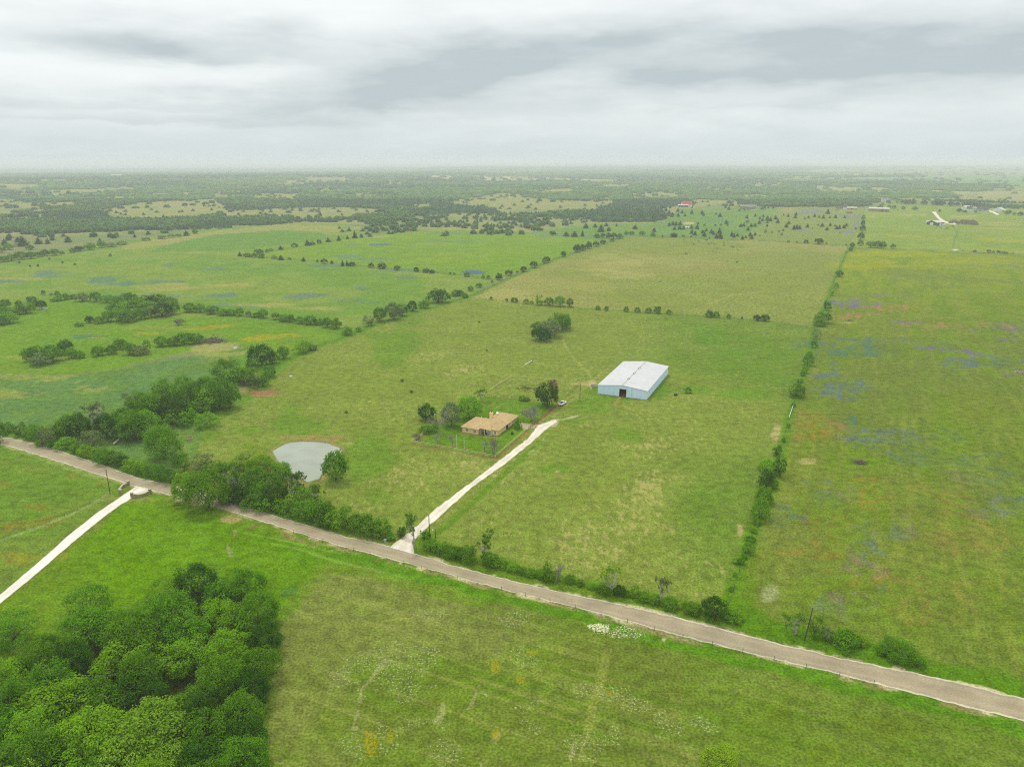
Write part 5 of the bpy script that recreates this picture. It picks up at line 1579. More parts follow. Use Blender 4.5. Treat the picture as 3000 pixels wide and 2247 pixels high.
# ---- far woods: too many trees to count, one body of woodland
def far_woods():
    r = np.random.default_rng(11)
    bands = [(1080, 1700, 9.0), (1700, 2600, 12.0), (2600, 4200, 18.0), (4200, 7200, 30.0), (7200, 13000, 60.0)]
    PT = []
    for d0, d1, s in bands:
        n = int((d1 * d1 - d0 * d0) / 2 * 1.62 / (s * s) * 1.25)
        d = np.sqrt(r.uniform(d0 * d0, d1 * d1, n))
        u = r.uniform(-0.81, 0.81, n)
        PT.append(np.column_stack([u * d, d, np.full(n, s)]))
    PT = np.vstack(PT)
    X, Y, S = PT.T
    zz = hills(X, Y)
    qx, qy = project(X, Y, zz)
    jx, jy = (fbm(X, Y, 60, 201, 2) - 0.5) * 40, (fbm(X, Y, 60, 202, 2) - 0.5) * 40
    qx0, qy0 = project(X + jx, Y + jy)
    qx1, qy1 = project(X + jx, Y + jy, 8.5)
    qx2, qy2 = project(X + jx, Y + jy, 4.0)
    cleared = in_any(qx0, qy0, CLEAR) | in_any(qx1, qy1, CLEAR) | in_any(qx2, qy2, CLEAR)
    inw = in_any(qx0, qy0, WOODS) & ~cleared
    g1 = fbm(X, Y, 260, 203, 4)
    g2 = fbm(X, Y, 900, 204, 3)
    g3 = fbm(X / 420.0, Y / 150.0, 1.0, 208, 3)
    keep = inw & ((0.5 * g1 + 0.5 * g3 > 0.468 + 0.045 * sm(Y, 2200, 4200)) | (r.uniform(0, 1, len(X)) < 0.16)) & (r.uniform(0, 1, len(X)) < 0.93)
    loose = (~inw) & (~cleared) & (qy0 < 604) & (r.uniform(0, 1, len(X)) < (0.035 + 0.10 * (g1 > 0.60)) * (1 - 0.75 * (qx0 > 2250)))
    clr = cleared & (r.uniform(0, 1, len(X)) < 0.04 * (fbm(X, Y, 120, 207, 2) > 0.5) + 0.01)
    scrub = inpoly(qx, qy, pl('L', -400, 560, 0, 555, 300, 545, 520, 560, 800, 545, 1000, 525, 1300, 528, 1000, 545, 500, 590, 0, 640, -400, 690)) & (r.uniform(0, 1, len(X)) < 0.07)
    k = (keep | loose | clr | scrub) & (qx > -420) & (qx < 3420) & (qy < 697)
    X, Y, S, zz, g1, g2 = X[k], Y[k], S[k], zz[k], g1[k], g2[k]
    n = len(X)
    kind = (0.6 * fbm(X, Y, 420, 205, 3) + 0.4 * fbm(X, Y, 110, 206, 3) + r.normal(0, 0.035, n)) > 0.505      # cedar or broadleaf
    dk = np.array(TONE['c']) * np.array([1.9, 1.75, 2.6])  # far tints paler and bluer than nearby trees: some haze put into the colour
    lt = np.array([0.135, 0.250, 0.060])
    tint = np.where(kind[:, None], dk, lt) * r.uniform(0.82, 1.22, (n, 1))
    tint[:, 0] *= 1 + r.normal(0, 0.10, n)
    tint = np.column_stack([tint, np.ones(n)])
    w = np.clip(S * 1.15, 9.0, 75) * r.uniform(0.75, 1.35, n)
    h = np.minimum(np.clip(S * 0.55, 6.5, 13) * r.uniform(0.8, 1.25, n), 13)
    a = r.uniform(0, 6.28, n)
    near = Y < 2300
    protos = {}
    for s in range(4):
        protos[(0, s)] = crown('oak', 40 + s, 0.30, 0.9)
        protos[(1, s)] = crown('cedar', 40 + s, 0.30, 0.9)
        # far away: a lumpy low dome
        m = 10
        V = []
        rr = np.random.default_rng(70 + s)
        rad = rr.uniform(0.38, 0.56, (3, m))
        ring = lambda j, zq, sc: [(rad[j][i % m] * sc * math.cos(6.283 * i / m), rad[j][i % m] * sc * math.sin(6.283 * i / m), zq + rr.uniform(-0.09, 0.09)) for i in range(m)]
        L0, L1, L2 = ring(0, 0.02, 1.0), ring(1, 0.45, 0.98), ring(2, 0.82, 0.58)
        for A, B in ((L0, L1), (L1, L2)):
            for i in range(m):
                j = (i + 1) % m
                V += [A[i], A[j], B[j], B[i]]
        for i in range(0, m, 2):
            V += [L2[i], L2[(i + 1) % m], L2[(i + 2) % m], (0, 0, 1.0)]
        protos[(2, s)] = np.array(V)
    VS, TS = [], []
    var = r.integers(0, 4, n)
    cls = np.where(near, kind.astype(int), 2)
    for cl in (0, 1, 2):
        for s in range(4):
            idx = np.where((cls == cl) & (var == s))[0]
            if not len(idx):
                continue
            Pv = protos[(cl, s)]
            ca, sa = np.cos(a[idx])[:, None], np.sin(a[idx])[:, None]
            ww, hh = w[idx][:, None], h[idx][:, None]
            x_ = (Pv[None, :, 0] * ca - Pv[None, :, 1] * sa) * ww + X[idx][:, None]
            y_ = (Pv[None, :, 0] * sa + Pv[None, :, 1] * ca) * ww + Y[idx][:, None]
            z_ = Pv[None, :, 2] * hh + zz[idx][:, None]
            VS.append(np.stack([x_, y_, z_], -1).reshape(-1, 3))
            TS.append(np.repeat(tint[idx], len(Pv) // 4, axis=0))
    V, T = np.vstack(VS), np.vstack(TS)
    print('far woods:', n, 'trees', len(V) // 4, 'faces')
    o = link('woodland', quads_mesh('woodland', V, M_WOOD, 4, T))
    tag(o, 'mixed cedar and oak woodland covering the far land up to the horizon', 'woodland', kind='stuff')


far_woods()
print('trees placed', N_TREE[0])
# ================================================================== BUILDINGS
def ang_of(v):
    return math.atan2(v[1], v[0])


M_TRIM = mat('white_trim', (0.72, 0.74, 0.74), 0.5, 0.05)
M_PANE = mat('pane', (0.10, 0.15, 0.19), 0.08, 0.2, 2.0, spec=0.6)
M_DARK = mat('dark_inside', (0.02, 0.016, 0.012), 0.9, 0.3)
M_STEEL = mat('galvanised', (0.42, 0.44, 0.45), 0.45, 0.12, metal=0.6)
M_RUST = mat('rusty_pipe', (0.16, 0.09, 0.05), 0.8, 0.3)
M_POLE = mat('pole_wood', (0.085, 0.065, 0.05), 0.9, 0.25, 6.0)
M_RAIL = mat('tan_rail', (0.55, 0.48, 0.25), 0.7, 0.15)
M_BRICK = mat('tan_brick', (0.74, 0.54, 0.25), 0.9, 0.10, 1.0, brick=(0.4, 0.13, 0.012))
M_SHING = mat('tan_shingle', (0.44, 0.315, 0.145), 0.95, 0.22, 1.6, brick=(0.9, 0.28, 0.02))
M_FASC = mat('brown_fascia', alb(120, 84, 52), 0.8, 0.1)


def face_box(mb, x0, x1, y0, y1, z0, z1):
    return mb.box(x0, y0, z0, x1, y1, z1)


def window(root, name, x, y, w, z0, z1, axis='x', out_=-1, panes=2, frame_mat=None, deep=0.07):
    """a framed window on a wall; axis is the direction along the wall, out_ the sign of the outward normal"""
    fr, pn = MB(), MB()
    t_ = 0.09
    def bx(m, a0, a1, z_0, z_1, d0, d1):
        d0, d1 = sorted((d0 * out_, d1 * out_))
        if axis == 'x':
            m.box(x + a0, y + d0, z_0, x + a1, y + d1, z_1)
        else:
            m.box(x + d0, y + a0, z_0, x + d1, y + a1, z_1)
    bx(pn, -w / 2 + t_, w / 2 - t_, z0 + t_, z1 - t_, 0.004, 0.03)
    bx(fr, -w / 2, w / 2, z1 - t_, z1, 0.003, deep)
    bx(fr, -w / 2, w / 2, z0, z0 + t_, 0.003, deep + 0.03)
    for a in (-w / 2, w / 2 - t_):
        bx(fr, a, a + t_, z0 + t_, z1 - t_, 0.003, deep)
    for k in range(1, panes):
        a = -w / 2 + w * k / panes
        bx(fr, a - 0.03, a + 0.03, z0 + t_, z1 - t_, 0.032, deep - 0.01)
    bx(fr, -w / 2 + t_, w / 2 - t_, (z0 + z1) / 2 - 0.03, (z0 + z1) / 2 + 0.03, 0.032, deep - 0.02)
    f = fr.build(name, frame_mat or M_TRIM, root)
    pn.build('pane', M_PANE, f)
    return f


def door(root, x, y, w, z0, z1, axis, out_, m, name='door'):
    d = MB()
    lo, hi = sorted((0.004 * out_, 0.06 * out_))
    if axis == 'x':
        d.box(x - w / 2, y + lo, z0, x + w / 2, y + hi, z1)
    else:
        d.box(x + lo, y - w / 2, z0, x + hi, y + w / 2, z1)
    o = d.build(name, m, root)
    h = MB()
    hx = 0.09 * out_
    if axis == 'x':
        h.tube((x + w * 0.36, y + hx - 0.03, z0 + 1.0), (x + w * 0.36, y + hx + 0.03, z0 + 1.0), 0.04, 0.04, 8)
    else:
        h.tube((x + hx - 0.03, y + w * 0.36, z0 + 1.0), (x + hx + 0.03, y + w * 0.36, z0 + 1.0), 0.04, 0.04, 8)
    h.build('handle', M_STEEL, o)
    return o


def thick_roof(polys, th=0.16):
    """roof planes with a closed underside and fascia"""
    mb = MB()
    bm = bmesh.new()
    cache = {}
    def vt(p):
        k = tuple(round(q, 3) for q in p)
        if k not in cache:
            cache[k] = bm.verts.new(p)
        return cache[k]
    for p in polys:
        bm.faces.new([vt(q) for q in p])
    bmesh.ops.recalc_face_normals(bm, faces=bm.faces[:])
    if sum(f.normal.z for f in bm.faces) < 0:
        bmesh.ops.reverse_faces(bm, faces=bm.faces[:])
    geom = bmesh.ops.extrude_face_region(bm, geom=bm.faces[:])
    vs = [g for g in geom['geom'] if isinstance(g, bmesh.types.BMVert)]
    bmesh.ops.translate(bm, verts=vs, vec=(0, 0, th))
    bmesh.ops.recalc_face_normals(bm, faces=bm.faces[:])
    me = bpy.data.meshes.new('roof')
    bm.to_mesh(me)
    bm.free()
    return me


YC = np.array(G(*px('Y', 1070, 1190)))
YA = np.array(G(*px('Y', 105, 1015)))
E1 = (YC - YA) / np.hypot(*(YC - YA))
YROT = ang_of(E1)


def yloc(x, y):
    e2 = np.array([-E1[1], E1[0]])
    p = YC + E1 * x + e2 * y
    return float(p[0]), float(p[1])


def tan_house():
    root = empty('ranch_house', (*yloc(0, 0), 0), YROT)
    tag(root, 'tan brick ranch house with a brown shingled hip roof inside the fenced yard', 'house')
    fp = [(-27.0, 21.0), (-18.9, 21.0), (-18.9, 24.2), (-15.6, 24.2), (-15.6, 22.4), (-12.8, 22.4), (-12.8, 23.4), (-10.1, 23.4), (-10.1, 45.4), (-20.0, 45.4), (-20.0, 35.2), (-27.0, 35.2)]
    MB().prism(fp, 0.0, 2.45).build('wall', M_BRICK, root)
    MB().box(-27.3, 20.4, 0, -18.9, 21.0 - 0.003, 0.10).box(-19.2, 21.4, 0, -15.3, 24.2 - 0.003, 0.14).box(-16.6, 21.2, 0, -9.2, 21.36, 0.10).build('porch_slab', M_CONC, root)
    e = 2.45
    LF, S1, S2 = (-27.9, 20.7, e), (-18.4, 20.7, e), (-18.4, 22.0, e + 0.28)
    P1, P2, RF = (-12.9, 22.0, e), (-12.9, 22.9, e + 0.12), (-9.5, 22.9, e)
    RB, LBw, IN = (-9.5, 46.2, e), (-20.7, 46.2, e), (-20.7, 36.0, e)
    LB = (-27.9, 36.0, e)
    L1, R2, Wd = (-23.0, 28.5, 5.1), (-15.2, 28.5, 5.0), (-15.2, 40.6, 5.0)
    polys = [(LF, S1, S2, R2, L1), (S2, P1, R2), (P1, P2, RF, R2), (RF, RB, Wd, R2), (RB, LBw, Wd), (LBw, IN, R2, Wd), (IN, LB, L1, R2), (LB, LF, L1)]
    me = thick_roof(polys, 0.14)
    me.materials.append(M_SHING)
    rf = link('roof', me, root)
    ch = MB().box(-19.6, 34.2, 2.6, -18.2, 35.4, 6.1).box(-19.72, 34.08, 6.1, -18.08, 35.52, 6.28)
    c_ = ch.build('chimney', M_BRICK, rf)
    MB().tube((-18.9, 34.8, 6.28), (-18.9, 34.8, 6.75), 0.18, 0.18, 8).lathe([(0.32, 0.0), (0.10, 0.18)], (-18.9, 34.8, 6.75), 8).build('flue', M_DARK, c_)
    for x_, y_, z_, h_ in ((-21.0, 28.7, 5.1, 0.75), (-19.0, 29.4, 4.9, 0.5), (-17.1, 30.2, 4.9, 0.5)):
        MB().tube((x_, y_, z_ - 0.4), (x_, y_, z_ + h_ * 0.6), 0.10, 0.10, 8).lathe([(0.22, 0), (0.22, 0.16), (0.05, 0.26)], (x_, y_, z_ + h_ * 0.6), 8).build('vent_pipe', M_TRIM, rf)
    window(root, 'window', -24.6, 21.0, 1.5, 0.75, 2.1)
    window(root, 'window', -20.6, 21.0, 1.5, 0.75, 2.1)
    window(root, 'bay_window', -14.2, 22.4, 2.3, 0.35, 2.15, panes=4)
    window(root, 'window', -11.4, 23.4, 0.9, 0.55, 2.15, panes=1)
    door(root, -17.0, 24.2, 1.0, 0.14, 2.2, 'x', -1, mat('front_door', (0.10, 0.04, 0.03), 0.5))
    window(root, 'window', -10.1, 30.6, 1.2, 0.95, 2.0, 'y', 1)
    door(root, -10.1, 33.4, 1.9, 0.05, 2.15, 'y', 1, M_DARK, 'patio_door')
    window(root, 'window', -10.1, 36.6, 1.1, 1.0, 2.0, 'y', 1)
    gd_ = MB()
    for k in range(4):
        gd_.box(-10.1 + 0.004, 39.0, 0.05 + k * 0.55, -10.1 + 0.06, 44.0, 0.05 + k * 0.55 + 0.53)
    gd_.build('garage_door', mat('cream_door', alb(224, 214, 176), 0.6, 0.05), root)
    po = MB()
    for x_ in (-18.2, -16.2):
        po.box(x_ - 0.08, 22.2, 0.14, x_ + 0.08, 22.36, 2.66)
    po.build('porch_posts', M_TRIM, root)
    ds = MB().tube((-17.6, 38.6, 3.0), (-17.6, 38.6, 5.2), 0.05, 0.05, 6)
    o = ds.build('dish_mast', M_STEEL, rf)
    MB().lathe([(0.05, 0.0), (0.35, 0.06), (0.62, 0.24), (0.60, 0.26), (0.34, 0.10), (0.02, 0.06)], (0, 0, 0), 14).build('dish', M_TRIM, rf, loc=(-17.6, 38.6, 5.15), rot=(0.7, 0, 0.4))
    return root


tan_house()


def barn():
    b0, b1, b2 = G(*px('B', 1320, 728)), G(*px('B', 632, 640)), G(*px('B', 1637, 370))
    u = b0 - b1
    root = empty('barn', (float(b1[0]), float(b1[1]), 0), ang_of(u))
    tag(root, 'large pale blue metal barn with a white low gable roof and open sliding door', 'barn')
    Wd, Dp, ev, rg = 26.6, 51.6, 4.8, 6.25
    M_BLUE = mat('blue_siding', (0.62, 0.78, 0.98), 0.5, 0.07, 0.5, stripes=(0, 0.9, 0.04), col2=(0.48, 0.66, 0.88), c2amt=0.05)
    M_BLUE2 = mat('blue_siding_side', (0.62, 0.78, 0.98), 0.5, 0.07, 0.5, stripes=(1, 0.9, 0.04))
    M_ROOF = mat('pale_roof', (0.50, 0.50, 0.495), 0.5, 0.07, 0.25, stripes=(1, 0.75, 0.03), brick=(13.3, 2.6, 0.05, 0.985, 0.93))
    T = 0.15
    x0, x1 = 11.75, 15.55                       # door opening
    fw = MB()
    top = lambda x: ev + (rg - ev) * (1 - abs(x - Wd / 2) / (Wd / 2))
    def gable(y0, y1, xa, xb, zlo):
        xs = sorted({xa, xb, *([Wd / 2] if xa < Wd / 2 < xb else [])})
        for p, q in zip(xs[:-1], xs[1:]):
            V = [(p, y0, zlo), (q, y0, zlo), (q, y0, top(q)), (p, y0, top(p)), (p, y1, zlo), (q, y1, zlo), (q, y1, top(q)), (p, y1, top(p))]
            b = len(fw.v)
            fw.v += V
            fw.f += [tuple(b + i for i in f) for f in ((0, 1, 2, 3), (5, 4, 7, 6), (0, 4, 5, 1), (3, 2, 6, 7), (1, 5, 6, 2), (4, 0, 3, 7))]
    gable(0, T, 0, x0, 0)
    gable(0, T, x1, Wd, 0)
    gable(0, T, x0, x1, 4.15)
    fw.build('end_wall', M_BLUE, root)
    fw.v, fw.f = [], []
    gable(Dp - T, Dp, 0, Wd, 0)
    fw.build('end_wall', M_BLUE, root)
    MB().box(0.002, T + 0.002, 0, T, Dp - T - 0.002, ev).box(Wd - T, T + 0.002, 0, Wd - 0.002, Dp - T - 0.002, ev).build('side_wall', M_BLUE2, root)
    MB().box(T, T, 0.02, Wd - T, Dp - T, 0.08).build('dirt_floor', mat('barn_dirt', (0.12, 0.08, 0.05), 0.95, 0.3), root)
    o_ = 0.35
    zt = lambda x: top(x) + 0.03
    me = thick_roof([((-o_, -o_, zt(-o_)), (Wd / 2, -o_, zt(Wd / 2)), (Wd / 2, Dp + o_, zt(Wd / 2)), (-o_, Dp + o_, zt(-o_))),
                     ((Wd / 2, -o_, zt(Wd / 2)), (Wd + o_, -o_, zt(Wd + o_)), (Wd + o_, Dp + o_, zt(Wd + o_)), (Wd / 2, Dp + o_, zt(Wd / 2)))], 0.10)
    me.materials.append(M_ROOF)
    rf = link('roof', me, root)
    MB().box(Wd / 2 - 0.18, -0.34, rg + 0.135, Wd / 2 + 0.18, Dp + 0.34, rg + 0.17).build('ridge_cap', mat('ridge_cap', alb(196, 196, 194), 0.5, 0.05), rf)
    M_VENT = mat('vent_grey', (0.30, 0.31, 0.31), 0.6, 0.1)
    for y_ in (11.5, 23.0, 34.5):
        v = MB().box(Wd / 2 - 0.42, y_, rg + 0.172, Wd / 2 - 0.30, y_ + 3.0, rg + 0.50).box(Wd / 2 + 0.30, y_, rg + 0.172, Wd / 2 + 0.42, y_ + 3.0, rg + 0.50)
        v.box(Wd / 2 - 0.30, y_, rg + 0.172, Wd / 2 + 0.30, y_ + 0.10, rg + 0.44).box(Wd / 2 - 0.30, y_ + 2.9, rg + 0.172, Wd / 2 + 0.30, y_ + 3.0, rg + 0.44)
        vo = v.build('ridge_vent', M_VENT, rf)
        MB().box(Wd / 2 - 0.22, y_ + 0.15, rg + 0.30, Wd / 2 + 0.22, y_ + 2.85, rg + 0.34).build('vent_cap', M_TRIM, vo)
    tr = MB()
    for x_ in (-0.03, Wd - 0.28):
        tr.box(x_, -0.04, 0, x_ + 0.31, -0.003, top(x_ + 0.15) - 0.05)
    tr.box(Wd + 0.003, 0.0, 0, Wd + 0.04, 0.28, ev - 0.02).box(Wd + 0.003, Dp - 0.28, 0, Wd + 0.04, Dp, ev - 0.02)
    for y_ in (Dp * 0.33, Dp * 0.66):
        tr.box(Wd + 0.003, y_, 0, Wd + 0.03, y_ + 0.12, ev - 0.02)
    tr.build('corner_trim', M_TRIM, root)
    rail = MB().box(8.6, -0.20, 4.36, 18.7, -0.004, 4.62).box(8.60, -0.16, 0, 8.78, -0.004, 4.36).box(18.5, -0.16, 0, 18.7, -0.004, 4.36)
    rail.build('door_track', M_TRIM, root)
    for xa, xb in ((8.9, x0 - 0.02), (x1 + 0.02, 18.4)):
        dp_ = MB().box(xa, -0.14, 0.06, xb, -0.06, 4.34).build('sliding_door', M_BLUE, root)
        q = MB()
        for a, b in ((xa, xa + 0.14), (xb - 0.14, xb)):
            q.box(a, -0.17, 0.06, b, -0.143, 4.34)
        q.box(xa + 0.14, -0.17, 0.06, xb - 0.14, -0.143, 0.20)
        q.build('door_frame', M_TRIM, dp_)
    gt = MB()
    for z_ in (0.35, 0.75, 1.15, 1.5):
        gt.tube((x0 + 0.05, 0.9, z_), (x1 - 0.05, 0.9, z_), 0.05, 0.05, 6)
    for x_ in (x0 + 0.1, 13.0, 13.9, x1 - 0.1):
        gt.tube((x_, 0.9, 0.08), (x_, 0.9, 1.75), 0.06, 0.06, 6)
    gt.build('inner_gate', mat('rust_red_gate', (0.30, 0.10, 0.045), 0.7, 0.2), root)
    MB().tube((x0 + 1.9, -0.2, 4.9), (x0 + 1.9, -0.02, 5.0), 0.10, 0.10, 8).build('lamp', M_VENT, root)
    return root


barn()


def simple_house(label, cat, x, y, rz, L, Dp, ev, rg, wall, roof, wins=(), dors=(), hip=0.0, kind='farm_house', over=0.5, porch=None, cham=False, open_front=False, group=None):
    """gable or hip roofed building; local x along the ridge, front is -y"""
    z0 = float(hills(np.array([x]), np.array([y]))[0])
    root = empty(kind, (x, y, z0), rz)
    tag(root, label, 'shed' if cat == 'shed' else cat, group)
    w, r = MB(), []
    if open_front:
        w.box(-L / 2, Dp / 2 - 0.2, 0, L / 2, Dp / 2, ev).box(-L / 2, -Dp / 2, 0, -L / 2 + 0.2, Dp / 2 - 0.2, ev).box(L / 2 - 0.2, -Dp / 2, 0, L / 2, Dp / 2 - 0.2, ev)
    else:
        w.prism([(-L / 2, -Dp / 2), (L / 2, -Dp / 2), (L / 2, Dp / 2), (-L / 2, Dp / 2)], -0.5, ev)
    if not hip:
        for sx in (-1, 1):
            xa, xb = sx * L / 2, sx * (L / 2 - 0.2)
            b = len(w.v)
            w.v += [(xa, -Dp / 2, ev), (xa, Dp / 2, ev), (xa, 0, rg), (xb, -Dp / 2, ev), (xb, Dp / 2, ev), (xb, 0, rg)]
            w.f += [(b, b + 1, b + 2), (b + 5, b + 4, b + 3), (b, b + 2, b + 5, b + 3), (b + 1, b + 4, b + 5, b + 2)]
    w.build('wall', wall, root)
    k = (rg - ev) / (Dp / 2)
    ze = ev - over * k + 0.04
    A, B_, C__, D_ = (-L / 2 - over, -Dp / 2 - over, ze), (L / 2 + over, -Dp / 2 - over, ze), (L / 2 + over, Dp / 2 + over, ze), (-L / 2 - over, Dp / 2 + over, ze)
    h_ = hip if hip else -over
    P, Q = (-L / 2 + h_, 0, rg + 0.04), (L / 2 - h_, 0, rg + 0.04)
    polys = [(A, B_, Q, P), (C__, D_, P, Q)]
    if hip:
        polys += [(B_, C__, Q), (D_, A, P)]
    me = thick_roof(polys, 0.15)
    me.materials.append(roof)
    rf = link('roof', me, root)
    for (x_, wd, za, zb) in wins:
        window(root, 'window', x_, -Dp / 2, wd, za, zb, deep=0.1)
    for (x_, wd, zb, m) in dors:
        door(root, x_, -Dp / 2, wd, 0.02, zb, 'x', -1, m)
    if cham:
        MB().box(L * 0.2, -0.6, rg - 1.0, L * 0.2 + 1.2, 0.6, rg + 1.2).build('chimney', wall, rf)
    if porch:
        xa, xb, dd = porch
        MB().poly([(xa, -Dp / 2 - dd, ev - 0.6), (xb, -Dp / 2 - dd, ev - 0.6), (xb, -Dp / 2 - over - 0.01, ev - 0.05), (xa, -Dp / 2 - over - 0.01, ev - 0.05)]).build('porch_roof', roof, root)
        q = MB()
        n = max(2, int((xb - xa) / 3))
        for i in range(n + 1):
            xx = xa + 0.2 + (xb - xa - 0.4) * i / n
            q.box(xx - 0.12, -Dp / 2 - dd + 0.15, 0, xx + 0.12, -Dp / 2 - dd + 0.4, ev - 0.55)
        q.build('porch_posts', M_TRIM, root)
    return root


def at(c, x, y):
    p = G(*px(c, x, y))
    return float(p[0]), float(p[1])


def facing(x, y, off=0.0):
    """rotation that turns a local -y front towards the drone, plus an offset"""
    return math.atan2(y, x) - math.pi / 2 + off


M_WHITE = mat('white_wall', (0.62, 0.63, 0.62), 0.7, 0.05)
M_GREYW = mat('slate_siding', alb(84, 92, 104), 0.6, 0.08)
M_STONE = mat('tan_stone', alb(170, 146, 118), 0.9, 0.2, 0.7, brick=(0.9, 0.4, 0.03))
M_GROOF = mat('grey_brown_shingle', alb(108, 98, 92), 0.9, 0.15, 0.6)
M_WROOF = mat('white_metal_roof', alb(244, 244, 244), 0.5, 0.04)
M_RROOF = mat('red_metal_roof', alb(224, 70, 72), 0.5, 0.08)
M_TANW = mat('tan_siding', alb(196, 168, 132), 0.8, 0.1)
M_GYROOF = mat('grey_metal_roof', alb(150, 150, 148), 0.5, 0.08)
M_DGR = mat('dark_grey_roof', alb(92, 94, 98), 0.8, 0.1)
DK = mat('dark_door', (0.05, 0.045, 0.04), 0.7)

x_, y_ = at('R', 1185, 480)
simple_house('slate grey metal workshop with a white roof on the far right farm', 'workshop', x_, y_ + 6, facing(x_, y_, 1.05), 24, 20, 4.8, 8.0, M_GREYW, M_WROOF, kind='workshop')
wk = bpy.data.objects['workshop']
door(wk, 0, -10, 6, 0.02, 4.2, 'x', -1, M_TRIM, 'roller_door')
MB().box(-12.0 - 0.06, -3.2, 0.02, -12.0 - 0.004, 3.0, 4.3).build('roller_door', M_TRIM, wk)
x_, y_ = at('R', 1565, 478)
simple_house('sprawling tan stone house with a grey brown roof on the far right farm', 'house', x_ + 2, y_ + 8, facing(x_, y_, 0.06), 34, 17, 3.2, 8.4, M_STONE, M_GROOF, wins=[(-12, 2.2, 0.9, 2.4), (-6, 2.2, 0.9, 2.4), (0, 2.2, 0.9, 2.4), (4.5, 2.2, 0.9, 2.4)], dors=[(9, 2.4, 2.6, DK)], hip=6.0, porch=(6.0, 15.0, 3.0), cham=True)
x_, y_ = at('R', 1430, 466)
simple_house('tan stone garage wing left of the sprawling stone house', 'garage', x_ - 3, y_ + 8, facing(x_, y_, 0.5), 15, 12, 3.1, 6.6, M_STONE, M_GROOF, dors=[(-2.5, 3.0, 2.5, M_TRIM)], hip=4.0, kind='garage')
x_, y_ = at('R', 1085, 462)
simple_house('small white shed left of the slate grey workshop', 'shed', x_, y_, facing(x_, y_, 0.2), 8, 6, 3.2, 4.8, M_WHITE, M_WROOF, dors=[(0, 1.6, 2.2, DK)], kind='shed')
x_, y_ = at('R', 520, 325)
simple_house('long white metal shed beside the lane right of the cedar pasture', 'shed', x_, y_ + 8, facing(x_, y_, 0.0), 44, 18, 7.0, 9.5, M_TANW, M_WROOF, dors=[(8, 5, 5, DK), (16, 4, 4, DK)], kind='metal_shed')
x_, y_ = at('R', 200, 300)
simple_house('low white roofed shed behind the orange container', 'shed', x_, y_ + 8, facing(x_, y_, 0.0), 22, 10, 4.0, 6.0, M_TANW, M_WROOF, dors=[(0, 3, 3, DK)], kind='metal_shed')
x_, y_ = at('R', 75, 292)
simple_house('brown roofed house in the cluttered yard left of the orange container', 'house', x_, y_ + 8, facing(x_, y_, 0.1), 26, 11, 4.0, 7.0, M_TANW, M_GROOF, wins=[(-8, 2, 1, 2.6), (-3, 2, 1, 2.6), (8, 2, 1, 2.6)], dors=[(2, 1.6, 2.4, DK)], porch=(-4, 6, 3))
x_, y_ = at('R', 1665, 318)
simple_house('long white farmhouse with dark roof and dormer at the far right', 'house', x_ + 6, y_ + 10, facing(x_, y_, 0.05), 46, 16, 5.0, 10.5, M_WHITE, M_DGR, wins=[(-17, 2.4, 1, 3), (-11, 2.4, 1, 3), (-2, 2.4, 1, 3), (4, 2.4, 1, 3), (17, 2.4, 1, 3)], dors=[(-6.5, 2.0, 2.8, DK)], porch=(-4, 22, 4))
fh = bpy.data.objects['farm_house.002'] if 'farm_house.002' in bpy.data.objects else None
if fh:
    dm = MB()
    dm.prism([(-12, -7.6), (-2, -7.6), (-2, -2.0), (-12, -2.0)], 4.0, 8.4)
    dm.poly([(-12, -7.6, 8.4), (-2, -7.6, 8.4), (-7, -7.6, 11.4)])
    dmo = dm.build('dormer', M_WHITE, fh)
    me = thick_roof([((-12.6, -8.2, 8.1), (-7, -8.2, 11.5), (-7, 0.0, 11.5), (-12.6, 0.0, 8.1)), ((-7, -8.2, 11.5), (-1.4, -8.2, 8.1), (-1.4, 0.0, 8.1), (-7, 0.0, 11.5))], 0.15)
    me.materials.append(M_DGR)
    link('dormer_roof', me, dmo)
x_, y_ = at('R', 1940, 326)
simple_house('white gable house right of the long white farmhouse', 'house', x_, y_ + 8, facing(x_, y_, 1.2), 18, 20, 5.0, 10.0, M_WHITE, M_WROOF, wins=[(-4, 2.2, 1, 3), (4, 2.2, 1, 3)], dors=[(0, 2, 2.6, DK)], porch=(-8, 8, 4))
x_, y_ = at('R', 1590, 306)
simple_house('white gabled barn at the left end of the long white farmhouse', 'barn', x_ - 4, y_ + 16, facing(x_, y_, 0.9), 18, 12, 6.0, 10.0, M_WHITE, M_WROOF, dors=[(0, 3, 3.4, DK)], kind='white_barn')
x_, y_ = at('C', 358, 206)
simple_house('farm building with a bright red roof above the cedars', 'house', x_, y_ + 10, facing(x_, y_, 0.35), 26, 18, 5.0, 13.0, M_WHITE, M_RROOF, wins=[(-6, 2.4, 1, 3), (6, 2.4, 1, 3)], dors=[(0, 2, 2.6, DK)])
x_, y_ = at('C', 322, 212)
simple_house('white carport in front of the red roofed building', 'carport', x_, y_ + 4, facing(x_, y_, 0.1), 26, 11, 4.6, 6.2, M_WHITE, M_WROOF, kind='carport', open_front=True)
x_, y_ = at('C', 928, 232)
simple_house('long tan house with a grey roof among the far cedars', 'house', x_, y_ + 8, facing(x_, y_, 0.03), 40, 15, 6.5, 10.5, M_TANW, M_GYROOF, wins=[(-14, 2.6, 1.2, 3.4), (-8, 2.6, 1.2, 3.4), (8, 2.6, 1.2, 3.4), (14, 2.6, 1.2, 3.4)], dors=[(2, 2.4, 3.0, DK)], porch=(-6, 12, 4))
x_, y_ = at('C', 1475, 192)
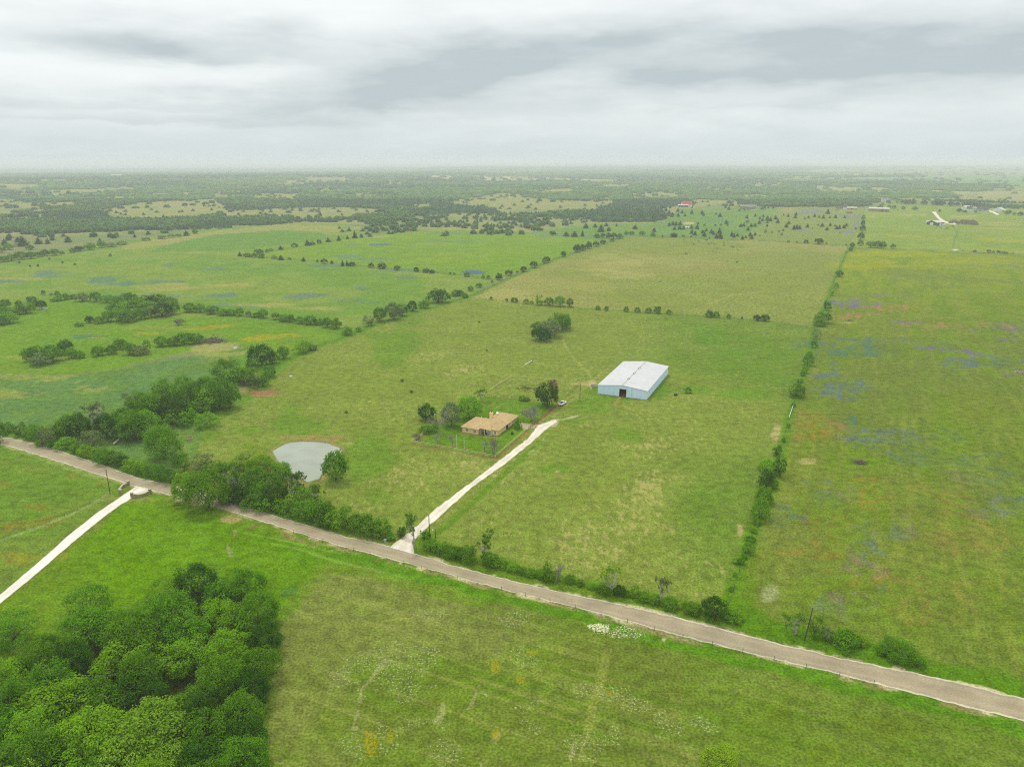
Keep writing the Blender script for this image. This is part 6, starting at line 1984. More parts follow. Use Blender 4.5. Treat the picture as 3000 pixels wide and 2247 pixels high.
simple_house('half hidden grey house at the wood edge behind the lavender patch', 'house', x_, y_ + 6, facing(x_, y_, 0.1), 18, 10, 4.0, 6.5, M_TANW, M_GYROOF, wins=[(-4, 2, 1, 2.6)], dors=[(2, 1.6, 2.4, DK)])
x_, y_ = at('C', 1665, 192)
simple_house('half hidden tan house at the wood edge right of the grey one', 'house', x_, y_ + 6, facing(x_, y_, -0.2), 16, 10, 4.0, 7.0, M_TANW, M_GROOF, wins=[(-4, 2, 1, 2.6)], dors=[(2, 1.6, 2.4, DK)])
x_, y_ = at('C', 362, 412)
simple_house('small white shelter beside the sandy patch in the cedar pasture', 'shed', x_, y_ + 2, facing(x_, y_, 0.1), 7, 4, 2.6, 3.4, M_WHITE, M_WROOF, dors=[(0, 1.4, 2.0, DK)], kind='shed')
x_, y_ = at('2', 432, 492)
simple_house('low brown hut at the wood edge above the bright field', 'hut', x_, y_ + 4, facing(x_, y_, 0.0), 15, 8, 3.0, 5.4, M_TANW, mat('brown_roof', alb(132, 104, 98), 0.8, 0.1), dors=[(0, 1.6, 2.2, DK)], hip=4.5, kind='hut')
x_, y_ = at('4', 1505, 262)
simple_house('old weathered grey shed half hidden under the tree clump', 'shed', x_ + 1, y_ + 2, facing(x_, y_, 0.25), 11, 6, 3.0, 4.2, mat('weathered_boards', alb(128, 132, 140), 0.9, 0.25, 1.5, stripes=(0, 0.6, 0.03)), mat('rusty_sheet', alb(150, 118, 104), 0.8, 0.3, 0.8), dors=[(2, 1.6, 2.1, DK)], kind='old_shed')
x_, y_ = at('R', 920, 2)
simple_house('very long low white barn in the green field near the horizon', 'barn', x_, y_, facing(x_, y_, 0.0), 170, 26, 5.0, 8.0, M_WHITE, M_WROOF, dors=[(0, 5, 4, DK)], kind='poultry_barn')
x_, y_ = at('R', 575, 205)
simple_house('white house half hidden in trees left of the far tree row', 'house', x_, y_, facing(x_, y_, 0.3), 20, 12, 6.0, 10.0, M_WHITE, M_GYROOF, wins=[(-5, 2.4, 1, 3)], dors=[(2, 2, 2.6, DK)])
x_, y_ = at('R', 516, 188)
simple_house('tiny white shed in the trees beside the half hidden white house', 'shed', x_, y_, facing(x_, y_, 0.0), 12, 9, 5.0, 7.0, M_WHITE, M_WROOF, dors=[(0, 2, 2.6, DK)], kind='shed')
for c, a, b, L_, lab in (('3', 1215, 108, 60, 'pale town building left of the pair on the right horizon'), ('3', 1245, 106, 90, 'pale town building right of the pair on the right horizon'), ('3', 1130, 103, 50, 'small pale building alone on the right horizon'),
                         ('2', 1200, 95, 110, 'pale building glinting on the hazy central horizon'), ('L', 758, 190, 50, 'white building on the hazy left ridge')):
    x_, y_ = at(c, a, b)
    if y_ < 26000:
        simple_house(lab, 'building', x_, y_, facing(x_, y_, 0.1), L_ * 1.2, 30, 10, 15, M_WHITE, M_WROOF, dors=[(0, 8, 6, DK)], kind='far_building')

# farm drives far right
d_m = M_LIME
ribbon('farm_drive', pl('R', 1122, 326, 1150, 352, 1190, 400, 1250, 445, 1330, 470, 1400, 478), pl('R', 1175, 326, 1185, 345, 1225, 395, 1290, 440, 1390, 455, 1440, 462), 40, 4, 0.05, M_LIME, 0.8, 5)
tag(bpy.data.objects['farm_drive'], 'pale gravel drive between the slate grey workshop and the stone house', 'drive', kind='structure')
o = ribbon('farm_drive', pl('R', 1775, 312, 1840, 335, 1890, 362), pl('R', 1815, 312, 1870, 332, 1925, 360), 20, 4, 0.05, M_LIME2, 0.6, 6)
tag(o, 'white drive beside the long white farmhouse', 'drive', kind='structure')

# ================================================================== VEHICLES
M_TYRE = mat('tyre', (0.02, 0.02, 0.02), 0.9)
M_RIM = mat('rim', (0.45, 0.45, 0.46), 0.4, 0.05, metal=0.7)
M_GLASS = mat('car_glass', (0.015, 0.02, 0.025), 0.08, 0.1, spec=0.6)
M_LAMP = mat('headlight', (0.75, 0.76, 0.74), 0.2)
M_TAIL = mat('tail_light', (0.35, 0.02, 0.02), 0.3)


def section_loft(secs):
    mb = MB()
    n = len(secs[0])
    for s in secs:
        mb.v += s
    for k in range(len(secs) - 1):
        for i in range(n):
            j = (i + 1) % n
            mb.f.append((k * n + i, k * n + j, (k + 1) * n + j, (k + 1) * n + i))
    mb.f.append(tuple(range(n))[::-1])
    b = (len(secs) - 1) * n
    mb.f.append(tuple(b + i for i in range(n)))
    return mb


def vehicle(name, label, cat, x, y, rz, col, typ='pickup', s=1.0, group=None):
    z0 = float(hills(np.array([x]), np.array([y]))[0])
    root = empty(name, (x, y, z0 + 0.02), rz)
    tag(root, label, cat, group)
    paint = mat('paint_%s' % '_'.join('%02d' % int(q * 99) for q in col), col, 0.3, 0.04, spec=0.5)
    hw = 0.95
    def sec(xp, zb, zt, w, wt):
        return [(xp, -w, zb), (xp, w, zb), (xp, w + 0.02, (zb + zt) * 0.5), (xp, wt, zt), (xp, -wt, zt), (xp, -w - 0.02, (zb + zt) * 0.5)]
    if typ == 'pickup':
        body = section_loft([sec(-2.75, 0.55, 0.98, 0.88, 0.86), sec(-2.6, 0.45, 1.12, hw, 0.90), sec(-0.75, 0.40, 1.15, hw, 0.90), sec(0.9, 0.40, 1.12, hw, 0.90), sec(1.0, 0.40, 1.10, hw, 0.88), sec(2.35, 0.42, 1.02, hw, 0.84), sec(2.72, 0.5, 0.86, 0.86, 0.78)])
        cab = [(-0.72, 1.14), (-0.52, 1.78), (0.42, 1.80), (1.10, 1.12)]
    else:
        body = section_loft([sec(-2.2, 0.50, 0.95, 0.82, 0.80), sec(-2.0, 0.38, 1.0, 0.90, 0.84), sec(1.0, 0.38, 0.98, 0.90, 0.84), sec(1.9, 0.40, 0.88, 0.88, 0.78), sec(2.25, 0.46, 0.74, 0.80, 0.70)])
        cab = [(-1.95 if typ == 'suv' else -1.5, 0.98), (-1.75 if typ == 'suv' else -0.95, 1.62 if typ == 'suv' else 1.40), (0.35, 1.62 if typ == 'suv' else 1.42), (1.05, 0.98)]
    bo = body.build('body', paint, root)
    cb = MB()
    for sy in (-1, 1):
        pass
    pts = [(p[0], p[1], 0.80 if i in (0, 3) else 0.70) for i, p in enumerate(cab)]
    b = len(cb.v)
    cb.v += [(q[0], -q[2], q[1]) for q in pts] + [(q[0], q[2], q[1]) for q in pts]
    cb.f += [(0, 3, 2, 1), (4, 5, 6, 7), (0, 1, 5, 4), (1, 2, 6, 5), (2, 3, 7, 6), (3, 0, 4, 7)]
    co_ = cb.build('cab', paint, root)
    gl = MB()
    def strip_(p, q, k0, k1, t0, t1, off):
        pass
    (xa, za), (xb, zb), (xc, zc), (xd, zd) = cab
    e = 0.012
    def lerp(a, b, k):
        return a + (b - a) * k
    # windscreen and back glass
    for (p, q, s_) in (((xd, zd), (xc, zc), 1), ((xa, za), (xb, zb), -1)):
        A = [(lerp(p[0], q[0], k) + e * s_ * 1.4, w, lerp(p[1], q[1], k) + e) for k, w in ((0.12, -0.70), (0.12, 0.70), (0.88, 0.63), (0.88, -0.63))]
        gl.poly(A if s_ > 0 else A[::-1])
    for sy in (-1, 1):
        def pt(k, f):          # k along the car, f up
            xl = lerp(lerp(xa, xd, k), lerp(xb, xc, k), f)
            zl = lerp(lerp(za, zd, k), lerp(zb, zc, k), f)
            return (xl, sy * (lerp(0.80, 0.70, f) + e), zl)
        for k0, k1 in ((0.08, 0.47), (0.52, 0.90)):
            A = [pt(k0, 0.2), pt(k1, 0.2), pt(k1, 0.86), pt(k0, 0.86)]
            gl.poly(A if sy < 0 else A[::-1])
    gl.build('windows', M_GLASS, co_)
    if typ == 'pickup':
        MB().box(-2.50, -0.74, 1.156, -0.82, 0.74, 1.166).build('bed_liner', mat('bed_liner', (0.05, 0.055, 0.075), 0.8), root)
        MB().box(-2.5, -0.87, 1.168, -0.8, -0.76, 1.24).box(-2.5, 0.76, 1.168, -0.8, 0.87, 1.24).box(-2.62, -0.87, 1.13, -2.505, 0.87, 1.24).build('bed_sides', paint, root)
        MB().box(-2.86, -0.85, 0.48, -2.76, 0.85, 0.66).build('bumper', M_STEEL, root)
    fx = 2.70 if typ == 'pickup' else 2.22
    bx_ = -2.74 if typ == 'pickup' else -2.2
    for sy in (-1, 1):
        MB().box(fx - 0.06, sy * 0.62 - 0.15, 0.66, fx + 0.035, sy * 0.62 + 0.15, 0.82).build('headlight', M_LAMP, root)
        MB().box(bx_ - 0.03, sy * 0.76 - 0.08, 0.70, bx_ + 0.06, sy * 0.76 + 0.08, 0.94).build('tail_light', M_TAIL, root)
    wx = (1.75, -1.65) if typ == 'pickup' else (1.40, -1.35)
    for xq in wx:
        for sy in (-1, 1):
            w = MB().tube((xq, sy * 0.74, 0.38), (xq, sy * 0.97, 0.38), 0.38, 0.38, 14).build('wheel', M_TYRE, root)
            MB().tube((xq, sy * 0.972, 0.38), (xq, sy * 0.985, 0.38), 0.22, 0.20, 10).build('rim', M_RIM, w)
    root.scale = (s, s, s)
    return root


p0, p1 = np.array(at('Y', 1812, 588)), np.array(at('Y', 1872, 566))
mid = (p0 + p1) / 2
vehicle('pickup_truck', 'white pickup truck with a dark bed parked beside the tallest dark tree', 'pickup', mid[0] + 0.3, mid[1] + 0.5, ang_of(np.array(at('Y', 1880, 545)) - np.array(at('Y', 1810, 590))), (0.74, 0.75, 0.77), 'pickup', 1.12)
for a, b, col, typ, rz, lab in ((1195, 497, (0.03, 0.03, 0.035), 'suv', 0.4, 'black car parked at the front corner of the slate grey workshop'), (1235, 512, (0.30, 0.31, 0.33), 'pickup', 0.2, 'grey pickup in the cluster of vehicles before the slate grey workshop'),
                                (1270, 520, (0.70, 0.70, 0.70), 'pickup', 0.1, 'white pickup in the cluster of vehicles before the slate grey workshop'), (1305, 522, (0.45, 0.08, 0.06), 'suv', 0.3, 'red car in the cluster of vehicles before the slate grey workshop'),
                                (1290, 500, (0.60, 0.60, 0.62), 'suv', 1.2, 'silver car nearest the slate grey workshop among the clustered vehicles'), (1372, 500, (0.03, 0.035, 0.04), 'suv', 0.6, 'black car by itself right of the clustered vehicles'),
                                (1460, 480, (0.70, 0.71, 0.71), 'pickup', 0.1, 'white pickup in front of the tan stone garage wing'), (1525, 474, (0.40, 0.06, 0.05), 'suv', 0.2, 'red car parked before the sprawling stone house')):
    x_, y_ = at('R', a, b)
    vehicle('parked_car', lab, 'car', x_, y_, facing(x_, y_, rz), col, typ, 1.15)
for c, a, b, col, typ, lab in (('R', 350, 322, (0.72, 0.72, 0.72), 'suv', 'white van left of the long white metal shed'), ('R', 372, 300, (0.70, 0.70, 0.70), 'suv', 'white van behind the one left of the long metal shed'), ('R', 68, 328, (0.7, 0.7, 0.7), 'suv', 'white vehicle in the cluttered yard below the brown roofed house'),
                               ('C', 995, 240, (0.7, 0.7, 0.72), 'suv', 'white vehicle right of the long tan house'), ('C', 925, 240, (0.25, 0.32, 0.42), 'suv', 'blue grey vehicle in front of the long tan house'), ('C', 965, 242, (0.5, 0.5, 0.52), 'pickup', 'grey pickup between the other two vehicles at the long tan house')):
    x_, y_ = at(c, a, b)
    vehicle('parked_car', lab, 'car', x_, y_, facing(x_, y_, 0.3), col, typ, 1.5)


def boxy(name, label, cat, c, a, b, L, Dp, H, m, rz=0.0, ribs=True):
    x_, y_ = at(c, a, b)
    root = empty(name, (x_, y_ + Dp / 2, 0), facing(x_, y_, rz))
    tag(root, label, cat)
    mb = MB().box(-L / 2, -Dp / 2, 0.15, L / 2, Dp / 2, H)
    for i in range(int(L / 0.6)):
        xx = -L / 2 + 0.2 + i * 0.6
        mb.box(xx, -Dp / 2 - 0.05, 0.3, xx + 0.25, -Dp / 2 - 0.003, H - 0.15)
    mb.build('body', m, root)
    MB().box(-L / 2 - 0.04, -Dp / 2 - 0.08, H + 0.003, L / 2 + 0.04, Dp / 2 + 0.04, H + 0.10).build('top', m, root)
    dr = MB()
    for sy in (-0.5, 0.5):
        dr.box(L / 2 + 0.004, sy * Dp * 0.5 - Dp * 0.22, 0.3, L / 2 + 0.06, sy * Dp * 0.5 + Dp * 0.22, H - 0.2)
    dr.build('doors', m, root)
    return root


boxy('container', 'orange shipping container beside the lane', 'container', 'R', 158, 346, 13, 4, 4.2, mat('orange_steel', alb(236, 120, 44), 0.6, 0.1), 0.05)
boxy('trailer', 'white box trailer left of the sprawling stone house', 'trailer', 'R', 1380, 462, 9, 3, 4.0, M_WHITE, 0.1)
boxy('trailer', 'pale box trailer in the cluttered yard below the brown roofed house', 'trailer', 'R', 105, 298, 10, 3.2, 4.0, M_WHITE, 0.2)
boxy('trailer', 'small white trailer at the right corner of the slate grey workshop', 'trailer', 'R', 1275, 486, 7, 2.6, 3.0, M_WHITE, 0.5)
boxy('loader', 'yellow machine at the left end of the cluttered yard', 'machine', 'R', 8, 312, 7, 3, 3.6, mat('yellow_steel', alb(212, 172, 60), 0.6, 0.1), 0.2)

# ================================================================== POLES, FENCES, SMALL THINGS
def pole(label, c, xb, yb, xt, yt, arm=False, lampw=False, can=False, r=0.15, m=None):
    X, Yb = px(c, xb, yb)
    Yt = px(c, xt, yt)[1]
    P = G(X, Yb)
    d = ray(X, Yb)
    k = -CAM_H / d[2]
    L = k * np.linalg.norm(d)
    sd_ = CAM_H / L
    H = (Yb - Yt) * k / F_PX / math.sqrt(1 - sd_ * sd_)
    root = empty('utility_pole', (float(P[0]), float(P[1]), 0))
    tag(root, label, 'pole', 'wooden utility poles')
    MB().tube((0, 0, 0), (0, 0, H), r * 1.15, r * 0.8, 10).build('pole', m or M_POLE, root)
    if arm:
        MB().box(-1.2, -0.06 - r, H - 0.75, 1.2, 0.06 - r, H - 0.6).build('crossarm', M_POLE, root)
        q = MB()
        for xx in (-1.05, -0.5, 0.5, 1.05):
            q.lathe([(0.05, 0), (0.07, 0.08), (0.03, 0.18)], (xx, -r, H - 0.6), 8)
        q.build('insulators', M_TRIM, root)
    else:
        MB().lathe([(0.05, 0), (0.07, 0.10), (0.03, 0.22)], (0, 0, H), 8).build('insulator', M_TRIM, root)
    if can:
        MB().lathe([(0.05, 0), (0.30, 0.04), (0.30, 0.9), (0.12, 1.0)], (-0.45, -0.1, H - 2.2), 12).build('transformer', mat('transformer_grey', (0.55, 0.57, 0.58), 0.5, 0.05), root)
    if lampw:
        q = MB().tube((0, 0, H - 0.5), (-0.8, -0.2, H - 0.2), 0.035, 0.035, 6)
        o = q.build('lamp_arm', M_STEEL, root)
        MB().lathe([(0.22, 0), (0.20, 0.14), (0.06, 0.24)], (-0.8, -0.2, H - 0.36), 10).build('lamp_head', M_TRIM, o)
    return root


pole('leaning wooden pole among the bushes below the flower field', '9', 790, 832, 832, 625).rotation_euler = (0.0, 0.10, 0)
pole('wooden pole with an arm lamp in the hedge right of the entrance', '5', 572, 1232, 566, 1140, lampw=True)
pole('tall dark wooden pole right of the driveway behind the hedge', '5', 536, 1198, 528, 1055)
pole('wooden pole between the pickup and the barn', '5', 1447, 362, 1446, 255)
pole('wooden pole standing on the lawn left of the stone gate', '4', 668, 922, 642, 775)
pole('short wooden pole in the hedge at the left end of the road', '4', 204, 560, 197, 495)
pole('wooden pole with a white transformer behind the leaning dead tree', 'Y', 388, 830, 382, 650, arm=True, can=True)


def flagpole(label, xb, yb, yt):
    X, Yb = px('Y', xb, yb)
    Yt = px('Y', xb, yt)[1]
    P = G(X, Yb)
    d = ray(X, Yb)
    k = -CAM_H / d[2]
    H = (Yb - Yt) * k / F_PX / 0.91
    root = empty('flagpole', (float(P[0]), float(P[1]), 0))
    tag(root, label, 'flagpole')
    MB().tube((0, 0, 0), (0, 0, H), 0.07, 0.05, 8).build('pole', M_TRIM, root)
    MB().lathe([(0.02, 0), (0.10, 0.06), (0.10, 0.14), (0.02, 0.2)], (0, 0, H), 8).build('finial', M_STEEL, root)


flagpole('left of two white poles on the front lawn', 626, 1110, 930)
flagpole('right of two white poles on the front lawn', 712, 1082, 950)


def rail_fence(name, label, pts, step, post_h, rails, m, thick=0.06, post_r=0.08, world=False, group=None, max_posts=100, wire=False):
    P = np.array([p if world else G(*p) for p in pts])
    L = np.concatenate([[0], np.cumsum(np.hypot(*(P[1:] - P[:-1]).T))])
    root = empty(name, (float(P[0][0]), float(P[0][1]), 0))
    tag(root, label, 'fence', group)
    n = min(max_posts, max(2, int(L[-1] / step) + 1))
    q = np.linspace(0, L[-1], n)
    pos = np.column_stack([np.interp(q, L, P[:, 0]), np.interp(q, L, P[:, 1])]) - P[0]
    me = MB().tube((0, 0, 0), (0, 0, post_h), post_r, post_r * 0.9, 6).lathe([(post_r * 0.9, 0), (post_r * 0.3, 0.04)], (0, 0, post_h), 6).mesh('post', m)
    for p in pos:
        link('post', me, root, (p[0], p[1], 0))
    C3 = [(a - P[0][0], b - P[0][1]) for a, b in P]
    mb = MB()
    for z in rails:
        for a, b in zip(C3[:-1], C3[1:]):
            mb.tube((a[0], a[1], z), (b[0], b[1], z), thick, thick, 5)
    mb.build('wires' if wire else 'rails', m, root)
    return root


Yl = [px('Y', *q) for q in ((105, 1018), (270, 903))]
rail_fence('pipe_fence', 'tan pipe rail fence along the left side of the yard', Yl, 4.0, 1.45, (1.4, 0.75), M_RAIL, 0.07, 0.08)
rail_fence('pipe_fence', 'tan pipe rail fence along the front of the yard', [px('Y', 105, 1020), px('Y', 1070, 1192)], 4.2, 1.45, (1.4, 0.75), M_RAIL, 0.07, 0.08)
rail_fence('pipe_fence', 'tan pipe rail fence beside the driveway along the yard', [px('Y', 1072, 1190), px('Y', 1438, 868)], 4.2, 1.45, (1.4, 0.75), M_RAIL, 0.06, 0.07)
rail_fence('pipe_fence', 'rusty pipe fence between the yard gate and the pickup', [px('Y', 1520, 803), px('Y', 1655, 695), px('Y', 1790, 580)], 4.2, 1.4, (1.35, 0.7), M_RUST, 0.05, 0.06)
rail_fence('pipe_fence', 'rusty pipe fence across the back of the lawn', [px('Y', 975, 478), px('Y', 1280, 508), px('Y', 1530, 545)], 4.0, 1.3, (1.25, 0.7), M_RUST, 0.05, 0.06)
rail_fence('pipe_fence', 'tan pipe fence on the left side of the grass pen', [px('Y', 1000, 430), px('Y', 1080, 370), px('Y', 1265, 258)], 5.0, 1.5, (1.45, 0.9), M_RAIL, 0.06, 0.08)
rail_fence('pipe_fence', 'tan pipe fence along the far side of the grass pen', [px('Y', 1265, 258), px('Y', 1500, 278), px('Y', 1875, 315)], 5.0, 1.6, (1.5, 0.9), M_RAIL, 0.05, 0.09)
rail_fence('pipe_fence', 'rusty pipe fence on the lane side of the grass pen', [px('B', 180, 700), px('B', 320, 565), px('B', 395, 490)], 4.0, 1.4, (1.35, 0.7), M_RUST, 0.05, 0.06)
rail_fence('yard_gate', 'rusty pipe gate across the parking apron', [px('Y', 1455, 862), px('Y', 1528, 800)], 2.5, 1.4, (1.35, 1.0, 0.65, 0.3), M_RUST, 0.05, 0.06)
M_TPOST = mat('steel_post', (0.07, 0.06, 0.05), 0.8)
rail_fence('wire_fence', 'wire fence on dark posts along the south side of the road', [(1400, 1712), (1676, 1778), (2000, 1868), (2226, 1922), (2452, 1977), (2560, 2003)], 7.5, 1.2, (1.15, 0.8, 0.45), M_TPOST, 0.012, 0.06, wire=True)
rail_fence('wire_fence', 'wire fence along the south side of the road left of the entrance', [(860, 1562), (1000, 1604), (1145, 1642), (1290, 1682), (1395, 1710)], 6.0, 1.2, (1.15, 0.8, 0.45), M_TPOST, 0.012, 0.05, wire=True)
rail_fence('wire_fence', 'wire fence between the pasture and the flower field', EFENCE, 8.0, 1.3, (1.2, 0.8, 0.4), M_TPOST, 0.012, 0.07, wire=True)
rail_fence('wire_fence', 'wire fence across the middle between the two pastures', XFENCE, 6.0, 1.5, (1.3, 0.9, 0.5), M_TPOST, 0.015, 0.11, wire=True)
rail_fence('wire_fence', 'wire fence along the diagonal pasture edge', DFENCE, 8.0, 1.4, (1.3, 0.9, 0.5), M_TPOST, 0.015, 0.10, wire=True)
rail_fence('wire_fence', 'wire fence along the far edge of the flower field', REAR_F, 8.0, 1.4, (1.3, 0.9, 0.5), M_TPOST, 0.02, 0.12, wire=True)
rail_fence('wire_fence', 'wire fence below the far bright field', NFENCE, 8.0, 1.4, (1.3, 0.9, 0.5), M_TPOST, 0.015, 0.10, wire=True)
rail_fence('wire_fence', 'wire fence at the near edge of the cedar pasture', TFENCE, 8.0, 1.4, (1.3, 0.9, 0.5), M_TPOST, 0.02, 0.12, wire=True)
rail_fence('wire_fence', 'wire fence running to the pole left of the stone gate', pl('4', 668, 918, 560, 985, 430, 1050, 230, 1130, 0, 1210), 5.0, 1.2, (1.15, 0.8, 0.45), M_TPOST, 0.012, 0.05, wire=True)
rail_fence('plank_fence', 'short white plank fence beside the flower field', pl('6', 645, 470, 672, 388), 3.2, 1.2, (1.1, 0.75, 0.4), M_TRIM, 0.09, 0.09)
rail_fence('farm_gate', 'pipe gate across the driveway entrance', pl('5', 372, 1205, 432, 1222), 4.0, 1.3, (1.25, 0.95, 0.65, 0.35), M_RUST, 0.04, 0.06)
rail_fence('pipe_fence', 'short tan rail wing left of the entrance gate', pl('5', 255, 1175, 312, 1200), 3.0, 1.2, (1.15, 0.7), M_RAIL, 0.05, 0.07)

M_WALL = mat('limestone_wall', alb(196, 186, 164), 0.95, 0.3, 1.2, brick=(0.7, 0.3, 0.03), col2=alb(150, 142, 126), c2amt=0.06)


def stone_wall(label, pts, hs):
    P = resample(pts, 22)
    root = empty('stone_wall', (float(P[0][0]), float(P[0][1]), 0))
    tag(root, label, 'wall', 'entrance walls')
    Q = P - P[0]
    T_ = np.gradient(Q, axis=0)
    T_ /= np.hypot(*T_.T)[:, None]
    N_ = np.column_stack([-T_[:, 1], T_[:, 0]]) * 0.25
    secs = []
    for i, p in enumerate(Q):
        u = i / 21
        h = hs[0] * (1 - u) + hs[1] * u - 0.35 * math.sin(math.pi * u)
        a, b = p + N_[i], p - N_[i]
        secs.append([(a[0], a[1], 0), (b[0], b[1], 0), (b[0], b[1], h), (a[0], a[1], h)])
    section_loft(secs).build('wall', M_WALL, root)
    cap = [[(q[3][0] + (q[3][0] - q[2][0]) * .15, q[3][1] + (q[3][1] - q[2][1]) * .15, q[3][2] + 0.004), (q[2][0] - (q[3][0] - q[2][0]) * .15, q[2][1] - (q[3][1] - q[2][1]) * .15, q[2][2] + 0.004),
            (q[2][0] - (q[3][0] - q[2][0]) * .15, q[2][1] - (q[3][1] - q[2][1]) * .15, q[2][2] + 0.10), (q[3][0] + (q[3][0] - q[2][0]) * .15, q[3][1] + (q[3][1] - q[2][1]) * .15, q[3][2] + 0.10)] for q in secs]
    section_loft(cap).build('coping', mat('coping', alb(222, 214, 194), 0.9, 0.12), root)
    for p, h in ((Q[0], hs[0] + 0.35), (Q[-1], hs[1] + 0.35)):
        o = MB().box(p[0] - 0.42, p[1] - 0.42, 0, p[0] + 0.42, p[1] + 0.42, h).build('pillar', M_WALL, root)
        MB().box(p[0] - 0.5, p[1] - 0.5, h + 0.003, p[0] + 0.5, p[1] + 0.5, h + 0.12).build('pillar_cap', mat('coping', (0.5, 0.5, 0.5)), o)
    return root


K = lambda x, y: (280 + x / 5.027, 1360 + y / 5.027)
stone_wall('curved limestone wall right of the white driveway mouth', [K(540, 488), K(640, 488), K(740, 462), K(806, 428)], (1.5, 1.4))
stone_wall('curved limestone wall left of the white driveway mouth', [K(372, 436), K(356, 395), K(395, 345), K(485, 300)], (1.4, 1.2))


# cattle: one continuous body each
def cow_mesh(m, graze, name):
    me = bpy.data.meshes.new(name)
    bm = bmesh.new()
    J = {'rump': (-0.95, 0, 1.15, .30), 'loin': (-0.45, 0, 1.18, .37), 'belly': (0.05, 0, 1.08, .40), 'chest': (0.55, 0, 1.08, .36), 'shoulder': (0.80, 0, 1.18, .27),
         'neck': (1.12, 0, 1.10 if graze else 1.40, .18), 'poll': (1.38, 0, 0.75 if graze else 1.58, .14), 'muzzle': (1.58, 0, 0.35 if graze else 1.38, .09)}
    E_ = [('rump', 'loin'), ('loin', 'belly'), ('belly', 'chest'), ('chest', 'shoulder'), ('shoulder', 'neck'), ('neck', 'poll'), ('poll', 'muzzle')]
    for sy, t_ in ((-1, 'r'), (1, 'l')):
        J['stifle' + t_] = (-0.80, sy * 0.24, 0.80, .15)
        J['hock' + t_] = (-1.02, sy * 0.24, 0.48, .075)
        J['hfoot' + t_] = (-0.95, sy * 0.24, 0.03, .065)
        J['elbow' + t_] = (0.62, sy * 0.22, 0.75, .13)
        J['knee' + t_] = (0.66, sy * 0.22, 0.42, .075)
        J['ffoot' + t_] = (0.64, sy * 0.22, 0.03, .065)
        J['ear' + t_] = (1.30, sy * 0.24, 0.80 if graze else 1.62, .04)
        E_ += [('rump', 'stifle' + t_), ('stifle' + t_, 'hock' + t_), ('hock' + t_, 'hfoot' + t_), ('shoulder', 'elbow' + t_), ('elbow' + t_, 'knee' + t_), ('knee' + t_, 'ffoot' + t_), ('poll', 'ear' + t_)]
    J['tail'] = (-1.18, 0, 0.95, .04)
    J['tailend'] = (-1.22, 0, 0.5, .05)
    E_ += [('rump', 'tail'), ('tail', 'tailend')]
    ks = list(J)
    vs = {k: bm.verts.new(J[k][:3]) for k in ks}
    for a, b in E_:
        bm.edges.new((vs[a], vs[b]))
    bm.to_mesh(me)
    bm.free()
    o = bpy.data.objects.new(name, me)
    COL.objects.link(o)
    md = o.modifiers.new('skin', 'SKIN')
    me.skin_vertices[0].data[0].use_root = True
    for i, k in enumerate(ks):
        r = J[k][3]
        me.skin_vertices[0].data[i].radius = (r, r)
    o.modifiers.new('sub', 'SUBSURF').levels = 1
    dg = bpy.context.evaluated_depsgraph_get()
    res = bpy.data.meshes.new_from_object(o.evaluated_get(dg))
    bpy.data.objects.remove(o)
    res.materials.clear()
    res.materials.append(m)
    return res


M_BLACK = mat('black_hide', (0.018, 0.015, 0.013), 0.8)
M_RED = mat('brown_hide', (0.10, 0.045, 0.022), 0.8)
cows = [cow_mesh(M_BLACK, True, 'cow_a'), cow_mesh(M_BLACK, False, 'cow_b'), cow_mesh(M_RED, True, 'cow_c')]
HERD = [(67, 575), (98, 558), (143, 549), (152, 546), (160, 572), (175, 567), (188, 571), (183, 619), (201, 626), (207, 599), (250, 566), (252, 582), (293, 586), (302, 592), (311, 592), (337, 611), (330, 683), (8, 547), (24, 633), (18, 634)]
for n, (a, b) in enumerate(HERD):
    x_, y_ = at('3', a, b)
    kk = 2 if n in (18, 19, 6) else n % 2
    o = link('cow', cows[kk], None, (x_, y_, 0), (0, 0, random.uniform(0, 6.28)), (1.15, 1.15, 1.15))
    lab = '%s cow %s, %s from the left in the herd' % ('brown' if kk == 2 else 'black', 'standing head up' if kk == 1 else 'grazing', ORD[sorted(q[0] for q in HERD).index(a)])
    tag(o, lab, 'cow', 'herd in the upper pasture')


# tower on the horizon
def tower():
    x_, y_ = at('3', 492, 112)
    x_, y_ = x_ * 0.72, y_ * 0.72
    z0 = float(hills(np.array([x_]), np.array([y_]))[0])
    k = math.hypot(x_, y_)
    H = CAM_H + 5.0 - z0
    root = empty('radio_mast', (x_, y_, z0))
    tag(root, 'slim white radio mast rising above the horizon', 'mast')
    mb = MB()
    for i in range(3):
        a = 2.094 * i
        mb.tube((1.3 * math.cos(a), 1.3 * math.sin(a), 0), (1.0 * math.cos(a), 1.0 * math.sin(a), H), 0.35, 0.30, 5)
    nseg = 24
    for q in range(nseg):
        for i in range(3):
            a, b = 2.094 * i, 2.094 * (i + 1)
            mb.tube((1.2 * math.cos(a), 1.2 * math.sin(a), H * q / nseg), (1.2 * math.cos(b), 1.2 * math.sin(b), H * (q + 1) / nseg), 0.14, 0.14, 4, cap=False)
    mb.build('lattice', mat('mast_white', (0.75, 0.75, 0.75), 0.5), root)
    MB().lathe([(2.0, 0), (2.6, 1.0), (2.6, 4.0), (1.0, 4.6)], (0, 0, H * 0.96), 12).build('antenna_drum', mat('mast_white', (0.75, 0.75, 0.75)), root)
    return H + z0


HAZE_TOP = max(CAM_H, tower() + 0.5) + 2.0


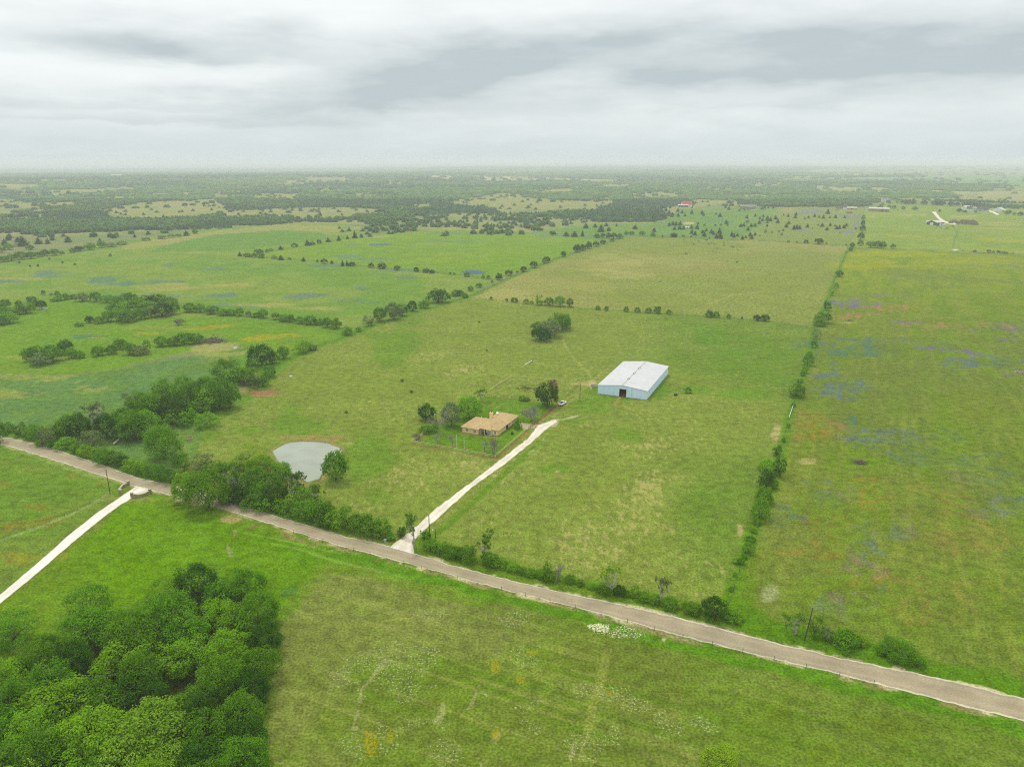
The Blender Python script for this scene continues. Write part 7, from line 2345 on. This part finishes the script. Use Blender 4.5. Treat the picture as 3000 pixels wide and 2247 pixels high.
def pile(name, label, cat, c, a, b, w, h, n, col, rad, seed, sticks=True):
    """a heap of loose branches"""
    r = np.random.default_rng(seed)
    x_, y_ = at(c, a, b)
    mb = MB()
    for i in range(n):
        px_, py_ = r.normal(0, w * 0.22), r.normal(0, w * 0.16)
        z_ = max(0.03, h * (1 - (px_ * px_ + py_ * py_ * 1.8) / (w * w * 0.25)) * r.uniform(0.2, 1.0))
        d = Vector((r.normal(), r.normal(), r.normal() * 0.35)).normalized() * r.uniform(0.5, 1.6) * w * 0.18
        p = Vector((px_, py_, z_))
        q = p + d
        q.z = max(0.02, q.z)
        mb.tube(p, q, rad * r.uniform(0.6, 1.3), rad * 0.4, 4)
    o = mb.build(name, mat(name + '_wood', col, 0.9, 0.3), None, loc=(x_, y_, 0))
    tag(o, label, cat)


pile('brush_pile', 'grey brush pile with a pale branch in the flower field', 'brush pile', '6', 1075, 738, 6.0, 1.3, 150, (0.17, 0.13, 0.11), 0.09, 3)
pile('brush_pile', 'grey brush pile at the end of the row below the yellow flowers', 'brush pile', '1', 1292, 1163, 18.0, 2.6, 150, (0.19, 0.15, 0.15), 0.22, 4)
pile('rock_pile', 'pale debris heap at the right edge of the flower field', 'heap', '3', 2050, 1352, 7.0, 1.4, 90, (0.36, 0.33, 0.24), 0.28, 5)
pile('brush_pile', 'small brown brush heap at the top of the flower field', 'brush pile', '3', 1013, 1036, 4.5, 0.9, 70, (0.16, 0.11, 0.08), 0.10, 6)
pile('fallen_branches', 'pale dead branches fallen beside the road below the pond', 'branches', '4', 1570, 945, 9.0, 1.6, 40, (0.42, 0.39, 0.34), 0.10, 7)
pile('fallen_branches', 'pale dead branches sticking out of the hedge by the stone gate', 'branches', '4', 510, 590, 8.0, 3.0, 30, (0.42, 0.39, 0.34), 0.12, 8)
pile('fallen_branches', 'pale broken stems at the road-side corner of the pond', 'branches', '4', 1600, 850, 14.0, 1.8, 70, (0.42, 0.40, 0.34), 0.09, 9)
pile('cut_brush', 'dark cut branches lying on the grass of the pen', 'branches', 'Y', 1440, 385, 14.0, 0.4, 60, (0.06, 0.07, 0.03), 0.09, 10)


def ring_tank(label, cat, c, a, b, rad, h, m, fill, name='stock_tank'):
    x_, y_ = at(c, a, b)
    root = empty(name, (x_, y_, 0))
    tag(root, label, cat)
    MB().lathe([(rad, 0), (rad, h), (rad + 0.08, h), (rad + 0.08, h - 0.08)][:2] + [(rad - 0.12, h), (rad - 0.12, 0.1)], (0, 0, 0), 24).build('wall', m, root)
    MB().lathe([(rad - 0.14, h * 0.55), (rad - 0.14, h * 0.6)], (0, 0, 0), 24).build('contents', fill, root)


M_WAT = mat('tank_water', (0.10, 0.13, 0.12), 0.1, 0.1)
ring_tank('round concrete water tank at the left corner of the barn', 'water tank', 'B', 588, 540, 2.3, 0.7, M_CONC, mat('tank_mud', alb(150, 146, 130), 0.9))
ring_tank('round concrete ring with rusty contents above the hedge near the pond', 'ring', '4', 1148, 595, 1.6, 0.8, M_CONC, M_RUST, 'concrete_ring')
ring_tank('pale stone fire ring on the front lawn corner', 'fire ring', 'Y', 230, 1008, 0.9, 0.3, M_CONC, mat('ash', (0.12, 0.11, 0.10), 0.9), 'fire_ring')


def tube_thing(name, label, cat, c, a0, b0, a1, b1, z0, z1, r0, r1, m):
    p, q = at(c, a0, b0), at(c, a1, b1)
    root = empty(name, (p[0], p[1], 0))
    tag(root, label, cat)
    mb = MB().tube((0, 0, z0), (q[0] - p[0], q[1] - p[1], z1), r0, r1, 10)
    mb.build('shaft', m, root)
    MB().tube((q[0] - p[0], q[1] - p[1], z1 - 0.1), (q[0] - p[0] + 0.3, q[1] - p[1] + 0.5, z1 + 0.5), r1 * 0.8, r1 * 0.4, 8).build('stub', m, root)


tube_thing('fallen_pole', 'fallen white pole lying in the pasture behind the pen', 'pole', '5', 1112, 146, 1158, 120, 0.2, 0.35, 0.22, 0.16, M_TRIM)
tube_thing('fallen_log', 'pale pinkish log lying in the trees behind the hedge', 'log', '4', 690, 630, 718, 612, 0.5, 1.0, 0.5, 0.35, mat('pale_log', (0.42, 0.36, 0.34), 0.9))


def feeder():
    x_, y_ = at('B', 1730, 668)
    root = empty('cattle_feeder', (x_, y_, 0), 0.4)
    tag(root, 'dark barrel shaped feeder lying in the pasture right of the barn', 'feeder')
    MB().tube((-0.75, 0, 0.62), (0.75, 0, 0.62), 0.6, 0.6, 16).build('drum', mat('dark_poly', (0.03, 0.034, 0.045), 0.5), root)
    MB().tube((-0.35, 0, 0.62), (-0.30, 0, 0.62), 0.64, 0.64, 16).tube((0.30, 0, 0.62), (0.35, 0, 0.62), 0.64, 0.64, 16).build('hoops', M_STEEL, root)


feeder()


def small_box(name, label, cat, c, a, b, w, d, h, m, rz=0.3):
    x_, y_ = at(c, a, b)
    root = empty(name, (x_, y_, 0), rz)
    tag(root, label, cat)
    MB().box(-w / 2, -d / 2, 0, w / 2, d / 2, h).box(-w / 2 - 0.03, -d / 2 - 0.03, h + 0.003, w / 2 + 0.03, d / 2 + 0.03, h + 0.06).build('body', m, root)
    MB().box(-w * 0.3, -d / 2 - 0.03, h * 0.3, w * 0.3, -d / 2 - 0.003, h * 0.8).build('front_panel', m, root)


small_box('meter_box', 'small pale blue box in the verge left of the driveway entrance', 'box', '5', 266, 1218, 0.8, 0.6, 1.0, mat('pale_blue', alb(190, 220, 235), 0.6))
small_box('trough', 'white trough at the edge of the left clump', 'trough', '1', 262, 964, 7.0, 1.6, 1.0, M_WHITE, 0.15)
small_box('feed_tub', 'small white tub in the field right of the brush pile', 'tub', '1', 1428, 1206, 2.2, 1.4, 0.9, M_WHITE, 0.4)
small_box('feed_tub', 'small white tub in the pasture right of the old shed', 'tub', '4', 1765, 216, 1.6, 1.0, 0.7, M_WHITE, 0.6)
small_box('hydrant_box', 'small white box on a post left of the barn', 'box', 'B', 536, 585, 0.5, 0.5, 1.3, M_WHITE, 0.0)

# ================================================================== HAZE
def haze():
    mb = MB()
    s = 70000.0
    mb.box(-s, -s, -60.0, s, s, HAZE_TOP)
    m = bpy.data.materials.new('haze')
    m.use_nodes = True
    t = NT(m.node_tree)
    o = t.n('ShaderNodeOutputMaterial')
    v = t.n('ShaderNodeVolumePrincipled')
    t.set(v, 'Color', (0.885, 0.905, 0.985, 1))
    t.set(v, 'Density', HAZE_D)
    t.set(v, 'Anisotropy', 0.25)
    t.set(o, 'Volume', v)
    h = mb.build('haze', m)
    tag(h, 'thin pale haze lying over the whole countryside', 'haze', kind='stuff')


HAZE_D = 1.45e-4
haze()
